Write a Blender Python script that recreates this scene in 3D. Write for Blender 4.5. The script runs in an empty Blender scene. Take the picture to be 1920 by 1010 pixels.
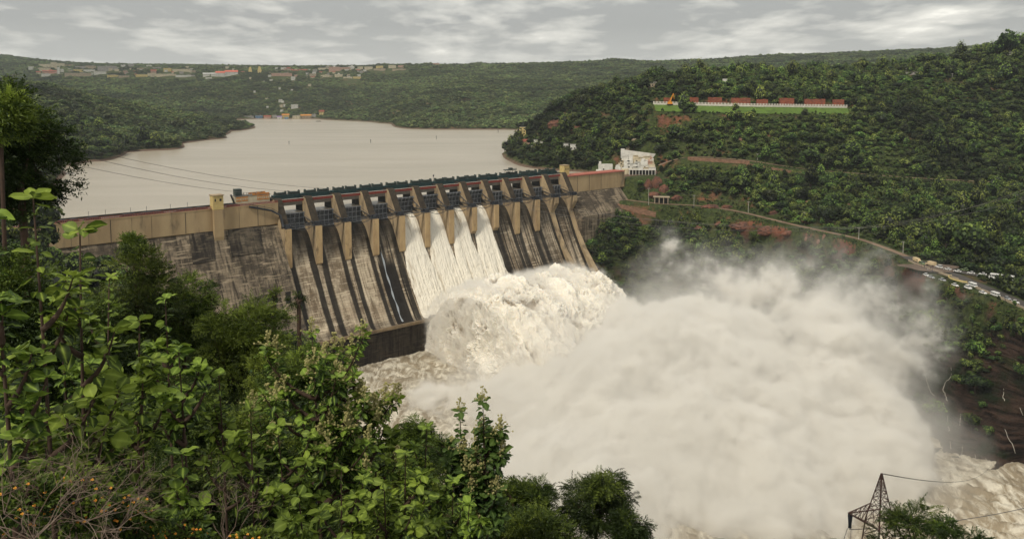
import bpy, bmesh, math, random
import numpy as np
from mathutils import Vector, Matrix

# ------------------------------------------------------------------ camera, sky, sun, exposure
SC = bpy.context.scene
COL = SC.collection
F, PU, PV, PITCH, CAMZ = 1507.0, 960.0, 297.0, math.radians(5.0), 80.0
cam_d = bpy.data.cameras.new("camera")
cam = bpy.data.objects.new("camera", cam_d)
COL.objects.link(cam)
cam.location = (0, 0, CAMZ)
cam.rotation_euler = (math.radians(90) - PITCH, 0, 0)
cam_d.sensor_width = 36.0
cam_d.lens = F / 1920.0 * 36.0
cam_d.shift_y = -(505.0 - PV) / 1920.0
cam_d.clip_start = 0.5
cam_d.clip_end = 40000
SC.camera = cam
SC.render.resolution_x, SC.render.resolution_y = 1024, 538

SUN_EL, SUN_AZ = math.radians(52), math.radians(215)      # azimuth measured clockwise from +Y
world = bpy.data.worlds.new("World")
SC.world = world
world.use_nodes = True


def build_world():
    nt = world.node_tree
    N, L = nt.nodes, nt.links
    N.clear()
    out = N.new('ShaderNodeOutputWorld')
    bg = N.new('ShaderNodeBackground')
    sky = N.new('ShaderNodeTexSky')
    sky.sky_type = 'NISHITA'
    sky.sun_disc = False
    sky.sun_elevation = SUN_EL
    sky.sun_rotation = SUN_AZ
    sky.air_density = 1.5
    sky.dust_density = 3.0
    tc = N.new('ShaderNodeTexCoord')
    sep = N.new('ShaderNodeSeparateXYZ')
    L.new(tc.outputs['Generated'], sep.inputs[0])

    def math_(op, a, b=None, c=None):
        n = N.new('ShaderNodeMath')
        n.operation = op
        for i, v in enumerate((a, b, c)):
            if v is None:
                continue
            if isinstance(v, (int, float)):
                n.inputs[i].default_value = v
            else:
                L.new(v, n.inputs[i])
        return n.outputs[0]
    zc = math_('MAXIMUM', math_('ADD', sep.outputs[2], 0.15), 0.03)
    px = math_('DIVIDE', sep.outputs[0], zc)
    py = math_('DIVIDE', sep.outputs[1], zc)
    cmb = N.new('ShaderNodeCombineXYZ')
    L.new(px, cmb.inputs[0])
    L.new(py, cmb.inputs[1])

    def noise(scale, detail, rough, off):
        mp = N.new('ShaderNodeMapping')
        mp.inputs['Location'].default_value = off
        mp.inputs['Scale'].default_value = (scale * 1.0, scale * 0.62, scale)
        L.new(cmb.outputs[0], mp.inputs['Vector'])
        n = N.new('ShaderNodeTexNoise')
        n.inputs['Scale'].default_value = 1.0
        n.inputs['Detail'].default_value = detail
        n.inputs['Roughness'].default_value = rough
        n.inputs['Distortion'].default_value = 0.25
        L.new(mp.outputs[0], n.inputs['Vector'])
        return n.outputs['Fac']
    n1 = noise(1.9, 8, 0.58, (3.1, 1.7, 0))
    n2 = noise(0.7, 4, 0.5, (7.3, 2.2, 0))
    n3 = noise(6.0, 6, 0.6, (1.2, 8.8, 0))
    vo = N.new('ShaderNodeTexVoronoi')
    vo.feature = 'SMOOTH_F1'
    vo.inputs['Scale'].default_value = 2.3
    vo.inputs['Smoothness'].default_value = 0.6
    vo.inputs['Detail'].default_value = 2.5
    vo.inputs['Roughness'].default_value = 0.55
    wv = N.new('ShaderNodeVectorMath')
    wv.operation = 'MULTIPLY_ADD'
    wn_ = N.new('ShaderNodeTexNoise')
    wn_.inputs['Scale'].default_value = 3.0
    wn_.inputs['Detail'].default_value = 4
    L.new(cmb.outputs[0], wn_.inputs['Vector'])
    L.new(wn_.outputs['Color'], wv.inputs[0])
    wv.inputs[1].default_value = (0.45, 0.45, 0)
    L.new(cmb.outputs[0], wv.inputs[2])
    L.new(wv.outputs[0], vo.inputs['Vector'])
    puff = math_('MULTIPLY', math_('SUBTRACT', 0.62, vo.outputs['Distance']), 0.17)
    s = math_('ADD', puff, math_('ADD', math_('MULTIPLY', n1, 0.50), math_('ADD', math_('MULTIPLY', n2, 0.35), math_('MULTIPLY', n3, 0.15))))
    ramp = N.new('ShaderNodeValToRGB')
    e = ramp.color_ramp.elements
    e[0].position = 0.415
    e[0].color = (0.235, 0.236, 0.233, 1)
    e[1].position = 0.635
    e[1].color = (0.76, 0.735, 0.665, 1)
    m = e.new(0.50)
    m.color = (0.40, 0.392, 0.366, 1)
    m2 = e.new(0.565)
    m2.color = (0.515, 0.50, 0.46, 1)
    L.new(s, ramp.inputs[0])
    # far cloud deck thins to an even grey towards the horizon
    mr = N.new('ShaderNodeMapRange')
    mr.inputs['From Min'].default_value = 0.0
    mr.inputs['From Max'].default_value = 0.075
    mr.inputs['To Min'].default_value = 0.6
    mr.inputs['To Max'].default_value = 0.0
    L.new(sep.outputs[2], mr.inputs['Value'])
    mixh = N.new('ShaderNodeMixRGB')
    mixh.inputs[2].default_value = (0.45, 0.443, 0.415, 1)
    L.new(mr.outputs[0], mixh.inputs[0])
    L.new(ramp.outputs[0], mixh.inputs[1])
    # nishita sky behind the deck, scaled to 0.1
    sc_ = N.new('ShaderNodeVectorMath')
    sc_.operation = 'SCALE'
    sc_.inputs['Scale'].default_value = 0.055
    L.new(sky.outputs[0], sc_.inputs[0])
    mix = N.new('ShaderNodeMixRGB')
    mix.inputs[0].default_value = 0.90
    L.new(sc_.outputs[0], mix.inputs[1])
    L.new(mixh.outputs[0], mix.inputs[2])
    L.new(mix.outputs[0], bg.inputs['Color'])
    bg.inputs['Strength'].default_value = 1.0
    L.new(bg.outputs[0], out.inputs[0])


build_world()
sun_d = bpy.data.lights.new("sun", 'SUN')
sun_d.energy = 1.5
sun_d.angle = math.radians(10)
sun_d.color = (1.0, 0.93, 0.80)
sun = bpy.data.objects.new("sun", sun_d)
COL.objects.link(sun)
_sd = Vector((math.sin(SUN_AZ) * math.cos(SUN_EL), math.cos(SUN_AZ) * math.cos(SUN_EL), math.sin(SUN_EL)))
sun.rotation_euler = (-_sd).to_track_quat('-Z', 'Y').to_euler()
SC.view_settings.view_transform = 'Standard'
SC.view_settings.look = 'None'
SC.view_settings.gamma = 1
SC.view_settings.exposure = 0.90
SC.view_settings.use_curve_mapping = False
SC.render.engine = 'CYCLES'
cy = SC.cycles
cy.max_bounces = 12
cy.diffuse_bounces = 2
cy.glossy_bounces = 2
cy.transmission_bounces = 3
cy.transparent_max_bounces = 6
cy.volume_bounces = 7
cy.volume_step_rate = 3.0
cy.use_adaptive_sampling = True
cy.adaptive_threshold = 0.02
cy.use_denoising = True
cy.sample_clamp_indirect = 6
SC.render.use_persistent_data = False


# ------------------------------------------------------------------ helpers
def proj(x, y, z):
    z = z - CAMZ
    d = y * math.cos(PITCH) - z * math.sin(PITCH)
    up = y * math.sin(PITCH) + z * math.cos(PITCH)
    return PU + F * x / d, PV - F * up / d, d


def ray(u, v):
    a = (u - PU) / F
    b = (PV - v) / F
    return np.array([a, math.cos(PITCH) + b * math.sin(PITCH), -math.sin(PITCH) + b * math.cos(PITCH)])


def unp(u, v, z=None, Y=None):
    d = ray(u, v)
    s = (z - CAMZ) / d[2] if z is not None else Y / d[1]
    return np.array([d[0] * s, d[1] * s, CAMZ + d[2] * s])


def _hash(ix, iy, iz, seed):
    h = (ix.astype(np.int64) * 374761393 + iy.astype(np.int64) * 668265263 + iz.astype(np.int64) * 2147483647 + seed * 974634777) & 0xffffffff
    h = ((h ^ (h >> 13)) * 1274126177) & 0xffffffff
    h = ((h ^ (h >> 16)) * 2246822519) & 0xffffffff
    return ((h ^ (h >> 15)) & 0xffffff) / float(0xffffff)


def vnoise(x, y, z=None, seed=0):
    x = np.asarray(x, float)
    y = np.asarray(y, float)
    if z is None:
        z = np.zeros_like(x)
    x0, y0, z0 = np.floor(x), np.floor(y), np.floor(z)
    fx, fy, fz = x - x0, y - y0, z - z0
    fx, fy, fz = [f * f * (3 - 2 * f) for f in (fx, fy, fz)]
    r = 0
    for dx in (0, 1):
        wx = fx if dx else 1 - fx
        for dy in (0, 1):
            wy = fy if dy else 1 - fy
            for dz in (0, 1):
                wz = fz if dz else 1 - fz
                r = r + wx * wy * wz * _hash(x0 + dx, y0 + dy, z0 + dz, seed)
    return r


def fbm(x, y, z=None, oct=4, seed=0, gain=0.5, lac=2.03, billow=False):
    t, a, n = 0, 1.0, 0.0
    for i in range(oct):
        v = vnoise(x, y, z, seed + i * 7)
        if billow:
            v = np.abs(2 * v - 1)
        t = t + a * v
        n += a
        a *= gain
        x, y = np.asarray(x) * lac + 3.7, np.asarray(y) * lac + 1.3
        if z is not None:
            z = np.asarray(z) * lac + 5.1
    return t / n


def smooth(e0, e1, x):
    t = np.clip((x - e0) / (e1 - e0), 0, 1)
    return t * t * (3 - 2 * t)


def tag(o, label=None, cat=None, group=None, kind=None):
    if label:
        o["label"] = label
    if cat:
        o["category"] = cat
    if group:
        o["group"] = group
    if kind:
        o["kind"] = kind
    return o


def link(o, parent=None):
    COL.objects.link(o)
    if parent is not None:
        o.parent = parent
    return o


def empty(name, loc=(0, 0, 0), rz=0):
    o = bpy.data.objects.new(name, None)
    o.empty_display_size = 0.5
    o.location = loc
    o.rotation_euler = (0, 0, rz)
    COL.objects.link(o)
    return o


def mesh_np(name, V, quads=None, tris=None, mats=(), smooth_=False, attrs=None, midx=None):
    """a mesh datablock from numpy arrays; attrs: {name: per-face float array}"""
    me = bpy.data.meshes.new(name)
    V = np.asarray(V, np.float32)
    q = np.zeros((0, 4), np.int32) if quads is None or len(quads) == 0 else np.asarray(quads, np.int32)
    t = np.zeros((0, 3), np.int32) if tris is None or len(tris) == 0 else np.asarray(tris, np.int32)
    nl = q.size + t.size
    me.vertices.add(len(V))
    me.vertices.foreach_set("co", V.ravel())
    me.loops.add(nl)
    me.loops.foreach_set("vertex_index", np.concatenate([q.ravel(), t.ravel()]).astype(np.int32))
    nf = len(q) + len(t)
    me.polygons.add(nf)
    st = np.concatenate([np.arange(len(q)) * 4, q.size + np.arange(len(t)) * 3]).astype(np.int32)
    me.polygons.foreach_set("loop_start", st)
    if midx is not None:
        me.polygons.foreach_set("material_index", np.asarray(midx, np.int32))
    me.polygons.foreach_set("use_smooth", np.full(nf, bool(smooth_)))
    for m in mats:
        me.materials.append(m)
    if attrs:
        for k, a in attrs.items():
            dom = 'FACE' if len(a) == nf else 'POINT'
            at = me.attributes.new(k, 'FLOAT', dom)
            at.data.foreach_set("value", np.asarray(a, np.float32))
    me.update(calc_edges=True)
    me.validate()
    return me


class MB:
    """collects boxes, bars, tubes and prisms and builds them as one mesh"""
    def __init__(self):
        self.V, self.Fc, self.mi = [], [], []

    def add(self, vs, fs, mi=0):
        n = len(self.V)
        self.V += [tuple(map(float, v)) for v in vs]
        self.Fc += [tuple(n + i for i in f) for f in fs]
        self.mi += [mi] * len(fs)
        return self

    def box(self, c, s, mi=0, rz=0.0, taper=1.0, M=None):
        hx, hy, hz = s[0] / 2, s[1] / 2, s[2] / 2
        vs = []
        for z, k in ((-hz, 1), (hz, taper)):
            for x, y in ((-hx, -hy), (hx, -hy), (hx, hy), (-hx, hy)):
                x_, y_ = x * k, y * k
                vs.append((c[0] + x_ * math.cos(rz) - y_ * math.sin(rz), c[1] + x_ * math.sin(rz) + y_ * math.cos(rz), c[2] + z))
        return self.add(vs, [(0, 3, 2, 1), (4, 5, 6, 7), (0, 1, 5, 4), (1, 2, 6, 5), (2, 3, 7, 6), (3, 0, 4, 7)], mi)

    def prism(self, prof, axis_a, axis_b, axis_n, org, n0, n1, mi=0):
        """profile points (a,b) swept along axis_n from n0 to n1"""
        a, b, n, o = map(np.asarray, (axis_a, axis_b, axis_n, org))
        k = len(prof)
        vs = [o + a * p + b * q + n * n0 for p, q in prof] + [o + a * p + b * q + n * n1 for p, q in prof]
        fs = [tuple(range(k - 1, -1, -1)), tuple(range(k, 2 * k))]
        fs += [(i, (i + 1) % k, (i + 1) % k + k, i + k) for i in range(k)]
        return self.add(vs, fs, mi)

    def tube(self, pts, r, n=6, mi=0, r1=None):
        pts = [Vector(p) for p in pts]
        m = len(pts)
        base = len(self.V)
        up = Vector((0.13, 0.21, 0.97))
        for i, p in enumerate(pts):
            d = (pts[min(i + 1, m - 1)] - pts[max(i - 1, 0)])
            if d.length < 1e-9:
                d = Vector((0, 0, 1))
            d.normalize()
            u = d.cross(up)
            if u.length < 1e-3:
                u = d.cross(Vector((1, 0, 0)))
            u.normalize()
            w = d.cross(u)
            rr = r if r1 is None else r + (r1 - r) * i / max(m - 1, 1)
            for k in range(n):
                a = 2 * math.pi * k / n
                self.V.append(tuple(p + u * (rr * math.cos(a)) + w * (rr * math.sin(a))))
        for i in range(m - 1):
            for k in range(n):
                a, b = base + i * n + k, base + i * n + (k + 1) % n
                self.Fc.append((a, b, b + n, a + n))
                self.mi.append(mi)
        self.Fc.append(tuple(base + k for k in range(n - 1, -1, -1)))
        self.Fc.append(tuple(base + (m - 1) * n + k for k in range(n)))
        self.mi += [mi, mi]
        return self

    def mesh(self, name, mats):
        me = bpy.data.meshes.new(name)
        me.from_pydata(self.V, [], self.Fc)
        for m in (mats if isinstance(mats, (list, tuple)) else [mats]):
            me.materials.append(m)
        me.polygons.foreach_set("material_index", self.mi)
        me.update()
        return me

    def build(self, name, mats, parent=None, smooth_=False):
        me = self.mesh(name, mats)
        if smooth_:
            me.polygons.foreach_set("use_smooth", [True] * len(me.polygons))
        o = bpy.data.objects.new(name, me)
        return link(o, parent)


# ------------------------------------------------------------------ materials
def material(name, c1, c2=None, scale=0.3, rough=0.85, detail=5, bump=0.0, bscale=None, stretch=(1, 1, 1), spec=0.3,
             lo=0.35, hi=0.65, objrand=0.0, attr=None, coord='Object', c3=None, s3=0.05, lo3=0.5, hi3=0.62, metal=0.0):
    m = bpy.data.materials.new(name)
    m.use_nodes = True
    N, L = m.node_tree.nodes, m.node_tree.links
    b = N['Principled BSDF']
    b.inputs['Roughness'].default_value = rough
    b.inputs['Specular IOR Level'].default_value = spec
    b.inputs['Metallic'].default_value = metal
    tc = N.new('ShaderNodeTexCoord')
    mp = N.new('ShaderNodeMapping')
    mp.inputs['Scale'].default_value = stretch
    L.new(tc.outputs[coord], mp.inputs['Vector'])

    def noise(s, d=detail):
        n = N.new('ShaderNodeTexNoise')
        n.inputs['Scale'].default_value = s
        n.inputs['Detail'].default_value = d
        n.inputs['Roughness'].default_value = 0.6
        L.new(mp.outputs[0], n.inputs['Vector'])
        return n.outputs['Fac']

    def ramp(fac, lo, hi):
        r = N.new('ShaderNodeMapRange')
        r.inputs['From Min'].default_value = lo
        r.inputs['From Max'].default_value = hi
        L.new(fac, r.inputs['Value'])
        return r.outputs[0]
    if c2 is None:
        c2 = tuple(x * 0.75 for x in c1)
    mix = N.new('ShaderNodeMixRGB')
    mix.inputs[1].default_value = (*c1, 1)
    mix.inputs[2].default_value = (*c2, 1)
    L.new(ramp(noise(scale), lo, hi), mix.inputs[0])
    col = mix.outputs[0]
    if c3 is not None:
        mx = N.new('ShaderNodeMixRGB')
        L.new(ramp(noise(s3, 6), lo3, hi3), mx.inputs[0])
        L.new(col, mx.inputs[1])
        mx.inputs[2].default_value = (*c3, 1)
        col = mx.outputs[0]
    if objrand > 0 or attr:
        h = N.new('ShaderNodeHueSaturation')
        L.new(col, h.inputs['Color'])
        if attr:
            a = N.new('ShaderNodeAttribute')
            a.attribute_name = attr
            src = a.outputs['Fac']
        else:
            a = N.new('ShaderNodeObjectInfo')
            src = a.outputs['Random']
        r = N.new('ShaderNodeMapRange')
        r.inputs['To Min'].default_value = 1 - (objrand or 0.4)
        r.inputs['To Max'].default_value = 1 + (objrand or 0.4)
        L.new(src, r.inputs['Value'])
        L.new(r.outputs[0], h.inputs['Value'])
        col = h.outputs[0]
    L.new(col, b.inputs['Base Color'])
    if bump > 0:
        bp = N.new('ShaderNodeBump')
        bp.inputs['Strength'].default_value = 1.0
        bp.inputs['Distance'].default_value = bump
        L.new(noise(bscale or scale * 2, 6), bp.inputs['Height'])
        L.new(bp.outputs[0], b.inputs['Normal'])
    return m


def leaf_material(name, dark, mid, light, trans=0.25, obj_var=0.25, hue=0.02, world_scale=0.02):
    """foliage: colour from the leaf's own 'tint' and the plant's own random number"""
    m = bpy.data.materials.new(name)
    m.use_nodes = True
    N, L = m.node_tree.nodes, m.node_tree.links
    N.clear()
    out = N.new('ShaderNodeOutputMaterial')
    at = N.new('ShaderNodeAttribute')
    at.attribute_name = 'tint'
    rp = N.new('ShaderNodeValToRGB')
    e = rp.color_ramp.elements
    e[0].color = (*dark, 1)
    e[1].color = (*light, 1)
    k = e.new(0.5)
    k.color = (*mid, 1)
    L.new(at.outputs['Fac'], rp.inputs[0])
    oi = N.new('ShaderNodeObjectInfo')
    hs = N.new('ShaderNodeHueSaturation')
    r1 = N.new('ShaderNodeMapRange')
    r1.inputs['To Min'].default_value = 1 - obj_var
    r1.inputs['To Max'].default_value = 1 + obj_var * 1.4
    L.new(oi.outputs['Random'], r1.inputs['Value'])
    ia = N.new('ShaderNodeAttribute')
    ia.attribute_type = 'INSTANCER'
    ia.attribute_name = 'shade'
    ad = N.new('ShaderNodeMath')
    ad.operation = 'ADD'
    ad.inputs[1].default_value = 1.0
    L.new(ia.outputs['Fac'], ad.inputs[0])
    ml = N.new('ShaderNodeMath')
    ml.operation = 'MULTIPLY'
    L.new(ad.outputs[0], ml.inputs[0])
    L.new(r1.outputs[0], ml.inputs[1])
    L.new(ml.outputs[0], hs.inputs['Value'])
    mm = N.new('ShaderNodeMath')
    mm.operation = 'FRACT'
    m7 = N.new('ShaderNodeMath')
    m7.operation = 'MULTIPLY'
    m7.inputs[1].default_value = 7.31
    L.new(oi.outputs['Random'], m7.inputs[0])
    L.new(m7.outputs[0], mm.inputs[0])
    r2 = N.new('ShaderNodeMapRange')
    r2.inputs['To Min'].default_value = 0.5 - hue
    r2.inputs['To Max'].default_value = 0.5 + hue
    L.new(mm.outputs[0], r2.inputs['Value'])
    L.new(r2.outputs[0], hs.inputs['Hue'])
    rb = N.new('ShaderNodeAttribute')
    rb.attribute_name = 'rib'
    pw = N.new('ShaderNodeMath')
    pw.operation = 'POWER'
    pw.inputs[1].default_value = 5.0
    L.new(rb.outputs['Fac'], pw.inputs[0])
    rm_ = N.new('ShaderNodeMixRGB')
    L.new(pw.outputs[0], rm_.inputs[0])
    L.new(rp.outputs[0], rm_.inputs[1])
    rm_.inputs[2].default_value = tuple(min(1, x * 1.25 + 0.02) for x in light) + (1,)
    L.new(rm_.outputs[0], hs.inputs['Color'])
    df = N.new('ShaderNodeBsdfPrincipled')
    df.inputs['Roughness'].default_value = 0.55
    df.inputs['Specular IOR Level'].default_value = 0.25
    L.new(hs.outputs[0], df.inputs['Base Color'])
    if trans > 0:
        tr = N.new('ShaderNodeBsdfTranslucent')
        L.new(hs.outputs[0], tr.inputs['Color'])
        mx = N.new('ShaderNodeMixShader')
        mx.inputs[0].default_value = trans
        L.new(df.outputs[0], mx.inputs[1])
        L.new(tr.outputs[0], mx.inputs[2])
        L.new(mx.outputs[0], out.inputs[0])
    else:
        L.new(df.outputs[0], out.inputs[0])
    return m


RNG = np.random.default_rng(11)
random.seed(5)

# ------------------------------------------------------------------ the dam's own frame: s along, t downstream, z up
DX0, DY0, DA = -162.96, 550.95, 0.87917775
DS = np.array([math.sin(DA), math.cos(DA), 0.0])
DT = np.array([math.cos(DA), -math.sin(DA), 0.0])
DZ = np.array([0, 0, 1.0])
DO = np.array([DX0, DY0, 0.0])
PITCHB = 22.5
RIVER_Z = -110.0
RES_Z = -7.0


def dam(s, t, z):
    return DO + DS * s + DT * t + DZ * z


def to_dam(x, y):
    dx, dy = x - DX0, y - DY0
    return dx * DS[0] + dy * DS[1], dx * DT[0] + dy * DT[1]


CP = []


def cp(u, v, Y):
    CP.append(unp(u, v, Y=Y))


def cz(a, Y, z):
    CP.append(np.array([a * Y, Y, z]))


def cw(u, v, z=0.0, dz=0.0):
    p = unp(u, v, z=z)
    CP.append(np.array([p[0], p[1], z + dz]))


# near bank, falling away below the viewpoint
for a, prof in ((-1.1, ((3, 74.5), (30, 68), (100, 60), (200, 50), (300, 42), (430, 34), (520, 30))),
                (-0.6, ((3, 74.5), (15, 66), (40, 56), (100, 40), (200, 16), (300, 0), (400, 2), (440, 6))),
                (-0.3, ((3, 74.5), (15, 65.5), (40, 53), (100, 28), (200, -25), (300, -65), (400, -95))),
                (-0.1, ((3, 74.5), (15, 65), (40, 49), (100, 10), (180, -62), (240, -104), (300, -118))),
                (0.1, ((3, 74.5), (15, 65), (40, 49), (100, 4), (180, -70), (235, -112), (300, -119), (380, -119))),
                (0.4, ((3, 74.5), (15, 65), (40, 49), (100, 4), (180, -70), (235, -112), (300, -119), (340, -119))),
                (0.7, ((3, 74.5), (15, 65), (40, 49), (100, 6), (180, -66), (230, -110), (270, -118))),
                (1.1, ((3, 74.5), (15, 65), (40, 49), (100, 10), (180, -50)))):
    for Y, z in prof:
        cz(a, Y, z)
# river bed
for u, v in ((760, 740), (900, 800), (1000, 900), (1200, 960), (1400, 900), (1500, 800), (1650, 900), (1800, 960), (1300, 700), (1100, 700), (1250, 640)):
    cw(u, v, RIVER_Z, -9)
cz(0.66, 330, -118)
# right bank columns
for u, col in ((1160, ((325, 800), (350, 775), (372, 755), (400, 742), (440, 722), (500, 700), (560, 684))),
               (1240, ((275, 850), (325, 790), (350, 765), (378, 742), (395, 738), (430, 725), (480, 705), (540, 685), (590, 672))),
               (1400, ((205, 850), (240, 815), (298, 768), (310, 760), (350, 725), (382, 700), (400, 692), (412, 688), (440, 678), (500, 655), (560, 640), (615, 626))),
               (1520, ((205, 855), (250, 820), (318, 760), (360, 705), (400, 670), (425, 640), (440, 635), (480, 615), (540, 595), (620, 575), (690, 560))),
               (1610, ((205, 860), (250, 825), (326, 755), (380, 680), (420, 630), (447, 592), (462, 588), (520, 562), (600, 530), (700, 502), (738, 497))),
               (1720, ((205, 870), (250, 830), (335, 745), (390, 665), (440, 600), (478, 545), (492, 524), (505, 512), (560, 495), (650, 468), (750, 446), (835, 428))),
               (1820, ((205, 870), (250, 830), (340, 735), (400, 640), (450, 580), (500, 512), (520, 492), (545, 474), (600, 452), (700, 425), (800, 405), (868, 402))),
               (1920, ((150, 900), (250, 820), (345, 720), (400, 630), (450, 565), (500, 505), (532, 478), (575, 440), (590, 436), (650, 418), (750, 400), (890, 393))),
               (2200, ((150, 850), (345, 680), (450, 550), (530, 470), (560, 430), (700, 380), (880, 360)))):
    for v, Y in col:
        cp(u, v, Y)
# right hill: terrace and crest
for u, v, Y in ((1005, 232, 1050), (1040, 200, 1020), (1100, 171, 1000), (1200, 155, 1000), (1300, 143, 1040), (1430, 132, 1080), (1600, 133, 1080),
                (1750, 120, 1040), (1850, 104, 1000), (1920, 88, 980), (2200, 60, 950),
                (1230, 196, 880), (1300, 196, 880), (1230, 203, 862), (1300, 204, 862), (1500, 200, 885), (1590, 203, 885),
                (1050, 250, 940), (1100, 220, 930), (1150, 210, 915), (1100, 270, 880), (1040, 290, 890), (1150, 260, 890), (1000, 270, 985)):
    cp(u, v, Y)
for u, v in ((985, 262), (960, 275), (945, 292), (960, 304), (1000, 316), (1045, 320), (1090, 322)):
    cw(u, v, RES_Z)
for a, Y, z in ((0.05, 1150, 20), (0.05, 1300, -10), (0.12, 1250, 40), (0.25, 1350, 60), (0.4, 1350, 75), (0.6, 1300, 100), (1.1, 1300, 150),
                (0.12, 1600, 20), (0.3, 1800, 50), (0.6, 1800, 90)):
    cz(a, Y, z)
# reservoir shores
for u, v in ((85, 405), (100, 352), (128, 325), (100, 312), (165, 303), (200, 303), (232, 286), (290, 276), (340, 269), (400, 255), (430, 246), (474, 233), (455, 224), (430, 219),
             (480, 222), (540, 223), (600, 222), (640, 219), (662, 218), (676, 228), (700, 229), (738, 232), (742, 239), (800, 242), (860, 243), (940, 243), (1000, 243)):
    cw(u, v, RES_Z, 0.0)
for u, v in ((130, 400), (170, 350), (230, 320), (300, 330), (300, 295), (420, 265), (500, 300), (500, 245), (560, 232), (640, 228), (700, 240), (700, 260), (780, 255), (850, 262), (900, 252), (960, 250), (900, 300), (920, 320),
             (800, 320), (600, 330), (400, 360), (250, 380), (520, 226), (930, 280), (1000, 325), (1060, 328), (1000, 330)):
    cw(u, v, RES_Z, -12)
cz(-0.72, 620, 25); cz(-0.66, 560, 14); cz(-0.62, 700, 10); cz(-0.8, 800, 40); cz(-1.1, 900, 70)
# left peninsula
for u, v, Y in ((-300, 120, 1350), (0, 152, 1450), (60, 160, 1480), (110, 170, 1520), (170, 184, 1560), (250, 198, 1620), (340, 213, 1680), (430, 226, 1720),
                (0, 250, 930), (60, 262, 930), (120, 255, 1020), (0, 200, 1150), (100, 210, 1200), (200, 225, 1280), (200, 262, 1090), (300, 240, 1350), (300, 258, 1180), (380, 235, 1500), (400, 244, 1420)):
    cp(u, v, Y)
for a, Y, z in ((-0.6, 1900, 30), (-0.5, 2000, 4), (-0.4, 2050, 0), (-0.6, 2200, 10), (-0.33, 1950, -10), (-0.9, 2100, 60)):
    cz(a, Y, z)
# far slopes, plateau, skyline
for u, v, Y in ((-300, 150, 2900), (0, 158, 2800), (60, 150, 2900), (150, 147, 2950), (250, 148, 2950), (350, 149, 2950), (450, 148, 2950), (550, 148, 3000), (640, 146, 3050), (700, 143, 3100),
                (0, 175, 2500), (150, 172, 2500), (250, 180, 2500), (300, 190, 2400), (400, 175, 2600), (450, 195, 2350), (530, 185, 2450), (600, 185, 2450), (640, 200, 2300), (680, 175, 2650),
                (740, 205, 2050), (740, 180, 2400), (800, 220, 1780), (850, 200, 1950), (850, 165, 2450), (930, 190, 2100), (980, 225, 1750), (1000, 180, 2250), (800, 140, 3000), (950, 150, 2800), (880, 130, 3400),
                (100, 134, 3400), (0, 138, 3300), (250, 134, 3500), (400, 134, 3500), (550, 134, 3500), (700, 128, 3600), (1050, 140, 3000), (1150, 138, 2900), (1300, 120, 3300),
                (-300, 96, 4300), (0, 104, 4300), (60, 112, 4400), (90, 119, 4500), (190, 127, 4800), (290, 124, 4800), (400, 127, 5000), (500, 131, 5000), (620, 133, 5200), (760, 132, 5000), (880, 129, 4600), (1000, 126, 4500), (1120, 122, 4500),
                (1280, 117, 4400), (1430, 112, 4300), (1600, 105, 4200), (1750, 96, 4000), (1830, 89, 3900), (1920, 82, 3800), (2200, 68, 3700)):
    cp(u, v, Y)
for a, z in ((-1.1, 200), (-.6, 170), (-.3, 150), (0, 150), (.3, 180), (.6, 220), (1.1, 240)):
    cz(a, 8500, z)
    cz(a, 6500, z)
CP = np.array(CP)
# everything is interpolated over (x/y, log y), where near and far ground get the same say
KY = 0.55


def cparam(x, y):
    return np.stack([x / y, KY * np.log(y)], -1)


PC = cparam(CP[:, 0], CP[:, 1])


def _phi(P, Q):
    d = np.sqrt(((P[:, None, :] - Q[None, :, :]) ** 2).sum(-1) + 1e-6)
    return d


_A = _phi(PC, PC) - np.eye(len(PC)) * 0.004
_n = len(PC)
_B = np.zeros((_n + 3, _n + 3))
_B[:_n, :_n] = _A
_B[:_n, _n] = 1
_B[:_n, _n + 1:] = PC
_B[_n, :_n] = 1
_B[_n + 1:, :_n] = PC.T
_W = np.linalg.solve(_B, np.concatenate([CP[:, 2], [0, 0, 0]]))
GA = np.linspace(-1.12, 1.12, 620)
GY = np.concatenate([np.geomspace(2.5, 60, 90)[:-1], np.geomspace(60, 400, 170)[:-1], np.geomspace(400, 1150, 460)[:-1], np.geomspace(1150, 9000, 300)])
_ca = np.linspace(-1.12, 1.12, 260)
_cl = np.linspace(math.log(2.5), math.log(9000), 620)
_ga, _gl = np.meshgrid(_ca, _cl)
_P = np.stack([_ga.ravel(), KY * _gl.ravel()], -1)
_z = np.empty(len(_P))
for _i in range(0, len(_P), 20000):
    _c = _P[_i:_i + 20000]
    _z[_i:_i + 20000] = _phi(_c, PC) @ _W[:_n] + _W[_n] + _c @ _W[_n + 1:]
_z = _z.reshape(_ga.shape)


def bil(Z, ga, gl, a, l):
    fa = np.clip((a - ga[0]) / (ga[1] - ga[0]), 0, len(ga) - 1.001)
    fl = np.clip(np.interp(l, gl, np.arange(len(gl))), 0, len(gl) - 1.001)
    ia, il = fa.astype(int), fl.astype(int)
    fa, fl = fa - ia, fl - il
    return (Z[il, ia] * (1 - fa) + Z[il, ia + 1] * fa) * (1 - fl) + (Z[il + 1, ia] * (1 - fa) + Z[il + 1, ia + 1] * fa) * fl


A2, Y2 = np.meshgrid(GA, GY)
X2 = A2 * Y2
Z2 = bil(_z, _ca, _cl, A2, np.log(Y2))
_s, _t = to_dam(X2, Y2)
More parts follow.
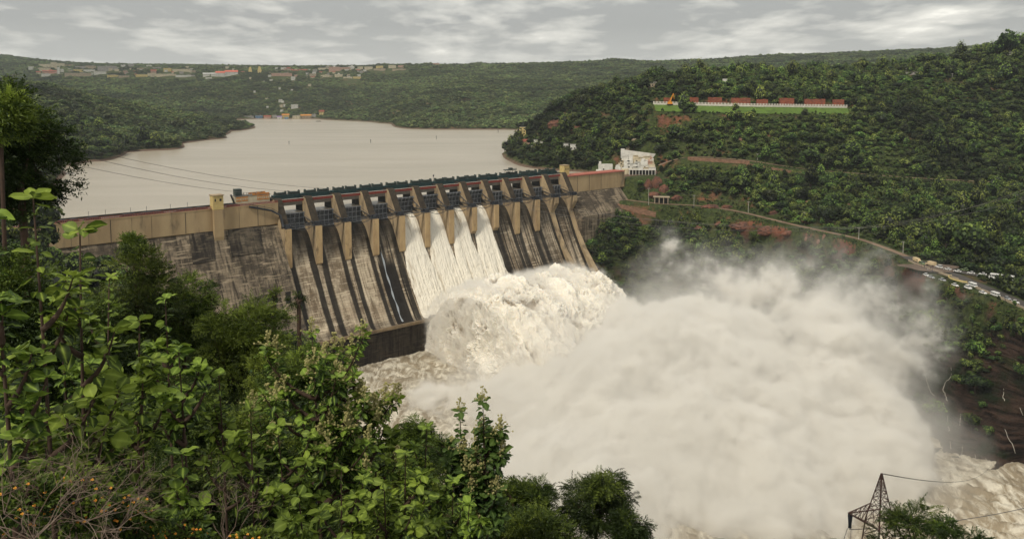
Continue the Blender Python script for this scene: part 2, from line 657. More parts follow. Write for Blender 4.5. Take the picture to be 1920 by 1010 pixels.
# relief: gullies and shoulders, faded at the shores
_shore = smooth(3, 26, np.abs(Z2 - RES_Z)) * smooth(-108, -85, Z2)
_amp = np.interp(Y2, [0, 60, 400, 900, 2500, 6000], [0.4, 1.5, 5, 9, 26, 22])
_wl = np.interp(Y2, [0, 100, 700, 2500, 6000], [12, 40, 95, 380, 520])
_wl = np.where(Y2 < 1200, 90.0, 420.0)
_rel = (fbm(X2 / 95 + 3, Y2 / 95, oct=4, seed=2) - 0.5) * np.where(Y2 < 1500, 1, 0.5) + (fbm(X2 / 420, Y2 / 420 + 9, oct=4, seed=5) - 0.5) * smooth(1200, 2200, Y2) * 1.1
_top = smooth(3600, 4200, Y2) * 0.85
Z2 = Z2 + _rel * _amp * 1.6 * _shore * (1 - _top) * smooth(2, 40, Y2)
# rock steps in the right river cliff
_cl2 = smooth(0.30, 0.42, A2) * smooth(-40, -52, Z2) * smooth(700, 600, Y2)
_zz = Z2 + 6 * fbm(X2 / 60, Y2 / 60, oct=3, seed=31)
_step = np.floor(_zz / 9.0) * 9.0 + 9.0 * smooth(0.55, 1.0, (_zz / 9.0) % 1.0) - 6 * 0.5
Z2 = Z2 * (1 - 0.75 * _cl2) + _step * 0.75 * _cl2 + _cl2 * (fbm(X2 / 11, Y2 / 11, oct=5, seed=8, gain=0.6) - 0.5) * 9
# the ground under and beside the dam
_in = smooth(-12, 4, _s) * smooth(282, 272, _s)
Z2 = np.where((_s > -8) & (_s < 276) & (_t > 6) & (_t < 120), np.minimum(Z2, -118), Z2)
Z2 = np.where((_s > -60) & (_s < 330) & (_t > -60) & (_t <= 4), np.minimum(Z2, -14), Z2)
Z2 = np.where((_s > -190) & (_s <= -8) & (_t > 4) & (_t < 60), np.minimum(Z2, np.interp(_s, [-190, -120, -60, -8], [-8, -30, -70, -110])), Z2)
Z2 = np.where((_s > -175) & (_s <= -8) & (_t > -25) & (_t <= 4), np.minimum(Z2, -8), Z2)
Z2 = np.where((_s > 268) & (_s < 352) & (_t > 2) & (_t < 16), np.minimum(Z2, np.interp(_s, [268, 352], [-60, -14])), Z2)


def ground(x, y):
    x, y = np.asarray(x, float), np.asarray(y, float)
    return bil(Z2, GA, GY, x / y, y)


def hit(u, v, y0=20.0, y1=6500.0):
    """where the line of sight through (u, v) meets the ground"""
    d = ray(u, v)
    ys = np.geomspace(y0, y1, 2600)
    s = ys / d[1]
    x, z = d[0] * s, CAMZ + d[2] * s
    g = ground(x, ys)
    k = np.argmax(g > z)
    if not (g > z).any():
        k = len(ys) - 1
    return np.array([x[k], ys[k], g[k]])


# ---- roads and flats are cut into the slope before the ground is built
def resample(P, step):
    P = np.asarray(P, float)
    d = np.concatenate([[0], np.cumsum(np.linalg.norm(np.diff(P[:, :2], axis=0), axis=1))])
    n = max(2, int(d[-1] / step) + 1)
    t = np.linspace(0, d[-1], n)
    R = np.stack([np.interp(t, d, P[:, i]) for i in range(P.shape[1])], -1)
    for _ in range(3):
        R[1:-1] = (R[:-2] + 2 * R[1:-1] + R[2:]) / 4
    return R


def carve(P, w, fall):
    """level the ground to the polyline's height within w of it, blending out over fall"""
    global Z2
    lo, hi = P.min(0) - w - fall, P.max(0) + w + fall
    m = (X2 > lo[0]) & (X2 < hi[0]) & (Y2 > lo[1]) & (Y2 < hi[1])
    idx = np.nonzero(m)
    x, y = X2[idx], Y2[idx]
    best = np.full(len(x), 1e9)
    zz = np.zeros(len(x))
    for p in P:
        d = np.hypot(x - p[0], y - p[1])
        k = d < best
        best[k] = d[k]
        zz[k] = p[2]
    wgt = 1 - smooth(w, w + fall, best)
    Z2[idx] = Z2[idx] * (1 - wgt) + zz * wgt


def pixpath(pts, step=6, dz=0.0, zs=None):
    if zs is None:
        P = [hit(u, v) for u, v in pts]
    else:
        P = [unp(u, v, z=z) for (u, v), z in zip(pts, zs)]
    R = resample(P, step)
    for _ in range(8):
        R[1:-1, 2] = (R[:-2, 2] + 2 * R[1:-1, 2] + R[2:, 2]) / 4
    R[:, 2] += dz
    return R


ROAD_LOW = pixpath([(1150, 372), (1200, 378), (1240, 383), (1300, 385), (1360, 392), (1400, 400), (1480, 420), (1540, 433), (1612, 448), (1660, 465), (1700, 481)], zs=(-25, -26, -27, -28, -28.5, -29, -30, -30.5, -31.5, -32.5, -33.5))
ROAD_PARK = pixpath([(1700, 481), (1722, 492), (1750, 505), (1800, 522), (1850, 542), (1900, 563), (1960, 590), (2060, 640)], zs=(-33.5, -34, -34.4, -35, -36, -37, -38.5, -41))
ROAD_BACK = pixpath([(1722, 492), (1760, 500), (1800, 511), (1850, 519), (1900, 526), (1960, 534), (2100, 550)], zs=(-34, -34, -34, -34.5, -35, -35.5, -36))
ROAD_UP = pixpath([(1235, 312), (1262, 300), (1290, 293), (1340, 297), (1400, 301), (1450, 309), (1520, 320), (1610, 327), (1720, 335), (1820, 340), (1930, 346), (2100, 352)])
LAWN = pixpath([(1226, 197), (1320, 198), (1420, 200), (1500, 202), (1588, 204)], step=8)
LAWN[:, 2] = np.linspace(LAWN[0, 2], LAWN[-1, 2], len(LAWN))
_lb, _lf = LAWN + np.array([0, 8, 0]), LAWN + np.array([0, -13, -7.2])
carve(_lf, 5, 10)
carve(_lb, 8, 8)
carve(ROAD_UP, 5, 8)
carve(ROAD_LOW, 6, 10)
carve(ROAD_PARK, 9, 8)
carve(ROAD_BACK, 8, 8)


def flatten(c, r, z, fall=8):
    carve(np.array([[c[0], c[1], z]]), r, fall)


MESA = hit(1180, 322)
flatten(unp(1190, 326, Y=800), 26, -6.0, 14)

# ------------------------------------------------------------------ ground sheet
def ground_material():
    m = bpy.data.materials.new("hillside_ground")
    m.use_nodes = True
    N, L = m.node_tree.nodes, m.node_tree.links
    b = N['Principled BSDF']
    b.inputs['Roughness'].default_value = 0.95
    b.inputs['Specular IOR Level'].default_value = 0.15
    geo = N.new('ShaderNodeNewGeometry')
    sep = N.new('ShaderNodeSeparateXYZ')
    L.new(geo.outputs['Normal'], sep.inputs[0])
    pos = N.new('ShaderNodeSeparateXYZ')
    L.new(geo.outputs['Position'], pos.inputs[0])

    def noise(s, d=5, r=0.6, vec=None):
        n = N.new('ShaderNodeTexNoise')
        n.inputs['Scale'].default_value = s
        n.inputs['Detail'].default_value = d
        n.inputs['Roughness'].default_value = r
        L.new(vec or geo.outputs['Position'], n.inputs['Vector'])
        return n.outputs['Fac']

    def mr(x, a, b_, c=0.0, d=1.0):
        r = N.new('ShaderNodeMapRange')
        r.inputs['From Min'].default_value = a
        r.inputs['From Max'].default_value = b_
        r.inputs['To Min'].default_value = c
        r.inputs['To Max'].default_value = d
        L.new(x, r.inputs['Value'])
        return r.outputs[0]

    def mix(f, a, b_):
        x = N.new('ShaderNodeMixRGB')
        L.new(f, x.inputs[0])
        for i, c in ((1, a), (2, b_)):
            if isinstance(c, tuple):
                x.inputs[i].default_value = (*c, 1)
            else:
                L.new(c, x.inputs[i])
        return x.outputs[0]

    def mul(a, b_):
        x = N.new('ShaderNodeMath')
        x.operation = 'MULTIPLY'
        L.new(a, x.inputs[0])
        L.new(b_, x.inputs[1])
        return x.outputs[0]
    scrub = mix(mr(noise(0.35, 6), 0.4, 0.62), (0.028, 0.040, 0.013), (0.070, 0.088, 0.026))
    dirt = mix(mr(noise(0.2, 6), 0.4, 0.65), (0.16, 0.085, 0.05), (0.085, 0.06, 0.035))
    c = mix(mr(noise(0.03, 6, 0.65), 0.56, 0.66), scrub, dirt)
    # bare rock on steep faces, red near the road level, dark and wet low in the gorge
    mpz = N.new('ShaderNodeMapping')
    mpz.inputs['Scale'].default_value = (0.25, 0.25, 2.2)
    L.new(geo.outputs['Position'], mpz.inputs['Vector'])
    strat = noise(0.22, 5, 0.6, mpz.outputs[0])
    redrock = mix(mr(strat, 0.35, 0.65), (0.26, 0.10, 0.058), (0.12, 0.06, 0.04))
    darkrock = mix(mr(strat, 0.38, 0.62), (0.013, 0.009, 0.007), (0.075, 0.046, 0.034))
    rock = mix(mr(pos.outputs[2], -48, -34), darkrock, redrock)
    nz = N.new('ShaderNodeMath')
    nz.operation = 'ADD'
    L.new(sep.outputs[2], nz.inputs[0])
    L.new(mr(noise(0.08, 5), 0.3, 0.7, -0.12, 0.12), nz.inputs[1])
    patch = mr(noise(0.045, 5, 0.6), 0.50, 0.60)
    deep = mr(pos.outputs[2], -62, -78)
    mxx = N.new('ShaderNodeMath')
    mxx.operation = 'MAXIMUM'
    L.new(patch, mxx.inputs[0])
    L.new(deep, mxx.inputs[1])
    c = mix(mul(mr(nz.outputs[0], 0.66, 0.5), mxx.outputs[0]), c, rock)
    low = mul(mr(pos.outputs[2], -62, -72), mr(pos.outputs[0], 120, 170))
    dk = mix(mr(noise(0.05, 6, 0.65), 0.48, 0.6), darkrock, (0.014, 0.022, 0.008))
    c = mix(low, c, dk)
    # muddy margin along the waterline
    sh = N.new('ShaderNodeAttribute')
    sh.attribute_name = 'shore'
    c = mix(sh.outputs['Fac'], c, (0.15, 0.10, 0.07))
    L.new(c, b.inputs['Base Color'])
    bp = N.new('ShaderNodeBump')
    bp.inputs['Distance'].default_value = 1.6
    L.new(noise(0.5, 6, 0.7), bp.inputs['Height'])
    b2 = N.new('ShaderNodeBump')
    b2.inputs['Distance'].default_value = 5.0
    L.new(mr(pos.outputs[2], -45, -60), b2.inputs['Strength'])
    L.new(strat, b2.inputs['Height'])
    L.new(bp.outputs[0], b2.inputs['Normal'])
    L.new(b2.outputs[0], b.inputs['Normal'])
    return m


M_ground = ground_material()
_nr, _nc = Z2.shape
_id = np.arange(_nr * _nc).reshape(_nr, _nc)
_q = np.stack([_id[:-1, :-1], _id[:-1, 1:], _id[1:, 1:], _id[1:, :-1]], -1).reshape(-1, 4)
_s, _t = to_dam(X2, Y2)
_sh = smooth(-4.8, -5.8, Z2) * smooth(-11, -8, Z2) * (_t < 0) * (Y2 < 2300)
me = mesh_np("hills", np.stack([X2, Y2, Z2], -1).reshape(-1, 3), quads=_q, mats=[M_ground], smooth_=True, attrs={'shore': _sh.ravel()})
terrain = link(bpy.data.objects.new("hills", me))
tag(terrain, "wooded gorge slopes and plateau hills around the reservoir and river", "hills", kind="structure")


# ------------------------------------------------------------------ water
def water_material(name, c1, c2, scale, bump, rough, foam=None, foam_lo=0.5, foam_hi=0.7, fscale=0.05, stretch=(1, 1, 1), rot=0.0):
    m = bpy.data.materials.new(name)
    m.use_nodes = True
    N, L = m.node_tree.nodes, m.node_tree.links
    b = N['Principled BSDF']
    b.inputs['Roughness'].default_value = rough
    b.inputs['Specular IOR Level'].default_value = 0.5
    b.inputs['IOR'].default_value = 1.33
    geo = N.new('ShaderNodeNewGeometry')
    mp = N.new('ShaderNodeMapping')
    mp.inputs['Rotation'].default_value = (0, 0, rot)
    mp.inputs['Scale'].default_value = stretch
    L.new(geo.outputs['Position'], mp.inputs['Vector'])

    def noise(s, d=6, r=0.6, dist=0.0):
        n = N.new('ShaderNodeTexNoise')
        n.inputs['Scale'].default_value = s
        n.inputs['Detail'].default_value = d
        n.inputs['Roughness'].default_value = r
        n.inputs['Distortion'].default_value = dist
        L.new(mp.outputs[0], n.inputs['Vector'])
        return n.outputs['Fac']

    def mr(x, a, b_):
        r = N.new('ShaderNodeMapRange')
        r.inputs['From Min'].default_value = a
        r.inputs['From Max'].default_value = b_
        L.new(x, r.inputs['Value'])
        return r.outputs[0]
    x = N.new('ShaderNodeMixRGB')
    L.new(mr(noise(scale), 0.35, 0.68), x.inputs[0])
    x.inputs[1].default_value = (*c1, 1)
    x.inputs[2].default_value = (*c2, 1)
    col = x.outputs[0]
    if foam:
        y = N.new('ShaderNodeMixRGB')
        L.new(mr(noise(fscale, 9, 0.66, 1.6), foam_lo, foam_hi), y.inputs[0])
        L.new(col, y.inputs[1])
        y.inputs[2].default_value = (*foam, 1)
        col = y.outputs[0]
    L.new(col, b.inputs['Base Color'])
    bp = N.new('ShaderNodeBump')
    bp.inputs['Distance'].default_value = bump
    L.new(noise(0.25 if not foam else fscale * 2, 9, 0.65, 0.6 if foam else 0.2), bp.inputs['Height'])
    L.new(bp.outputs[0], b.inputs['Normal'])
    return m


M_res = water_material("reservoir_water", (0.47, 0.415, 0.325), (0.39, 0.345, 0.265), 0.009, 0.35, 0.24, stretch=(0.35, 1.6, 1), rot=-0.25)
M_riv = water_material("river_water", (0.30, 0.245, 0.165), (0.22, 0.18, 0.125), 0.03, 1.3, 0.5, foam=(0.66, 0.61, 0.50), foam_lo=0.43, foam_hi=0.62, fscale=0.12, stretch=(1.0, 0.45, 1), rot=-0.9)

# reservoir: a sheet on the upstream side of the dam, reaching up the valley
res_poly = [dam(-330, 1, RES_Z), dam(345, 1, RES_Z), (900, 1000, RES_Z), (2200, 4000, RES_Z), (-2600, 4000, RES_Z), (-1600, 700, RES_Z)]
bm = MB()
bm.add(res_poly, [tuple(range(len(res_poly)))])
o = bm.build("reservoir_water", M_res)
tag(o, "wide calm muddy reservoir behind the dam", "water", kind="structure")
# river: a gridded sheet with real waves
gx = np.linspace(-330, 420, 560)
gy = np.linspace(190, 720, 420)
GX, GYY = np.meshgrid(gx, gy)
_chop = np.interp(GYY, [150, 330, 520, 720], [1.6, 1.6, 1.2, 0.5])
_ra, _rb = GX * 0.75 - GYY * 0.66, GX * 0.66 + GYY * 0.75
GZ = RIVER_Z + (1 - fbm(_ra / 22, _rb / 9, oct=6, seed=3, gain=0.62, billow=True) - 0.6) * 6.5 * _chop * smooth(-180, 0, GX) + 0.2
_s, _t = to_dam(GX, GYY)
_id = np.arange(GX.size).reshape(GX.shape)
_q = np.stack([_id[:-1, :-1], _id[:-1, 1:], _id[1:, 1:], _id[1:, :-1]], -1)
_keep = (_t[:-1, :-1] > 38) | (_s[:-1, :-1] > 290)
me = mesh_np("river_water", np.stack([GX, GYY, GZ], -1).reshape(-1, 3), quads=_q[_keep].reshape(-1, 4), mats=[M_riv], smooth_=True)
o = link(bpy.data.objects.new("river_water", me))
tag(o, "churning brown river with foam below the dam", "water", kind="structure")

# ------------------------------------------------------------------ roads
M_asph = material("worn_asphalt", (0.075, 0.066, 0.058), (0.055, 0.05, 0.045), 0.15)
M_dirt = material("pale_dirt_road", (0.24, 0.165, 0.105), (0.15, 0.10, 0.065), 0.12)
M_park = material("wet_brown_yard", (0.15, 0.105, 0.075), (0.10, 0.075, 0.055), 0.12)


def ribbon(P, w, dz, name, mat, edges=None):
    """road sheet draped 10 cm clear of the ground along the polyline"""
    T = np.gradient(P[:, :2], axis=0)
    T /= np.linalg.norm(T, axis=1)[:, None] + 1e-9
    Nn = np.stack([-T[:, 1], T[:, 0]], -1)
    cols = np.linspace(-w / 2, w / 2, 5)
    V = []
    for p, n in zip(P, Nn):
        g = [ground(p[0] + n[0] * c, p[1] + n[1] * c) for c in cols]
        zz = max(max(g), p[2]) + dz
        for c in cols:
            V.append((p[0] + n[0] * c, p[1] + n[1] * c, zz))
    i = np.arange(len(P) * 5).reshape(-1, 5)
    q = np.stack([i[:-1, :-1], i[:-1, 1:], i[1:, 1:], i[1:, :-1]], -1).reshape(-1, 4)
    return link(bpy.data.objects.new(name, mesh_np(name, V, quads=q, mats=[mat], smooth_=True))), np.array(V).reshape(-1, 5, 3)


rd, _ = ribbon(ROAD_LOW, 5.0, 0.25, "dirt_road", M_dirt)
tag(rd, "pale dirt road running down from the dam abutment", "road", kind="structure")
rd, RP_V = ribbon(ROAD_PARK, 9.5, 0.3, "road", M_asph)
tag(rd, "asphalt road with parked traffic along the cliff edge", "road", kind="structure")
rd, RB_V = ribbon(ROAD_BACK, 8, 0.42, "road", M_asph)
tag(rd, "inner asphalt road lane against the hillside", "road", kind="structure")
rd, RU_V = ribbon(ROAD_UP, 6.5, 0.25, "road", M_dirt)
tag(rd, "terrace road crossing the right hillside", "road", kind="structure")
# turning yard at the bend
yc = unp(1745, 503, z=-34)
bm = MB()
ring = []
for k in range(28):
    a = 2 * math.pi * k / 28
    r = 13.5 + 2.0 * math.sin(3 * a) + 1.3 * math.sin(5 * a + 1)
    ring.append((yc[0] + 1.25 * r * math.cos(a), yc[1] + 0.9 * r * math.sin(a), -33.35))
bm.add(ring, [tuple(range(28))])
o = bm.build("parking_ground", M_park)
tag(o, "wet brown earth yard at the road bend", "parking lot", kind="structure")

# ------------------------------------------------------------------ the dam
M_ochre = material("ochre_weathered_concrete", (0.48, 0.355, 0.20), (0.36, 0.255, 0.14), 0.10, bump=0.03, stretch=(1, 1, 0.25), c3=(0.13, 0.10, 0.065), s3=0.12, lo3=0.56, hi3=0.72)
M_cope = material("weathered_pier_coping", (0.062, 0.046, 0.029), (0.032, 0.024, 0.016), 0.5, bump=0.06, c3=(0.022, 0.017, 0.012), s3=0.35, lo3=0.5, hi3=0.66)
M_pier = material("pier_concrete", (0.45, 0.34, 0.20), (0.28, 0.205, 0.125), 0.12, bump=0.04, stretch=(1, 1, 0.35), c3=(0.10, 0.08, 0.055), s3=0.16, lo3=0.53, hi3=0.70)
M_pierface = material("pier_nose_ochre", (0.58, 0.42, 0.22), (0.44, 0.30, 0.16), 0.25, bump=0.03, stretch=(1, 1, 0.4), c3=(0.16, 0.11, 0.065), s3=0.3, lo3=0.58, hi3=0.72)
M_dark = material("dark_stained_concrete", (0.05, 0.042, 0.034), (0.028, 0.024, 0.02), 0.2, bump=0.03)
M_grey = material("grey_road_slab", (0.16, 0.145, 0.12), (0.11, 0.10, 0.085), 0.3)
M_steel = material("blue_grey_gate_steel", (0.055, 0.062, 0.072), (0.03, 0.035, 0.04), 0.5, rough=0.5, spec=0.5)
M_rib = material("pale_gate_rib_steel", (0.27, 0.285, 0.31), (0.16, 0.17, 0.185), 0.5, rough=0.5, spec=0.5)
M_blacksteel = material("dark_walkway_steel", (0.035, 0.04, 0.05), (0.02, 0.022, 0.028), 0.5, rough=0.5)
M_teal = material("teal_girder_paint", (0.035, 0.085, 0.085), (0.02, 0.05, 0.052), 0.6, rough=0.5, stretch=(3, 1, 1))
M_hoist = material("dark_green_hoist_paint", (0.045, 0.065, 0.055), (0.02, 0.028, 0.025), 1.5, rough=0.5)
M_red = material("red_parapet_paint", (0.30, 0.055, 0.038), (0.15, 0.035, 0.028), 0.9, stretch=(4, 1, 1))
M_redbal = material("faded_red_balustrade", (0.34, 0.11, 0.075), (0.24, 0.08, 0.06), 0.8)
M_white = material("chalky_white_paint", (0.66, 0.62, 0.55), (0.52, 0.48, 0.42), 0.4)
M_yellow = material("pale_yellow_render", (0.62, 0.48, 0.20), (0.50, 0.37, 0.15), 0.5)
M_window = material("dark_window_opening", (0.02, 0.02, 0.022), (0.012, 0.012, 0.014), 0.5, rough=0.25)
M_coral = material("coral_red_coping", (0.42, 0.13, 0.09), (0.30, 0.10, 0.07), 0.4)


def masonry_material(name, base, dark, pale, attr=None):
    """rubble and concrete lifts: coarse courses, rain streaks, patchy stains"""
    m = bpy.data.materials.new(name)
    m.use_nodes = True
    N, L = m.node_tree.nodes, m.node_tree.links
    b = N['Principled BSDF']
    b.inputs['Roughness'].default_value = 0.9
    b.inputs['Specular IOR Level'].default_value = 0.2
    tc = N.new('ShaderNodeTexCoord')

    def mapping(sc):
        mp = N.new('ShaderNodeMapping')
        mp.inputs['Scale'].default_value = sc
        L.new(tc.outputs['Object'], mp.inputs['Vector'])
        return mp.outputs[0]

    def noise(vec, s, d=6, r=0.62):
        n = N.new('ShaderNodeTexNoise')
        n.inputs['Scale'].default_value = s
        n.inputs['Detail'].default_value = d
        n.inputs['Roughness'].default_value = r
        L.new(vec, n.inputs['Vector'])
        return n.outputs['Fac']

    def mr(x, a, b_, c=0.0, d=1.0):
        r = N.new('ShaderNodeMapRange')
        r.inputs['From Min'].default_value = a
        r.inputs['From Max'].default_value = b_
        r.inputs['To Min'].default_value = c
        r.inputs['To Max'].default_value = d
        L.new(x, r.inputs['Value'])
        return r.outputs[0]

    def mix(f, a, b_, mode='MIX'):
        x = N.new('ShaderNodeMixRGB')
        x.blend_type = mode
        if isinstance(f, float):
            x.inputs[0].default_value = f
        else:
            L.new(f, x.inputs[0])
        for i, c in ((1, a), (2, b_)):
            if isinstance(c, tuple):
                x.inputs[i].default_value = (*c, 1)
            else:
                L.new(c, x.inputs[i])
        return x.outputs[0]
    v_any = mapping((1, 1, 1))
    v_streak = mapping((1.0, 0.07, 0.07))       # runs down the face
    v_band = mapping((0.10, 1.0, 1.0))          # along the lifts
    c = mix(mr(noise(v_any, 0.09), 0.35, 0.65), base, pale)
    c = mix(mr(noise(v_streak, 0.55), 0.46, 0.62), c, dark)
    c = mix(mr(noise(v_any, 0.035, 6, 0.7), 0.47, 0.58, 0, 0.85), c, dark)
    c = mix(mr(noise(v_any, 0.16, 6, 0.7), 0.55, 0.64, 0, 0.8), c, dark)
    c = mix(mr(noise(v_band, 0.75, 4), 0.56, 0.64, 0, 0.85), c, pale)
    c = mix(mr(noise(v_band, 0.45, 5), 0.60, 0.66, 0, 0.6), c, dark)
    c = mix(mr(noise(v_streak, 1.3), 0.60, 0.70, 0, 0.5), c, pale)
    br = N.new('ShaderNodeTexBrick')
    br.inputs['Scale'].default_value = 1.0
    br.inputs['Brick Width'].default_value = 4.0
    br.inputs['Row Height'].default_value = 1.5
    br.inputs['Mortar Size'].default_value = 0.10
    br.inputs['Mortar Smooth'].default_value = 0.4
    br.inputs['Color1'].default_value = (1, 1, 1, 1)
    br.inputs['Color2'].default_value = (0.80, 0.80, 0.80, 1)
    br.inputs['Mortar'].default_value = (0.5, 0.5, 0.5, 1)
    sx = N.new('ShaderNodeSeparateXYZ')
    L.new(tc.outputs['Object'], sx.inputs[0])
    cx = N.new('ShaderNodeCombineXYZ')
    L.new(sx.outputs[0], cx.inputs[0])
    L.new(sx.outputs[2], cx.inputs[1])
    L.new(cx.outputs[0], br.inputs['Vector'])
    c = mix(0.8, c, br.outputs[0], 'MULTIPLY')
    if attr:
        a = N.new('ShaderNodeAttribute')
        a.attribute_name = attr
        c = mix(a.outputs['Fac'], c, (0.007, 0.005, 0.004))
        L.new(mr(a.outputs['Fac'], 0, 1, 0.9, 0.45), b.inputs['Roughness'])
    L.new(c, b.inputs['Base Color'])
    bp = N.new('ShaderNodeBump')
    bp.inputs['Distance'].default_value = 0.12
    L.new(noise(v_any, 0.9, 6, 0.7), bp.inputs['Height'])
    L.new(bp.outputs[0], b.inputs['Normal'])
    return m


M_chute = masonry_material("chute_concrete", (0.44, 0.35, 0.245), (0.17, 0.125, 0.08), (0.66, 0.56, 0.41), attr='wet')  # 'wet' holds wetness plus the painted shadow behind the piers
M_face = masonry_material("stained_dam_masonry", (0.16, 0.125, 0.088), (0.048, 0.038, 0.028), (0.36, 0.29, 0.20))

M_lip = material("worn_lip_concrete", (0.30, 0.22, 0.13), (0.14, 0.10, 0.06), 0.25)
M_sill = masonry_material("wet_sill_concrete", (0.040, 0.030, 0.022), (0.018, 0.013, 0.010), (0.085, 0.066, 0.046))
DAM = empty("dam", tuple(DO), math.atan2(DS[1], DS[0]))
tag(DAM, "long concrete dam with radial gates and ochre piers between the reservoir and the river", "dam")


def LD(s, t, z):
    return (s, -t, z)


def inv_dam(u, v, t):
    d = ray(u, v)
    o = np.array([0, 0, CAMZ])
    l = (t - (o - DO) @ DT) / (d @ DT)
    r = o + d * l - DO
    return r @ DS, r[2]


PROF_T = np.array([-14, -8, -3, 0, 3, 6, 9, 12, 15, 20, 25, 30, 35, 40, 44, 47, 50])
PROF_Z = np.array([-30, -22.5, -19.2, -18.6, -19.2, -21.2, -25, -30.2, -36.5, -47, -56, -64.5, -72, -79, -84.5, -87.2, -86.2])
NT = 110
pt = np.concatenate([np.linspace(-14, 20, 46)[:-1], np.linspace(20, 50, NT - 45)])
# smooth the profile
_pz = np.interp(pt, PROF_T, PROF_Z)
for _ in range(6):
    _pz[1:-1] = (_pz[:-2] + 2 * _pz[1:-1] + _pz[2:]) / 4


def chute_z(t):
    return np.interp(t, pt, _pz)


ns = 620
ss = np.linspace(-2.5, 272.5, ns)
SS, TT = np.meshgrid(ss, pt)
ZZ = np.interp(TT, pt, _pz)
kk = (SS / PITCHB) % 1.0
dpier = np.minimum(kk, 1 - kk) * PITCHB
bay = np.clip(np.floor(SS / PITCHB), 0, 11).astype(int)
wander = 0.9 * (fbm(SS * 0 + np.round(SS / PITCHB) * 3.1, TT / 14, oct=3, seed=4) - 0.5)
_wj = np.array([.2, -.5, .3, .6, 0, 0, 0, 0, -.4, .3, -.6, .2, 0])[np.clip(np.round(SS / PITCHB).astype(int), 0, 12)]
wet = smooth(5.9, 5.1, dpier + wander * 1.6 + _wj) * smooth(1.3, 1.8, dpier + wander * 0.6)
amt = np.array([0.0, 0.12, 0.10, 1.0, 1, 1, 1, 1, 0.96, 0.92, 0.62, 1.0])
side = np.array([0.5, 0.5, 0.45, 0.0, 0, 0, 0, 0, 0.0, 0.0, 0.35, 0.2])
streak = fbm(SS / 1.1, TT / 60 + 3, oct=3, seed=12, gain=0.6)
a_ = amt[bay]
wet2 = a_ * smooth(0.70 - 0.1 * a_, 0.40, streak)
wet = np.clip(np.maximum(wet, wet2), 0, 1) * 0.93
wet = np.maximum(wet, 0.6 * smooth(42.5, 44.5, TT) * (0.6 + 0.4 * streak))  # darker along the bucket floor before the lip
wet = np.where(bay == 3, np.maximum(wet, np.where((kk > 0.62), 0.0, 0.97) * smooth(16, 22, TT)) * np.where(kk > 0.2, 1, 1), wet)
wet = np.maximum(wet, 0.9 * smooth(16 + 6 * streak, 8, TT))  # chute top: shadow behind the piers painted in together with the wetness
_id = np.arange(SS.size).reshape(SS.shape)
_q = np.stack([_id[:-1, :-1], _id[1:, :-1], _id[1:, 1:], _id[:-1, 1:]], -1).reshape(-1, 4)
V = np.stack([SS, -TT, ZZ], -1).reshape(-1, 3)
me = mesh_np("spillway", V, quads=_q, mats=[M_chute], smooth_=True, attrs={'wet': wet.ravel()})  # 'wet' also carries the shadow painted at the chute top
link(bpy.data.objects.new("spillway", me), DAM)
# flip-bucket sill: lip coping, face, end blocks
mb = MB()
mb.prism([(50.02, -86.2), (53.4, -85.6), (53.4, -87.4), (51.4, -88.3), (49, -88.3)], (0, -1, 0), DZ, (1, 0, 0), (0, 0, 0), -3.5, 273.5, 0)
mb.build("bucket_lip", M_lip, DAM)
mb = MB()
mb.prism([(30, -90), (50.2, -88.31), (49.2, -119), (30, -119)], (0, -1, 0), DZ, (1, 0, 0), (0, 0, 0), -3.0, 273.0, 0)
mb.build("sill_face", M_sill, DAM)
mb = MB()
mb.prism([(-14, -30.1), (-8, -22.8), (0, -19.2), (6, -22), (15, -37.5), (30, -66), (44, -89.2), (44, -119), (-14, -119)], (0, -1, 0), DZ, (1, 0, 0), (0, 0, 0), -2.4, 272.4, 0)
mb.build("core", M_dark, DAM)

PIER_W = 4.8
M_shade = material("shaded_wet_concrete", (0.030, 0.025, 0.019), (0.014, 0.012, 0.010), 0.3, bump=0.04, c3=(0.09, 0.07, 0.045), s3=0.2, lo3=0.56, hi3=0.70)  # shade inside the bays, with wetness behind the gates, put into the colour


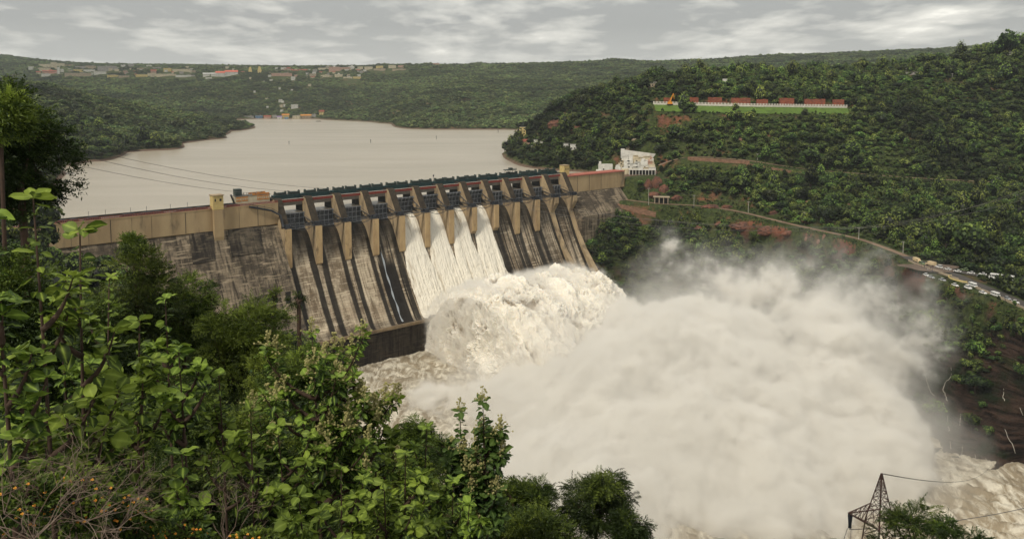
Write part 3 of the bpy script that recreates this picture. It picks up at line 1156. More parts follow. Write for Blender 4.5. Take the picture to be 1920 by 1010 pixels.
def pier_obj(k):
    s0 = PITCHB * k
    mb = MB()
    w = PIER_W
    back = [(0.6, 3.6), (-1.2, 0.6), (-1.7, -2.5), (-1.2, -6), (0.6, -9.5), (4, -12.6), (9.5, -15)]
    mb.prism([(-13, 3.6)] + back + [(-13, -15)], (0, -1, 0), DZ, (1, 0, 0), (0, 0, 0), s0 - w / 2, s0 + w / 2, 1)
    mb.prism([(1.5, 3.6), (3.2, 3.0), (13.2, -12.6), (13.2, -15)] + back[::-1], (0, -1, 0), DZ, (1, 0, 0), (0, 0, 0), s0 - w / 2 - 0.25, s0 + w / 2 + 0.25, 0)
    # rounded-off coping of the nose
    if k < 11:
        tz = -41.5 if k not in (7, 8) else -34
        low = [(-13, -15.01), (18.2, -15.01), (18.2, tz), (16.6, tz - 2.5), (8, -30), (-13, -30)]
        mb.prism(low, (0, -1, 0), DZ, (1, 0, 0), (0, 0, 0), s0 - w / 2 + 0.06, s0 + w / 2 - 0.06, 0)
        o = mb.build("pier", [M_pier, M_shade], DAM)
        f = MB()
        f.prism([(18.25, -15.3), (18.7, -15.3), (18.7, tz + 0.3), (18.25, tz - 0.2)], (0, -1, 0), DZ, (1, 0, 0), (0, 0, 0), s0 - w / 2 + 0.06, s0 + w / 2 - 0.06, 0)
        for zz in (-20.6, -26.4, -32.2, -38):
            if zz > tz + 1:
                f.box((s0, -18.72, zz), (w - 0.4, 0.14, 0.25), 0)
        f.build("nose", M_pierface, o)
    else:
        low = [(-13, -15.01), (7, -15.01), (12.6, -28.5), (19.6, -44.5), (30, -60.5), (43.2, -76), (49.8, -83), (49.8, -89), (-13, -89)]
        mb.prism(low, (0, -1, 0), DZ, (1, 0, 0), (0, 0, 0), s0 - w / 2 + 0.06, s0 + w / 2 - 0.06, 0)
        mb.prism([(7, -15.02), (18.2, -15.02), (18.2, -20), (12.7, -28.3)], (0, -1, 0), DZ, (1, 0, 0), (0, 0, 0), s0 - w / 2 + 0.3, s0 + w / 2 - 0.3, 0)
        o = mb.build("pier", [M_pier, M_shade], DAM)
        o["label"] = "tall pier running on down the chute as a training wall"
    cpg = MB()
    cpg.prism([(-1.0, 3.62), (1.8, 4.3), (3.6, 3.2), (13.5, -12.4), (14.4, -13.3), (14.4, -15.2), (13.21, -15.0), (13.21, -12.58), (3.22, 3.03), (1.52, 3.62)], (0, -1, 0), DZ, (1, 0, 0), (0, 0, 0), s0 - w / 2 - 0.2, s0 + w / 2 + 0.2, 0)
    for q in range(5):
        cpg.box((s0 + 1.6, -(5.0 + 1.7 * q), 0.6 - 2.65 * q), (0.5, 0.7, 0.6))
    cpg.build("coping", M_cope, o)
    b = MB()
    b.box((s0, -16.4, -13.6), (3.6, 3.2, 2.4))
    b.box((s0, -16.4, -12.2), (4.4, 2.2, 0.3))
    b.build("trunnion_box", M_blacksteel, o)


for k in range(13):
    pier_obj(k)

# radial gates
TRN = (15.0, -12.5)


def gate(k):
    s0, s1 = PITCHB * k + PIER_W / 2 + 0.1, PITCHB * (k + 1) - PIER_W / 2 - 0.1
    R = 15.2
    a0, a1 = math.radians(204), math.radians(158)
    lift = math.radians(-15) if 4 <= k <= 7 else 0.0
    a0, a1 = a0 + lift, a1 + lift
    n = 12
    arc = [(TRN[0] + R * math.cos(a0 + (a1 - a0) * i / n), TRN[1] + R * math.sin(a0 + (a1 - a0) * i / n)) for i in range(n + 1)]
    arc_in = [(TRN[0] + (R - 0.25) * math.cos(a0 + (a1 - a0) * i / n), TRN[1] + (R - 0.25) * math.sin(a0 + (a1 - a0) * i / n)) for i in range(n + 1)]
    mb = MB()
    for i in range(n):
        mb.prism([arc[i], arc_in[i], arc_in[i + 1], arc[i + 1]], (0, -1, 0), DZ, (1, 0, 0), (0, 0, 0), s0, s1)
    root = mb.build("gate", M_steel, DAM)
    rb = MB()
    for j in range(6):
        s = s0 + 0.3 + (s1 - s0 - 0.6) * j / 5
        for i in range(n):
            a = a0 + (a1 - a0) * i / n
            b_ = a0 + (a1 - a0) * (i + 1) / n
            rr0, rr1 = R - 0.9, R - 0.27
            rb.prism([(TRN[0] + r * math.cos(x), TRN[1] + r * math.sin(x)) for x, r in ((a, rr1), (a, rr0), (b_, rr0), (b_, rr1))], (0, -1, 0), DZ, (1, 0, 0), (0, 0, 0), s - 0.16, s + 0.16)
    for i in (0, 4, 8, 12):
        a = a0 + (a1 - a0) * i / n
        c = (TRN[0] + (R - 1.15) * math.cos(a), TRN[1] + (R - 1.15) * math.sin(a))
        rb.box(((s0 + s1) / 2, -c[0], c[1]), (s1 - s0, 0.45, 0.42))
    rb.build("rib", M_rib, root)
    ar = MB()
    for s in (s0 + 0.7, s1 - 0.7):
        for i in (3, 9):
            a = a0 + (a1 - a0) * i / n
            ar.tube([LD(s, TRN[0] + (R - 1.2) * math.cos(a), TRN[1] + (R - 1.2) * math.sin(a)), LD(s, TRN[0], TRN[1])], 0.30, 6)
        a, b_ = a0 + (a1 - a0) * 3 / n, a0 + (a1 - a0) * 9 / n
        ar.tube([LD(s, TRN[0] + 8 * math.cos(a), TRN[1] + 8 * math.sin(a)), LD(s, TRN[0] + 8 * math.cos(b_), TRN[1] + 8 * math.sin(b_))], 0.16, 5)
    ar.build("gate_arm", M_steel, root)


for k in range(12):
    gate(k)

# walkways strung between the pier notches
for k in range(12):
    s0, s1 = PITCHB * k + 2.2, PITCHB * (k + 1) - 2.2
    mb = MB()
    zc, t0, t1 = -14.2, 15.8, 17.4
    mb.box(((s0 + s1) / 2, -(t0 + t1) / 2, zc), (s1 - s0, t1 - t0, 0.22))
    n = 9
    for t in (t0, t1):
        top = [LD(s0 + (s1 - s0) * i / n, t, zc + 1.1) for i in range(n + 1)]
        mb.tube([top[0], top[-1]], 0.07, 4)
        mb.tube([LD(s0, t, zc + 0.55), LD(s1, t, zc + 0.55)], 0.05, 4)
        for p in top:
            mb.tube([(p[0], p[1], zc), p], 0.05, 4)
        sag = [LD(s0 + (s1 - s0) * i / 12, t, zc - 0.2 - 2.6 * math.sin(math.pi * i / 12)) for i in range(13)]
        mb.tube(sag, 0.13, 4)
        for i in range(1, 12, 2):
            mb.tube([sag[i], (sag[i][0], sag[i][1], zc)], 0.08, 4)
    # stays rising towards the gate trunnions
    mb.tube([LD(s0, 16, -12.6), LD(s0 + 8.5, 9.5, -7.6), LD(s1 - 4, 9.5, -7.6), LD(s1, 16, -13)], 0.13, 5)
    mb.tube([LD(s0 + 8.5, 9.5, -7.6), LD(s0 + 8.5, 9.5, -12.2)], 0.09, 4)
    mb.build("walkway", M_blacksteel if k % 2 else M_steel, DAM)

# road deck, red parapet, hoist bridge and its machines
mb = MB()
mb.box((135, 7.0, 1.15), (276, 10.5, 0.6))
mb.box((135, 1.6, -0.65), (274, 0.7, 2.6))
mb.build("road_deck", M_grey, DAM)
for k in range(12):
    s0, s1 = PITCHB * k + 2.3, PITCHB * (k + 1) - 2.3
    mb = MB()
    mb.box(((s0 + s1) / 2, -0.6, 1.75), (s1 - s0, 0.30, 1.9))
    n = 9
    for i in range(n + 1):
        mb.box((s0 + 0.3 + (s1 - s0 - 0.6) * i / n, -0.85, 1.7), (0.35, 0.2, 2.0))
    o = mb.build("parapet", M_red, DAM)
    c = MB()
    c.box(((s0 + s1) / 2, -0.6, 2.83), (s1 - s0, 0.55, 0.22))
    c.build("coping", M_white, o)
for k in range(12):
    s0, s1 = PITCHB * k + 0.5, PITCHB * (k + 1) - 0.5
    mb = MB()
    mb.box(((s0 + s1) / 2, 6.0, 5.4), (s1 - s0, 0.5, 2.6))
    mb.box(((s0 + s1) / 2, 9.4, 5.4), (s1 - s0, 0.5, 2.6))
    mb.box(((s0 + s1) / 2, 7.7, 6.85), (s1 - s0, 4.8, 0.2))
    for i in range(15):
        mb.box((s0 + 0.3 + (s1 - s0 - 0.6) * i / 14, 5.65, 5.4), (0.22, 0.28, 2.5))
    mb.box(((s0 + s1) / 2, 5.6, 6.7), (s1 - s0, 0.35, 0.2))
    o = mb.build("hoist_girder", M_teal, DAM)
    o.location.z = -1.9
    r = MB()
    r.tube([(s0, 5.35, 7.9), (s1, 5.35, 7.9)], 0.06, 4)
    for i in range(8):
        x = s0 + (s1 - s0) * i / 7
        r.tube([(x, 5.35, 6.9), (x, 5.35, 7.9)], 0.05, 4)
    r.build("railing", M_steel, o)
    for j in (0, 1):
        c = s0 + (s1 - s0) * (0.27 + 0.47 * j)
        h = MB()
        h.box((c, 7.7, 7.2), (8.6, 3.4, 0.5))
        rr = random.Random(k * 2 + j)
        for i in range(6):
            x = c - 3.6 + 1.45 * i
            h.box((x, 7.7 + rr.uniform(-0.5, 0.5), 8.05), (1.15, 2.3, 1.2 + rr.uniform(0, 0.6)))
        h.tube([(c - 3.8, 6.6, 8.3), (c + 3.8, 6.6, 8.3)], 0.45, 8)
        h.box((c - 3.9, 7.7, 8.5), (0.3, 3.0, 2.2))
        h.box((c + 3.9, 7.7, 8.5), (0.3, 3.0, 2.2))
        h.build("hoist", M_hoist, DAM).location.z = -1.9
# supports of the hoist bridge on each pier
for k in range(13):
    mb = MB()
    for y in (6.0, 9.4):
        mb.box((PITCHB * k, y, 2.5), (1.6, 0.9, 4.0))
    mb.box((PITCHB * k, 7.7, 4.45), (2.0, 4.6, 0.5))
    mb.build("hoist_support", M_pier, DAM).location.z = -1.9
# travelling gantry and a signal post
g = MB()
gs = inv_dam(956, 330, -8)[0]
for dx in (-4.5, 4.5):
    for y in (5.7, 9.7):
        g.tube([(gs + dx, y, 7.0), (gs + dx * 0.85, y, 11.2)], 0.22, 5)
g.box((gs, 7.7, 11.3), (11.5, 4.6, 0.6))
for i in range(5):
    g.tube([(gs - 4 + 2 * i, 5.7, 11.6), (gs - 3 + 2 * i, 5.7, 12.8)], 0.12, 4)
    g.tube([(gs - 3 + 2 * i, 5.7, 12.8), (gs - 2 + 2 * i, 5.7, 11.6)], 0.12, 4)
g.box((gs + 0.5, 7.7, 12.2), (3.0, 2.6, 1.5))
for dx in (-4.5, 4.5):
    g.tube([(gs + dx * 0.9, 5.7, 9), (gs, 5.7, 11.2)], 0.12, 4)
g.build("gantry_crane", M_hoist, DAM).location.z = -1.9
g = MB()
ps = inv_dam(812, 340, -6)[0]
g.tube([(ps, 5.4, 6.9), (ps, 5.4, 12.2)], 0.12, 5)
g.box((ps, 5.4, 11.9), (0.7, 0.7, 1.5))
g.build("signal_post", M_blacksteel, DAM).location.z = -1.9

# left non-overflow section
SL = -205.0
mb = MB()
mb.prism([(7.6, 1.6), (8.0, 1.6), (8.0, -12.2), (7.2, -12.8), (-3.0, -12.8), (-3.0, 1.6)], (0, -1, 0), DZ, (1, 0, 0), (0, 0, 0), SL, -2.2)
o = mb.build("upper_wall", M_ochre, DAM)
for u in (132, 165, 207, 247, 284, 348, 449, 484, 497):
    s, _ = inv_dam(u, 420, 8)
    j = MB()
    j.box((s, -8.03, -5.4), (0.32 if u in (207, 348, 484) else 0.12, 0.1, 13.4))
    j.build("joint", M_dark, o)
mb = MB()
mb.box(((SL - 2.2) / 2, -7.7, 1.95), (-SL - 2.2, 0.9, 0.7))
mb.build("string_course", M_ochre, DAM)
mb = MB()
n = 110
mb.box(((SL - 2.2) / 2, -7.85, 3.62), (-SL - 2.2, 0.34, 0.26))
mb.box(((SL - 2.2) / 2, -7.85, 2.42), (-SL - 2.2, 0.34, 0.24))
for i in range(n * 2):
    mb.box((SL + (-SL - 2.2) * (i + 0.5) / (n * 2), -7.85, 3.0), (0.38, 0.22, 1.0))
mb.build("balustrade", M_redbal, DAM)
mb = MB()
mb.box(((SL - 2.2) / 2, -2.2, 1.75), (-SL - 2.2, 10.2, 0.3))
mb.build("road_deck", M_grey, DAM)
mb = MB()
mb.box(((SL - 2.2) / 2, 3.0, 2.6), (-SL - 2.2, 0.3, 1.5))
mb.build("upstream_kerb", M_dark, DAM)
# low dark humps along the kerb
for i, u in enumerate((112, 137, 172, 240, 282, 346, 375, 436)):
    s, _ = inv_dam(u, 402 - 0.08 * (u - 97), 4)
    L_ = (8, 6, 9, 10, 16, 12, 9, 9)[i]
    prof = []
    for q in range(9):
        a = math.pi * q / 8
        prof.append((1.3 - 1.6 * math.cos(a), 1.95 + 1.15 * math.sin(a) ** 0.8))
    hb = MB()
    nseg = 14
    for q in range(nseg):
        k0 = math.sin(math.pi * (q + 0.2) / (nseg + 0.4)) ** 0.4
        x = s - L_ / 2 + L_ * q / nseg
        hb.box((x, -5.2, 1.95 + 1.0 * k0), (L_ / nseg + 0.05, 2.6, 2.0 * k0), taper=0.7)
    hb.build("dark_hump", M_blacksteel, DAM)
# lamp posts on the left balustrade
for i, u in enumerate((103, 118, 166, 198, 245, 275, 320, 352)):
    s, _ = inv_dam(u, 405, 7.5)
    lp = MB()
    lp.tube([(s, -7.85, 3.7), (s, -7.85, 7.4)], 0.09, 5)
    lp.box((s, -7.6, 7.4), (0.3, 0.9, 0.2))
    lp.build("lamp_post", M_blacksteel, DAM)
# masonry face below
ssx = np.linspace(SL, -2.3, 200)
ttx = np.linspace(7.4, 60, 60)
SS, TT = np.meshgrid(ssx, ttx)
ZZ = -12.9 - (TT - 7.4) * 1.55 + (fbm(SS / 5, TT / 5, oct=4, seed=9) - 0.5) * 0.5
_id = np.arange(SS.size).reshape(SS.shape)
_q = np.stack([_id[:-1, :-1], _id[1:, :-1], _id[1:, 1:], _id[:-1, 1:]], -1).reshape(-1, 4)
me = mesh_np("masonry_face", np.stack([SS, -TT, ZZ], -1).reshape(-1, 3), quads=_q, mats=[M_face], smooth_=True)
link(bpy.data.objects.new("masonry_face", me), DAM)
# dark monolith panels on it (black lichen-stained lifts)
for (u0, u1, v0, v1) in ((352, 398, 428, 496), (425, 487, 420, 482)):
    mb = MB()
    P = []
    for (u, v) in ((u0, v0), (u1, v0 - 6), (u1 + 6, v1 - 8), (u0 + 10, v1)):
        # meet the sloping face
        d = ray(u, v)
        lo, hi = 300.0, 700.0
        for _ in range(50):
            mid = (lo + hi) / 2
            p = np.array([0, 0, CAMZ]) + d * mid - DO
            t, z = p @ DT, p[2]
            if z > -12.9 - (t - 7.4) * 1.55:
                lo = mid
            else:
                hi = mid
        P.append((p @ DS, -(p @ DT) - 0.42, p[2] + 0.30))
    Pb = [(a, b + 1.2, c - 0.8) for a, b, c in P]
    mb.add(P + Pb, [(0, 1, 2, 3), (7, 6, 5, 4), (0, 4, 5, 1), (1, 5, 6, 2), (2, 6, 7, 3), (3, 7, 4, 0)])
    M_lich = M_lich if 'M_lich' in globals() else masonry_material("black_lichen_masonry", (0.045, 0.036, 0.028), (0.022, 0.018, 0.015), (0.16, 0.13, 0.09))
    mb.build("stained_panel", M_lich, DAM)
# sluice slot with its spout of water, left of the first pier
so = inv_dam(543, 585, 38)
mb = MB()
mb.box((-9.5, -37.4, -58.0), (3.2, 1.2, 11))
mb.build("sluice_slot", M_dark, DAM)

# valve tower on the left wall
ts = inv_dam(408, 400, 9)[0]
mb = MB()
mb.prism([(8.1, 1.6), (11.4, 1.6), (11.4, -16), (10.6, -21), (8.1, -21)], (0, -1, 0), DZ, (1, 0, 0), (0, 0, 0), ts - 3.0, ts + 3.0)
mb.build("buttress", M_ochre, DAM)
mb = MB()
mb.box((ts, -8.0, 6.3), (6.6, 6.2, 9.0))
o = mb.build("valve_tower", M_yellow, DAM)
c = MB()
c.box((ts, -8.0, 11.0), (7.4, 7.0, 0.5))
c.build("roof", M_pier, o)
c = MB()
c.box((ts + 1.4, -11.14, 8.0), (1.3, 0.12, 1.5))
c.box((ts - 2.0, -11.14, 8.0), (0.8, 0.12, 1.8))
c.build("window", M_window, o)
# stair running down to the first notch
mb = MB()
a = inv_dam(468, 388, 9)
b_ = inv_dam(510, 400, 10)
mb.tube([LD(a[0], 8.6, 1.4), LD(b_[0], 9.6, -2.6), LD(-2.6, 12.5, -6), LD(-2.6, 17, -13.5)], 0.7, 6)
mb.tube([LD(a[0], 8.6, 3.0), LD(b_[0], 9.6, -1.0), LD(-2.9, 12.5, -4.4), LD(-2.9, 17, -12)], 0.12, 5)
mb.build("access_stair", M_blacksteel, DAM)

# right end: ochre wall, coral coping, yellow tower
s_end = 270 + 78
mb = MB()
mb.prism([(1.0, 0.2), (5.0, 0.2), (5.0, -14.5), (1.0, -14.5)], (0, -1, 0), DZ, (1, 0, 0), (0, 0, 0), 272.3, s_end)
o = mb.build("upper_wall", M_ochre, DAM)
for u in (1083, 1105, 1127):
    s, _ = inv_dam(u, 340, 5)
    j = MB()
    j.box((s, -5.03, -7), (0.3, 0.1, 14.2))
    j.build("joint", M_dark, o)
mb = MB()
mb.box(((272.3 + s_end) / 2, -3.3, 0.62), (s_end - 272.3, 4.6, 0.8))
mb.box(((272.3 + s_end) / 2, 3.4, 0.9), (s_end - 272.3, 9, 0.3))
mb.build("coping", M_coral, DAM)
mb = MB()
mb.prism([(4.8, -14.6), (24, -34), (24, -60), (0, -60), (0, -14.6)], (0, -1, 0), DZ, (1, 0, 0), (0, 0, 0), 272.2, s_end - 6)
mb.build("masonry_face", M_face, DAM)
mb = MB()
mb.box((275.2, 2.0, 5.0), (6.4, 6.0, 10.0))
o = mb.build("valve_tower", M_yellow, DAM)
c = MB()
c.box((275.2, 2.0, 10.2), (7.0, 6.6, 0.4))
c.build("roof", M_pier, o)
c = MB()
c.box((274.2, -1.05, 6.8), (0.9, 0.12, 1.7))
c.box((276.8, -1.05, 6.8), (0.9, 0.12, 1.7))
c.build("window", M_window, o)

# ------------------------------------------------------------------ falling water
def flow_material(name, pale, brown, lo=0.42, hi=0.66, sss=0.0):
    m = bpy.data.materials.new(name)
    m.use_nodes = True
    N, L = m.node_tree.nodes, m.node_tree.links
    b = N['Principled BSDF']
    b.inputs['Roughness'].default_value = 0.8
    if sss:
        b.inputs['Subsurface Weight'].default_value = sss
        b.inputs['Subsurface Radius'].default_value = (1.0, 0.9, 0.75)
        b.inputs['Subsurface Scale'].default_value = 0.9
    b.inputs['Specular IOR Level'].default_value = 0.2
    a = N.new('ShaderNodeAttribute')
    a.attribute_name = 'foam'
    x = N.new('ShaderNodeMixRGB')
    x.inputs[1].default_value = (*brown, 1)
    x.inputs[2].default_value = (*pale, 1)
    r = N.new('ShaderNodeMapRange')
    r.inputs['From Min'].default_value = lo
    r.inputs['From Max'].default_value = hi
    L.new(a.outputs['Fac'], r.inputs['Value'])
    L.new(r.outputs[0], x.inputs[0])
    L.new(x.outputs[0], b.inputs['Base Color'])
    geo = N.new('ShaderNodeNewGeometry')
    n = N.new('ShaderNodeTexNoise')
    n.inputs['Scale'].default_value = 0.8
    n.inputs['Detail'].default_value = 6
    n.inputs['Roughness'].default_value = 0.7
    L.new(geo.outputs['Position'], n.inputs['Vector'])
    bp = N.new('ShaderNodeBump')
    bp.inputs['Distance'].default_value = 0.5
    L.new(n.outputs['Fac'], bp.inputs['Height'])
    L.new(bp.outputs[0], b.inputs['Normal'])
    return m


M_curtain = flow_material("falling_silty_water", (0.82, 0.77, 0.66), (0.38, 0.30, 0.19), 0.22, 0.52)
for k in range(4, 8):
    nt, nsx = 260, 170
    t = np.linspace(1.0, 52, nt)
    w = np.linspace(-1, 1, nsx)
    W_, T_ = np.meshgrid(w, t)
    ctr = PITCHB * (k + 0.5)
    half = 9.2 + 2.5 * smooth(16, 26, T_)
    edge = (fbm(T_ / 3, T_ * 0 + k * 5, oct=4, seed=k) - 0.5) * 1.6 * smooth(14, 30, T_)
    S_ = ctr + W_ * half + np.sign(W_) * np.abs(W_) ** 8 * (edge if k == 7 else edge * 0.4)
    th = np.interp(T_, [1, 6, 18, 35, 52], [2.6, 2.4, 1.9, 1.9, 2.4]) * (1 - np.abs(W_) ** 10 * 0.85)
    st = fbm(S_ / 0.9, T_ / 16, oct=5, seed=40 + k, gain=0.62)
    st2 = fbm(S_ / 5.0, T_ / 30 + 5, oct=3, seed=60 + k)
    seam = np.abs(W_) ** 30
    clump = fbm(S_ / 1.3, T_ / 2.4, oct=4, seed=70 + k, gain=0.65)
    amp = 0.5 + 1.3 * smooth(8, 40, T_)
    off = th + (st - 0.5) * amp * 1.2 + (st2 - 0.5) * 2.0 * smooth(4, 20, T_) + (clump - 0.5) * amp * 1.1
    # normal of the chute in (t, z)
    zc = chute_z(T_)
    dz = np.gradient(zc, axis=0) / np.gradient(T_, axis=0)
    nn = np.sqrt(1 + dz * dz)
    tt = T_ - dz / nn * off
    zz = zc + off / nn
    foam = 0.26 + 0.62 * st + 0.7 * (st2 - 0.5) + 0.5 * (clump - 0.5) - 0.10 * seam + 0.1 * smooth(5, 30, T_)
    P = np.stack([DO[i] + DS[i] * S_ + DT[i] * tt + DZ[i] * zz for i in range(3)], -1).reshape(-1, 3)
    _id = np.arange(S_.size).reshape(S_.shape)
    _q = np.stack([_id[:-1, :-1], _id[1:, :-1], _id[1:, 1:], _id[:-1, 1:]], -1).reshape(-1, 4)
    o = link(bpy.data.objects.new("waterfall", mesh_np("waterfall", P, quads=_q, mats=[M_curtain], smooth_=True, attrs={'foam': foam.ravel()})))
    tag(o, ("first foaming water curtain from the left, along the dry dark chute",
            "second foaming water curtain from the left, between two pier noses",
            "third foaming water curtain from the left, between two pier noses",
            "rightmost foaming water curtain with a ragged white edge")[k - 4], "waterfall", group="water curtains falling from the open gates", kind="thing")

# the great flipped jet leaving the bucket
M_jet = flow_material("tumbling_silty_spray", (0.84, 0.79, 0.69), (0.24, 0.165, 0.08), 0.20, 0.50, sss=0.7)
nt, na = 620, 760
t = np.linspace(46, 196, nt)
a = np.linspace(0, 1, na)
AA, TT = np.meshgrid(a, t)
tau = (TT - 50) / 23.2
zc = -86.5 + 25.6 * tau - 4.905 * tau * tau
zc = np.maximum(zc, -109.5)
spread = smooth(50, 150, TT)
s_l = 88.5 - 5 * spread
s_r = 181 + 20 * spread
base = RIVER_Z - 2.0
# cross-section: up the left flank, over the crown, down the right flank
fl, fr = 0.26, 0.88
u1 = np.clip(AA / fl, 0, 1)
u2 = np.clip((AA - fl) / (fr - fl), 0, 1)
u3 = np.clip((AA - fr) / (1 - fr), 0, 1)
s = np.where(AA < fl, s_l + 1.5 * u1, np.where(AA < fr, s_l + 1.5 + (s_r - s_l - 3) * u2, s_r - 1.5 + 1.5 * u3))
crown = zc - 5.5 * (1 - smooth(0, 0.14, u2)) - 5 * smooth(0.86, 1.0, u2)
hL = crown * 1.0
z = np.where(AA < fl, base + (hL - base) * u1 ** 0.9, np.where(AA < fr, crown, base + (crown - base) * (1 - u3)))
# outward direction
ns_ = np.where(AA < fl, -(1 - 0.5 * u1), np.where(AA < fr, -0.5 * (1 - smooth(0, 0.12, u2)) + 0.5 * smooth(0.88, 1, u2), 0.5 + 0.5 * u3))
slope = np.gradient(zc, axis=0) / np.gradient(TT, axis=0)
nt_ = -slope / np.sqrt(1 + slope ** 2) * np.where((AA > fl) & (AA < fr), 1, 0.4)
nz_ = np.sqrt(np.clip(1 - ns_ ** 2, 0.05, 1)) / np.sqrt(1 + slope ** 2)
# lanes drawn out along the flow, torn into tufts that hang and fall
path = TT * 1.25
warp = (fbm(s / 9, path / 9, z / 9, oct=3, seed=27) - 0.5) * 9
big = fbm((s + warp) / 15, path / 24, z / 17, oct=3, seed=21)
lane = fbm((s + warp * .7) / 5.5, (path + warp) / 42, z / 40, oct=4, seed=22, gain=0.55)
tuft = fbm((s + warp) / 3.2, (path + warp) / 6.5, z / 6.0, oct=5, seed=23, gain=0.66)
ridg = 1 - fbm((s + warp) / 6.0, (path + warp * 1.4) / 9.0, z / 7.5, oct=4, seed=26, billow=True, gain=0.6)
fine = fbm(s / 0.9, path / 1.2, z / 1.0, oct=3, seed=24, gain=0.7)
rough = smooth(50, 84, TT)
patch = smooth(0.50, 0.62, fbm((s + warp) / 13 + 7, (path + warp) / 15, z / 15, oct=3, seed=28))
disp = (big - 0.5) * 15 * rough + (lane - 0.5) * 12 * rough + (ridg - 0.62) * (2.5 + 5.5 * patch) * rough + (tuft - 0.5) * (2.6 + 5.0 * patch) * (0.25 + 0.75 * rough) + (fine - 0.5) * (0.9 + 1.5 * patch)
S_ = s + ns_ * disp
T_ = TT + nt_ * disp
Z_ = np.maximum(z + nz_ * disp - 0.25 * np.abs(disp) * (AA < fl), base - 1)
foam = 0.56 - 0.19 * patch + (0.45 + 1.3 * patch) * (tuft - 0.5) + (0.4 + 1.2 * patch) * (ridg - 0.62) + (0.25 + 0.9 * patch) * (fine - 0.5) + 0.8 * (lane - 0.5) + 0.3 * (big - 0.5) + 0.1 * (1 - rough)
P = np.stack([DO[i] + DS[i] * S_ + DT[i] * T_ + DZ[i] * Z_ for i in range(3)], -1).reshape(-1, 3)
_id = np.arange(S_.size).reshape(S_.shape)
_q = np.stack([_id[:-1, :-1], _id[1:, :-1], _id[1:, 1:], _id[:-1, 1:]], -1).reshape(-1, 4)
# flung drops and shreds torn off the surface, part of the same plume
rj = np.random.default_rng(77)
PG = P.reshape(nt, na, 3)
nd = 26000
ii, jj = rj.integers(20, nt - 2, nd), rj.integers(2, na - 2, nd)
base_p = PG[ii, jj]
du, dv = PG[ii + 1, jj] - PG[ii - 1, jj], PG[ii, jj + 1] - PG[ii, jj - 1]
nv = np.cross(du, dv)
nv /= np.linalg.norm(nv, axis=1, keepdims=True) + 1e-9
ctrp = PG.reshape(-1, 3).mean(0)
sg = np.sign(((base_p - ctrp) * nv).sum(1))[:, None]
dist = rj.exponential(1.1, nd)[:, None] * np.interp(ii, [20, 160, nt], [0.2, 1.0, 1.3])[:, None]
c = base_p + nv * sg * dist + rj.normal(size=(nd, 3)) * 0.3
sz = rj.uniform(0.08, 0.34, nd) * np.exp(-dist[:, 0] / 4)
tet = np.array([(1, 1, 1), (-1, -1, 1), (-1, 1, -1), (1, -1, -1)]) * 0.7
dv_ = (c[:, None, :] + tet[None] * sz[:, None, None] * rj.uniform(0.5, 1.4, (nd, 4, 1))).reshape(-1, 3)
tt_ = (np.array([(0, 1, 2), (0, 3, 1), (0, 2, 3), (1, 3, 2)])[None] + (np.arange(nd) * 4)[:, None, None]).reshape(-1, 3) + len(P)
allP = np.concatenate([P, dv_])
allF = np.concatenate([foam.ravel(), np.full(len(dv_), 0.55)])
o = link(bpy.data.objects.new("water_jet", mesh_np("water_jet", allP, quads=_q, tris=tt_, mats=[M_jet], smooth_=True, attrs={'foam': allF})))
tag(o, "huge tumbling plume of muddy water thrown off the foot of the dam", "water plume", kind="stuff")

# thin clear stream down the wet fourth bay, and the sluice spout
M_trickle = material("white_trickle", (0.42, 0.46, 0.50), (0.22, 0.24, 0.26), 2.0, detail=6)
tt = np.linspace(17, 46, 60)
P = []
for q in tt:
    for w in (-0.75, 0, 0.75):
        s_ = PITCHB * 3.0 + 4.6 + w * (0.7 + 0.3 * math.sin(q)) + 0.25 * math.sin(q * 0.7)
        P.append(dam(s_, q + 0.28, chute_z(q) + 0.30 + (0.12 if w == 0 else 0)))
i = np.arange(len(P)).reshape(-1, 3)
q = np.stack([i[:-1, :-1], i[1:, :-1], i[1:, 1:], i[:-1, 1:]], -1).reshape(-1, 4)
o = link(bpy.data.objects.new("water_trickle", mesh_np("water_trickle", P, quads=q, mats=[M_trickle], smooth_=True)))
tag(o, "thin pale stream of water running down a dark dry chute", "trickle", kind="thing")
M_spout = material("white_spout", (0.72, 0.72, 0.70), (0.55, 0.55, 0.52), 0.9)
mb = MB()
pts = []
for i in range(12):
    f = i / 11
    pts.append(tuple(dam(-9.5 + 2 * f, 37.5 + 9 * f, -63 - 26 * f ** 1.4)))
mb.tube(pts, 0.7, 9, r1=2.2)
o = mb.build("water_spout", M_spout, None, True)
tag(o, "narrow white spout of water from the sluice beside the first pier", "spout")

# ------------------------------------------------------------------ woods on the hills
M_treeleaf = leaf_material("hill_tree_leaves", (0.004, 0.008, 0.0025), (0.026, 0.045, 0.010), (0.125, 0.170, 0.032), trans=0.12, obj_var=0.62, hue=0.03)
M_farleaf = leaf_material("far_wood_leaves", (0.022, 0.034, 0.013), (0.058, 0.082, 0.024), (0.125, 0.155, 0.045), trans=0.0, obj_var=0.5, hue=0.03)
M_bark = material("grey_brown_bark", (0.075, 0.055, 0.04), (0.04, 0.03, 0.022), 3.0, rough=0.95)


def ico(sub=1):
    bm = bmesh.new()
    bmesh.ops.create_icosphere(bm, subdivisions=sub, radius=1.0)
    V = np.array([v.co[:] for v in bm.verts])
    T = np.array([[v.index for v in f.verts] for f in bm.faces])
    bm.free()
    return V, T


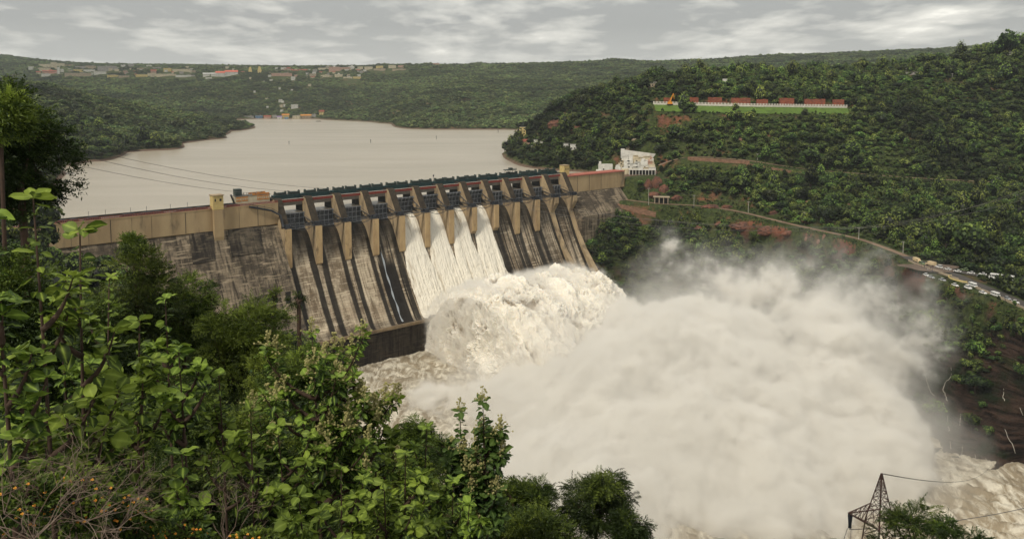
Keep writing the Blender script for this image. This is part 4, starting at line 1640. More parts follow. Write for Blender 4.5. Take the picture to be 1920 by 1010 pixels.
def leaf_quads(C, D, Nn, size, aspect=0.6):
    """one bent quad per leaf clump: C centre, D long direction, Nn normal"""
    D = D / (np.linalg.norm(D, axis=1, keepdims=True) + 1e-9)
    W = np.cross(Nn, D)
    W /= np.linalg.norm(W, axis=1, keepdims=True) + 1e-9
    s = np.asarray(size)[:, None]
    return np.stack([C - D * s * 0.5, C + W * s * aspect * 0.5, C + D * s * 0.5, C - W * s * aspect * 0.5], 1)


def hill_tree_mesh(name, seed, nlobe=7, nleaf=250, flat=0.75, mat=None, core=0.8, trunk=True, leaf=0.17):
    """unit tree: crown about 2 across, standing on z=0"""
    r = np.random.default_rng(seed)
    lobes = [(0, 0, 0.95, 0.62)]
    for i in range(nlobe):
        a = 2 * math.pi * (i + r.uniform(-0.3, 0.3)) / nlobe
        d = r.uniform(0.35, 0.62)
        lobes.append((d * math.cos(a), d * math.sin(a), r.uniform(0.55, 1.15), r.uniform(0.30, 0.5)))
    V, T, Q, tint, mi = [], [], [], [], []
    iv, it = ico(1)
    off = 0
    tt = []
    for lx, ly, lz, lr in lobes:
        v = iv * (lr * core) * (1 + 0.25 * r.normal(size=(len(iv), 1)) * 0.5)
        v = v * np.array([1, 1, flat]) + np.array([lx, ly, lz * flat + 0.28])
        V.append(v)
        T.append(it + off)
        off += len(v)
        tt += list(np.clip(0.02 + 0.10 * r.random(len(it)), 0, 1))  # crown core tinted near black: shade between the clumps put into the colour
    w = np.array([l[3] ** 2 for l in lobes])
    w /= w.sum()
    li = r.choice(len(lobes), nleaf, p=w)
    n = r.normal(size=(nleaf, 3))
    n[:, 2] = np.abs(n[:, 2]) * 1.1 - 0.35
    n /= np.linalg.norm(n, axis=1, keepdims=True)
    L_ = np.array(lobes)[li]
    C = np.stack([L_[:, 0], L_[:, 1], L_[:, 2] * flat + 0.28], -1) + n * L_[:, 3:4] * np.array([1, 1, flat]) * r.uniform(0.85, 1.15, (nleaf, 1))
    D = r.normal(size=(nleaf, 3))
    nn = n + 0.45 * r.normal(size=(nleaf, 3))
    D = np.cross(nn, D)
    sz = leaf * r.uniform(0.7, 1.5, nleaf)
    q = leaf_quads(C, D, nn, sz, 0.85)
    V.append(q.reshape(-1, 3))
    Q = np.arange(nleaf * 4).reshape(-1, 4) + off
    off += nleaf * 4
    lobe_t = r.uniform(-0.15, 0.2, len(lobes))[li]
    tq = np.clip(0.26 + lobe_t + 0.42 * r.random(nleaf) ** 1.3 + 0.30 * (C[:, 2] - 0.8), 0, 1)  # tint rises with height, painting the crown tops as lit
    nq = len(Q)
    V2, Q2 = [], []
    if trunk:
        for (x1, y1, z1, r0, r1) in ((0, 0, 0.75, 0.06, 0.035), (0.3, 0.1, 0.9, 0.035, 0.015), (-0.25, 0.22, 0.85, 0.035, 0.015)):
            b = np.array([0, 0, -0.25 if r0 > 0.05 else 0.35])
            e = np.array([x1, y1, z1])
            for (p, rr) in ((b, r0), (e, r1)):
                for k in range(5):
                    V2.append(p + rr * np.array([math.cos(k * 1.2566), math.sin(k * 1.2566), 0]))
            k0 = off + len(V2) - 10
            Q2 += [[k0 + k, k0 + (k + 1) % 5, k0 + 5 + (k + 1) % 5, k0 + 5 + k] for k in range(5)]
    if V2:
        V.append(np.array(V2))
        Q = np.concatenate([Q, np.array(Q2)])
    tint = np.concatenate([tq, np.full(len(Q) - nq, 0.3), tt])
    midx = np.concatenate([np.zeros(nq), np.ones(len(Q) - nq), np.zeros(sum(len(t) for t in T))]).astype(int)
    return mesh_np(name, np.concatenate(V), quads=Q, tris=np.concatenate(T), mats=[mat or M_treeleaf, M_bark], attrs={'tint': tint}, midx=midx)


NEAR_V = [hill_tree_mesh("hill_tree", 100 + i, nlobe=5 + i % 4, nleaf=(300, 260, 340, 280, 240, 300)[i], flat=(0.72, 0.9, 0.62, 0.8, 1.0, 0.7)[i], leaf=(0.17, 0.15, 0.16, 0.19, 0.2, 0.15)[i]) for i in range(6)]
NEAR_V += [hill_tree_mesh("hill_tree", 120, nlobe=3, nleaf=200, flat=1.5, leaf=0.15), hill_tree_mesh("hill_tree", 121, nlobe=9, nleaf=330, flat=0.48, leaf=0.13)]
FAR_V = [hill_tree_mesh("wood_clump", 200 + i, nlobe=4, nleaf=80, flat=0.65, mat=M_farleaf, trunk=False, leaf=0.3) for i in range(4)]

# terrain rise seen from the viewpoint, to leave out what hills hide
_T = (Z2 - CAMZ) / Y2
_RM = np.maximum.accumulate(_T, axis=0)


def visible(x, y, top, margin=0.012):
    rm = bil(_RM, GA, GY, x / y, np.maximum(y * 0.985, 3))
    return (top - CAMZ) / y > rm - margin


KEEP_OUT = []      # (x, y, radius)


def keep_line(P, w):
    for p in P:
        KEEP_OUT.append((p[0], p[1], w))


keep_line(ROAD_LOW, 6.0)
keep_line(ROAD_PARK, 7.5)
keep_line(ROAD_BACK, 7.0)
keep_line(ROAD_UP, 4.5)
keep_line(LAWN, 13)
keep_line(LAWN + np.array([0, -12, 0]), 6)
keep_line(LAWN + np.array([0, 12, 0]), 6)
KEEP_OUT.append((yc[0], yc[1], 21))
# the open face in front of (below) the roads: keep low so the road shows
LOWER = []
for P, d_, w in ((ROAD_LOW, 9, 7), (ROAD_LOW, -9, 5), (ROAD_UP, 10, 9), (LAWN, 27, 9), (ROAD_PARK, 14, 9)):
    for p in P:
        k = (p[1] - d_) / p[1]
        LOWER.append((p[0] * k, p[1] - d_, w))


def near_any(x, y, L_, extra=0.0):
    m = np.zeros(len(x), bool)
    if not L_:
        return m
    A = np.array(L_)
    cell = 25.0
    order = {}
    for i, (a, b, c) in enumerate(A):
        order.setdefault((int(a // cell), int(b // cell)), []).append(i)
    kx, ky = (x // cell).astype(int), (y // cell).astype(int)
    keys = {}
    for i, kk_ in enumerate(zip(kx.tolist(), ky.tolist())):
        keys.setdefault(kk_, []).append(i)
    for (cx_, cy_), idx in keys.items():
        cand = []
        for dx in (-1, 0, 1):
            for dy in (-1, 0, 1):
                cand += order.get((cx_ + dx, cy_ + dy), [])
        if not cand:
            continue
        a = A[cand]
        idx = np.array(idx)
        d = np.hypot(x[idx][:, None] - a[None, :, 0], y[idx][:, None] - a[None, :, 1])
        m[idx] |= (d < a[None, :, 2] + extra).any(1)
    return m

# ------------------------------------------------------------------ building sites, kept clear of trees
# (u0, u1, v_top, v_foot, wall colour key, roof key)
TOWN = [
 (53, 62, 127, 132, 'white', 'flat'), (72, 95, 122, 126, 'cream', 'flat'), (73, 92, 129, 133, 'cream', 'flat'), (78, 105, 134, 138, 'pinktan', 'red'), (77, 92, 140, 144, 'white', 'flat'),
 (95, 105, 121, 131, 'cream', 'flat'), (106, 119, 121, 126, 'cream', 'flat'), (106, 111, 130, 139, 'white', 'flat'), (113, 118, 132, 138, 'white', 'flat'), (122, 138, 123, 126, 'pinktan', 'flat'),
 (140, 160, 126, 130, 'grey', 'flat'), (160, 177, 126, 132, 'tan', 'flat'), (120, 136, 134, 137, 'tan', 'flat'), (137, 153, 132, 136, 'yellow', 'flat'), (156, 175, 132, 135, 'white', 'flat'),
 (121, 165, 139, 144, 'tan', 'flat'), (175, 196, 136, 140, 'white', 'flat'), (182, 215, 127, 134, 'grey', 'flat'), (208, 216, 119, 122, 'cream', 'flat'), (216, 226, 117, 122, 'cream', 'flat'),
 (200, 220, 142, 145, 'yellow', 'flat'), (222, 240, 143, 146, 'tan', 'flat'), (226, 234, 123, 126, 'white', 'flat'), (240, 250, 122, 126, 'grey', 'flat'), (256, 276, 129, 132, 'tan', 'flat'),
 (274, 284, 123, 125, 'white', 'flat'), (282, 292, 133, 138, 'pinktan', 'red'), (285, 300, 128, 132, 'grey', 'flat'), (306, 320, 130, 135, 'yellow', 'flat'), (322, 350, 131, 134, 'cream', 'flat'),
 (356, 361, 130, 133, 'white', 'flat'), (254, 274, 141, 144, 'yellow', 'flat'), (276, 291, 139, 143, 'cream', 'flat'), (292, 326, 140, 143, 'cream', 'flat'), (328, 362, 142, 145, 'white', 'flat'),
 (380, 393, 139, 144, 'white', 'gable'), (395, 407, 139, 144, 'white', 'gable'), (404, 420, 137, 144, 'white', 'coral'), (421, 444, 135, 142, 'white', 'coral'), (422, 428, 127, 132, 'cream', 'flat'),
 (435, 439, 130, 133, 'white', 'flat'), (385, 396, 146, 148, 'white', 'flat'), (515, 521, 128, 131, 'white', 'flat'), (526, 536, 128, 131, 'white', 'flat'), (508, 545, 139, 143, 'pinktan', 'flat'),
 (546, 558, 133, 137, 'pinktan', 'red'), (560, 576, 132, 136, 'pinktan', 'red'), (580, 592, 140, 144, 'tan', 'flat'), (586, 594, 132, 137, 'grey', 'flat'), (596, 615, 129, 133, 'cream', 'flat'),
 (616, 636, 128, 134, 'pinktan', 'dome'), (637, 656, 128, 132, 'pinktan', 'flat'), (655, 664, 126, 130, 'white', 'dome'), (670, 680, 127, 131, 'cream', 'flat'), (604, 618, 142, 145, 'cream', 'flat'),
 (627, 642, 141, 145, 'cream', 'dome'), (643, 660, 145, 147, 'cream', 'flat'), (662, 676, 145, 148, 'yellow', 'flat'), (545, 553, 146, 151, 'white', 'flat'), (683, 698, 127, 131, 'cream', 'flat'),
 (705, 718, 125, 128, 'yellow', 'flat'), (728, 742, 124, 128, 'cream', 'flat'), (746, 757, 124, 127, 'pinktan', 'flat'), (700, 722, 130, 133, 'tan', 'flat'), (735, 760, 130, 132, 'tan', 'flat'), (812, 824, 120, 123, 'pinktan', 'flat'), (826, 838, 119, 122, 'cream', 'flat'),
 (951, 957, 113, 119, 'coralw', 'flat'),
]
_rt = random.Random(31)
TINY = []
for _i in range(90):
    _u = _rt.choice((_rt.uniform(60, 365), _rt.uniform(500, 700), _rt.uniform(60, 760)))
    _v = _rt.uniform(128, 145) if _u < 365 else _rt.uniform(128, 147) if _u < 690 else _rt.uniform(125, 131)
    _w = _rt.uniform(3, 8)
    TINY.append((_u, _u + _w, _v - _rt.uniform(1.8, 3.2), _v, _rt.choice(('white', 'cream', 'cream', 'tan', 'pinktan', 'grey', 'white')), _rt.choice(('flat', 'flat', 'flat', 'red'))))
TINY.sort()
SLOPE_HUTS = [(467, 471, 146, 149), (492, 496, 153, 156), (522, 526, 165, 168), (475, 479, 171, 174), (497, 503, 185, 188), (499, 503, 200, 203), (522, 529, 188, 192), (527, 532, 190, 193),
              (524, 530, 198, 202), (531, 535, 197, 201), (525, 531, 207, 210), (545, 558, 198, 204), (577, 583, 159, 162), (505, 511, 150, 153), (545, 549, 168, 170)]
SHORE = [(478, 491, 217, 222, 'bluew', 'flat'), (494, 507, 217, 223, 'pinktan', 'red'), (510, 518, 216, 222, 'grey', 'flat'), (519, 528, 218, 224, 'white', 'purple'), (528, 541, 214, 222, 'yellow', 'orange'), (533, 540, 220, 224, 'bluew', 'flat'),
         (548, 562, 217, 224, 'cream', 'flat'), (563, 582, 215, 222, 'tan', 'orange'), (584, 592, 214, 220, 'grey', 'flat'), (598, 607, 207, 217, 'yellow', 'red'), (457, 474, 218, 220, 'grey', 'flat')]
HILL = [(1383, 1418, 121, 127, 'cream', 'flat'), (1507, 1517, 124, 133, 'tan', 'flat'), (1356, 1365, 149, 156, 'white', 'flat'), (1148, 1162, 161, 165, 'grey', 'flat'), (1205, 1240, 158, 163, 'tan', 'flat'), (1565, 1590, 130, 134, 'grey', 'flat'),
        (1690, 1735, 137, 140, 'grey', 'flat'), (1885, 1900, 99, 103, 'white', 'flat')]
POINT = [(974, 986, 238, 258, 'yellow', 'flat'), (976, 996, 262, 274, 'pinktan', 'red'), (1001, 1008, 262, 276, 'white', 'flat'), (1057, 1066, 269, 277, 'white', 'flat'), (1069, 1081, 270, 281, 'white', 'flat'), (1013, 1018, 265, 272, 'white', 'flat'), (996, 1006, 274, 281, 'tan', 'flat')]


def site(u0, u1, vt, vb, y1=6500, y0=400, front=3, fstep=14.0, rad=None):
    c = hit((u0 + u1) / 2, vb, y0, y1)
    w = (u1 - u0) / 1507.0 * c[1]
    h = (vb - vt) / 1507.0 * c[1]
    r = rad or (w / 2 + 4)
    nx = max(1, int(w / 20))
    for i in range(nx):
        xo = (i + 0.5) / nx * w - w / 2
        for k in range(front + 1):
            f = (c[1] - k * fstep) / c[1]
            KEEP_OUT.append(((c[0] + xo) * f, c[1] * f, min(r, 14 + w / nx / 2)))
    return c, w, h


TOWN_S = [site(*t[:4], y0=2300, front=4, fstep=22) for t in TOWN]
TINY_S = [site(*t[:4], y0=2300, front=3, fstep=22, rad=9) for t in TINY]
TEMPLE_S = [site(464, 472, 127, 137, y0=2300, front=4, fstep=22), site(481, 490, 126, 137, y0=2300, front=4, fstep=22)]
HUT_S = [site(*t, y0=2000, front=2, fstep=14) for t in SLOPE_HUTS]
SHORE_S = [site(*t[:4], y0=1900, front=2) for t in SHORE]
HILL_S = [site(*t[:4], y0=850, y1=1400, front=3, fstep=7, rad=5) for t in HILL]
POINT_S = [site(*t[:4], y0=850, y1=1300, front=2, fstep=7, rad=5) for t in POINT]
# terraced building and the shelter by the lower road
TB = unp(1190, 329, Y=800)
for i in range(-5, 4):
    for j in range(-4, 5):
        KEEP_OUT.append((TB[0] + i * 7, TB[1] + j * 7, 6))
for i in range(-2, 3):
    KEEP_OUT.append((TB[0] - 30 + i * 6, TB[1] + 0, 7))
SHEL = unp(1240, 381, Y=738)
for i in range(-2, 3):
    KEEP_OUT.append((SHEL[0] + i * 4, SHEL[1] - 3, 5))
for _u, _v in ((1214, 352), (1228, 350), (1244, 358), (1228, 368), (1340, 430), (1370, 428), (1400, 430), (1440, 438), (1475, 443), (1330, 391), (1370, 392), (1450, 405)):
    _c = hit(_u, _v + 3, 500, 1200)
    KEEP_OUT.append((_c[0], _c[1], 5))
    KEEP_OUT.append((_c[0] * .99, _c[1] * .99, 5))
RIVUL = [((1733, 705), (1740, 720), (1752, 742)), ((1783, 690), (1782, 712), (1766, 726), (1776, 752)), ((1880, 730), (1882, 752)), ((1884, 805), (1886, 820), (1903, 840), (1904, 850)),
         ((1777, 780), (1779, 808)), ((1800, 776), (1798, 798)), ((1803, 838), (1801, 858)), ((1781, 828), (1783, 842)), ((1912, 765), (1916, 780)), ((1827, 852), (1833, 870)), ((1847, 860), (1855, 876))]
for P in RIVUL:
    for (u, v) in P:
        c = hit(u, v, 300, 600)
        KEEP_OUT.append((c[0], c[1], 6))
CUTS = [(1290, 294, 1405, 302, 6), (1400, 306, 1520, 326, 5), (1150, 380, 1230, 398, 7)]
for (u0, v0, u1, v1, h_) in CUTS:
    for f in np.linspace(0, 1, 12):
        c = hit(u0 + (u1 - u0) * f, v0 + (v1 - v0) * f + 6, 500, 1000)
        KEEP_OUT.append((c[0], c[1], 5))


def scatter(y0, y1, sp, scale, seed, cond=None, thin=0.0, zmin=RES_Z + 1.5, margin=0.012, sig=0.36, smax=3.2, low=True):
    r = np.random.default_rng(seed)
    xs = np.arange(-0.76 * y1, 0.76 * y1, sp)
    ys = np.arange(y0, y1, sp)
    X, Y = np.meshgrid(xs, ys)
    X = (X + r.uniform(-0.5, 0.5, X.shape) * sp).ravel()
    Y = (Y + r.uniform(-0.5, 0.5, Y.shape) * sp).ravel()
    k = (np.abs(X / Y) < 0.74) & (Y > y0) & (Y < y1)
    X, Y = X[k], Y[k]
    Z = ground(X, Y)
    s_, t_ = to_dam(X, Y)
    k = (Z > zmin) | ((t_ > 6) & (Z > RIVER_Z + 6) & (Y < 900))
    k &= ~((s_ > -200) & (s_ < 348) & (t_ > -40) & (t_ < 14))
    k &= ~((s_ > -200) & (s_ < 276) & (t_ > -40) & (t_ < 64))
    e = 2.5
    slope = np.hypot(ground(X + e, Y) - ground(X - e, Y), ground(X, Y + e) - ground(X, Y - e)) / (2 * e)
    k &= slope < smax
    dens = fbm(X / 34, Y / 34, oct=3, seed=seed + 1)
    k &= (dens > thin) | (r.random(len(X)) < 0.25)
    if cond is not None:
        k &= cond(X, Y, Z, slope)
    X, Y, Z = X[k], Y[k], Z[k]
    size = np.exp(r.normal(0, sig, len(X))) * scale
    size *= 0.75 + 0.6 * fbm(X / 22 + 9, Y / 22, oct=2, seed=seed + 2)
    k = visible(X, Y, Z + size * 1.3, margin)
    k &= ~near_any(X, Y, KEEP_OUT)
    X, Y, Z, size = X[k], Y[k], Z[k], size[k]
    lo = near_any(X, Y, LOWER)
    if not low:
        size = np.where(lo & (Z > -44), np.minimum(size, 0.9), size)
    if low:
        size = np.where(lo, np.minimum(size, scale * 0.42), size)
    return np.stack([X, Y, Z, size], -1)


def instancer(name, P, variants, label, seed=1, zs=(0.85, 1.2)):
    """thousands of crowns as ONE object: points carrying size and turn, crowns put on them by geometry nodes"""
    r = np.random.default_rng(seed)
    n = len(P)
    me = bpy.data.meshes.new(name)
    me.vertices.add(n)
    me.vertices.foreach_set("co", (P[:, :3] - np.array([0, 0, 0.12]) * P[:, 3:4]).astype(np.float32).ravel())
    a = me.attributes.new("size", 'FLOAT_VECTOR', 'POINT')
    w = r.uniform(0.85, 1.2, n)
    a.data.foreach_set("vector", np.stack([P[:, 3] * w, P[:, 3] / w, P[:, 3] * r.uniform(*zs, n)], -1).astype(np.float32).ravel())
    a = me.attributes.new("turn", 'FLOAT', 'POINT')
    a.data.foreach_set("value", r.uniform(0, 6.283, n).astype(np.float32))
    a = me.attributes.new("pick", 'INT', 'POINT')
    a.data.foreach_set("value", r.integers(0, len(variants), n).astype(np.int32))
    sh = fbm(P[:, 0] / 60, P[:, 1] / 60, oct=3, seed=17) * 0.6 + fbm(P[:, 0] / 260 + 4, P[:, 1] / 260, oct=3, seed=19) * 0.4
    a = me.attributes.new("shade", 'FLOAT', 'POINT')
    a.data.foreach_set("value", np.clip((sh - 0.5) * 3.4, -0.62, 0.85).astype(np.float32))
    o = link(bpy.data.objects.new(name, me))
    coll = bpy.data.collections.new(name + "_kinds")
    for i, v in enumerate(variants):
        coll.objects.link(bpy.data.objects.new("%s_kind_%02d" % (name, i), v))
    ng = bpy.data.node_groups.new(name, 'GeometryNodeTree')
    ng.interface.new_socket("Geometry", in_out='INPUT', socket_type='NodeSocketGeometry')
    ng.interface.new_socket("Geometry", in_out='OUTPUT', socket_type='NodeSocketGeometry')
    N, L = ng.nodes, ng.links
    gi, go = N.new('NodeGroupInput'), N.new('NodeGroupOutput')
    ci = N.new('GeometryNodeCollectionInfo')
    ci.inputs['Collection'].default_value = coll
    ci.inputs['Separate Children'].default_value = True
    ci.inputs['Reset Children'].default_value = True
    ip = N.new('GeometryNodeInstanceOnPoints')
    ip.inputs['Pick Instance'].default_value = True

    def attr(nm, typ):
        x = N.new('GeometryNodeInputNamedAttribute')
        x.data_type = typ
        x.inputs['Name'].default_value = nm
        return [s for s in x.outputs if s.enabled and s.name == 'Attribute'][0]
    cx = N.new('ShaderNodeCombineXYZ')
    L.new(attr('turn', 'FLOAT'), cx.inputs[2])
    e2r = N.new('FunctionNodeEulerToRotation')
    L.new(cx.outputs[0], e2r.inputs[0])
    L.new(gi.outputs[0], ip.inputs['Points'])
    L.new(ci.outputs[0], ip.inputs['Instance'])
    L.new(attr('pick', 'INT'), ip.inputs['Instance Index'])
    L.new(e2r.outputs[0], ip.inputs['Rotation'])
    L.new(attr('size', 'FLOAT_VECTOR'), ip.inputs['Scale'])
    L.new(ip.outputs[0], go.inputs[0])
    o.modifiers.new("crowns", 'NODES').node_group = ng
    tag(o, label, "wood", kind="stuff")
    return o


def c_right(x, y, z, sl):
    return (x > 20) & ((sl < 1.25) | (z > -30))


W1 = scatter(300, 1160, 5.3, 3.5, 71, cond=lambda x, y, z, s: (x > 20) & ((z > -66 - (700 - y) * 0.03) | (np.random.default_rng(3).random(len(x)) < 0.30)), thin=0.36)
W1b = scatter(300, 1160, 4.0, 1.7, 76, cond=lambda x, y, z, s: (x > 20) & (z > -75), thin=0.36)
W1c = scatter(370, 780, 2.2, 2.5, 78, cond=lambda x, y, z, s: (x > 60) & (z < -24) & (z > -101) & (s > 0.6) & ((z > -70) | (np.random.default_rng(4).random(len(x)) < 0.16)), thin=0.24, smax=9, margin=0.05, low=False)
W2 = scatter(110, 900, 7.0, 4.6, 72, cond=lambda x, y, z, s: (x < 20), thin=0.25, margin=0.03)
W3 = scatter(900, 1160, 8.0, 5.0, 77, cond=lambda x, y, z, s: (x < 20), thin=0.2)
W4 = scatter(1160, 2000, 6.5, 3.9, 73, thin=0.30, sig=0.28)
W5 = scatter(2000, 3300, 9.0, 4.8, 74, thin=0.32, sig=0.2)
W6 = scatter(3300, 5600, 15, 7.0, 75, thin=0.26, sig=0.12)
# the 300 crowns that show largest on the right hill and the near bank are trees of their own
u_, v_, d_ = proj(W1[:, 0], W1[:, 1], W1[:, 2] + W1[:, 3])
px = W1[:, 3] / d_
ok = (u_ > 960) & (u_ < 1915) & (v_ < 545) & ~((v_ > 430) & (u_ < 1500))
_T0 = ok.copy()
# crest trees against the sky or far slope count first
rm = bil(_RM, GA, GY, W1[:, 0] / W1[:, 1], W1[:, 1])
crest = (W1[:, 1] > 930) & (v_ < 160) & (u_ > 1080)
score = px * ok * (1 + 0.35 * crest)
order = np.argsort(-score)[:296]
single = np.zeros(len(W1), bool)
single[order] = True
ORD = ("first second third fourth fifth sixth seventh eighth ninth tenth eleventh twelfth thirteenth fourteenth fifteenth sixteenth "
       "seventeenth eighteenth nineteenth").split()
TENS = {20: "twent", 30: "thirt", 40: "fort", 50: "fift", 60: "sixt", 70: "sevent", 80: "eight", 90: "ninet"}


def ordinal(i):
    """1 -> first"""
    if i < 20:
        return ORD[i - 1]
    if i >= 100:
        return "hundred and " + ordinal(i - 100) if i > 100 else "hundredth"
    t = TENS[i // 10 * 10]
    return t + "ieth" if i % 10 == 0 else t + "y-" + ORD[i % 10 - 1]


vr = np.interp(W1[:, 0] / W1[:, 1], [0.1, 0.22, 0.3, 0.4, 0.5, 0.64], [330, 292, 300, 322, 335, 346])
vl = np.interp(W1[:, 0] / W1[:, 1], [0.1, 0.16, 0.3, 0.4, 0.5, 0.64], [372, 378, 400, 440, 490, 560])
rs = np.random.default_rng(99)
ZN = {}
for i in np.nonzero(single)[0]:
    x, y, z, s = W1[i]
    if u_[i] < 1130:
        zn = 'on the headland behind the right end of the dam'
    elif v_[i] < 160:
        zn = 'on the skyline crest of the right hill'
    elif v_[i] < 192:
        zn = 'behind the red walls, below the hill crest'
    elif v_[i] < vr[i]:
        zn = 'below the white railing' if u_[i] < 1590 else 'right of the white railing'
    elif v_[i] < vl[i]:
        zn = 'above the dirt road cutting' if u_[i] < 1500 else 'above the road bend' if u_[i] < 1720 else 'above the parked cars'
    else:
        zn = 'on the gorge side under the lower dirt road'
    o = bpy.data.objects.new("tree", NEAR_V[int(rs.integers(0, 8))])
    w = rs.uniform(0.9, 1.15)
    o.location = (x, y, z - 0.12 * s)
    o.scale = (s * w, s / w, s * rs.uniform(0.85, 1.25))
    o.rotation_euler = (0, 0, rs.uniform(0, 6.28))
    link(o)
    ZN.setdefault(zn, []).append((u_[i], s, o))
for zn, L_ in ZN.items():
    L_.sort(key=lambda q: q[0])
    for n_, (uu, s, o) in enumerate(L_):
        kind_ = "big" if s > 4.9 else "small" if s < 3.7 else "leafy"
        tag(o, "%s tree %s, %s from left" % (kind_, zn, ordinal(n_ + 1)), "tree", "single trees " + zn.split(',')[0])
# taller trees standing out along the crest
for i_, (u, vt_, vb_, w_, k_) in enumerate(((1462, 106, 134, 1.15, 0), (1523, 98, 124, 0.6, 4), (1549, 108, 130, 1.0, 2), (1602, 103, 128, 1.1, 1), (1688, 96, 116, 0.9, 3), (1732, 96, 124, 1.2, 5),
                                          (1757, 99, 120, 1.0, 0), (1800, 93, 120, 1.3, 2), (1868, 82, 106, 1.0, 1), (1887, 66, 102, 1.0, 4), (1398, 112, 136, 1.1, 5))):
    c = hit(u, vb_ + 3, 800, 1300)
    s = (vb_ - vt_) / 1507 * c[1] / 1.35
    o = bpy.data.objects.new("tree", NEAR_V[k_])
    o.location = (c[0], c[1], c[2] - 0.1 * s)
    o.scale = (s * w_ * .9, s * w_ * .9, s)
    o.rotation_euler = (0, 0, i_ * 1.3)
    link(o)
    tag(o, "tall tree standing clear of the right hill crest, %s from left" % ordinal(1 + sorted((1462, 1523, 1549, 1602, 1688, 1732, 1757, 1800, 1868, 1887, 1398)).index(u)), "tree", "tall crest trees")
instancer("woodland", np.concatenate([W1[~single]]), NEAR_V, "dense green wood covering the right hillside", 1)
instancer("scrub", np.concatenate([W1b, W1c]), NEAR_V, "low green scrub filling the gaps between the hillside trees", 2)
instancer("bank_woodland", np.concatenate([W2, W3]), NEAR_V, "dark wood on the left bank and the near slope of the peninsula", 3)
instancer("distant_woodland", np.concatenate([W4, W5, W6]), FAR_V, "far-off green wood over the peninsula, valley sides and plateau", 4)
print("trees", len(W1), len(W1b), len(W2), len(W3), len(W4), len(W5), len(W6))

# ------------------------------------------------------------------ plants at the viewpoint
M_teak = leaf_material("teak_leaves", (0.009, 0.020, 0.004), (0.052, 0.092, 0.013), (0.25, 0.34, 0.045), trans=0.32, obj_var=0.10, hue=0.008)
M_teakdark = leaf_material("dark_teak_leaves", (0.016, 0.034, 0.008), (0.040, 0.075, 0.014), (0.095, 0.145, 0.028), trans=0.28, obj_var=0.10, hue=0.008)  # darker leaf colour of the teak spires
M_fine = leaf_material("small_leaves", (0.004, 0.009, 0.002), (0.030, 0.053, 0.009), (0.20, 0.27, 0.036), trans=0.25, obj_var=0.2, hue=0.012)
M_flower = material("cream_flower_panicle", (0.42, 0.38, 0.16), (0.28, 0.26, 0.10), 8)
M_orange = material("orange_blossom", (0.75, 0.28, 0.04), (0.80, 0.42, 0.06), 6)
M_twig = material("pale_dry_twig", (0.24, 0.185, 0.14), (0.13, 0.085, 0.06), 4)
M_stem = material("dark_brown_stem", (0.075, 0.045, 0.03), (0.045, 0.03, 0.02), 5)


def nrm(a):
    return a / (np.linalg.norm(a, axis=-1, keepdims=True) + 1e-9)


def teak_template():
    xs = np.array([0.0, 0.10, 0.24, 0.42, 0.60, 0.78, 0.92, 1.0])
    hw = np.array([0.012, 0.012, 0.20, 0.31, 0.33, 0.24, 0.10, 0.0])
    V = []
    for x, h in zip(xs, hw):
        dz = -0.20 * x * x
        V += [(x, -h, dz + 0.30 * h * 0.5 + 0.02 * math.sin(9 * x)), (x, 0, dz), (x, h, dz + 0.30 * h * 0.5 + 0.02 * math.cos(8 * x))]
    Q = []
    for i in range(len(xs) - 1):
        for j in (0, 1):
            a = i * 3 + j
            Q.append((a, a + 1, a + 4, a + 3))
    return np.array(V), np.array(Q)


def compound_template(n=7, w=0.055, l=0.24, droop=0.35):
    V, Q = [], []
    for i in range(n):
        x = 0.15 + 0.80 * i / (n - 1)
        ll = l * (0.65 + 0.5 * math.sin(math.pi * (i + 1) / (n + 1)))
        for sgn in (-1, 1):
            z0 = -droop * x * x
            k = len(V)
            V += [(x, 0, z0), (x + 0.35 * ll - w, sgn * ll * 0.5, z0 + 0.01), (x + 0.7 * ll, sgn * ll, z0 - 0.06), (x + 0.35 * ll + w, sgn * ll * 0.5, z0 - 0.02)]
            Q.append((k, k + 1, k + 2, k + 3) if sgn < 0 else (k, k + 3, k + 2, k + 1))
    return np.array(V), np.array(Q)


def sprig_template(seed, n=11):
    r = np.random.default_rng(seed)
    V, Q = [], []
    for i in range(n):
        x = 0.1 + 0.85 * i / n
        a = r.uniform(-1.3, 1.3) + (math.pi if i % 2 else 0) * 0
        sg = -1 if i % 2 else 1
        l, w = r.uniform(0.16, 0.30), r.uniform(0.045, 0.075)
        d = np.array([r.uniform(0.2, 0.9), sg * r.uniform(0.4, 1.0), r.uniform(-0.5, 0.4)])
        d /= np.linalg.norm(d)
        s_ = np.cross(d, [0, 0.25 * r.normal(), 1.0])
        s_ /= np.linalg.norm(s_)
        p = np.array([x, 0, -0.25 * x * x])
        k = len(V)
        V += [tuple(p), tuple(p + d * l * .5 + s_ * w), tuple(p + d * l + np.array([0, 0, -.03])), tuple(p + d * l * .5 - s_ * w)]
        Q.append((k, k + 1, k + 2, k + 3))
    return np.array(V), np.array(Q)


def simple_template():
    return np.array([(0, 0, 0), (0.45, -0.24, 0.05), (1, 0, -0.12), (0.45, 0.24, 0.05)]), np.array([(0, 1, 2, 3)])


TEAK, COMP, SIMP = teak_template(), sprig_template(3), simple_template()
FEATH = compound_template(9, 0.035, 0.30, 0.55)


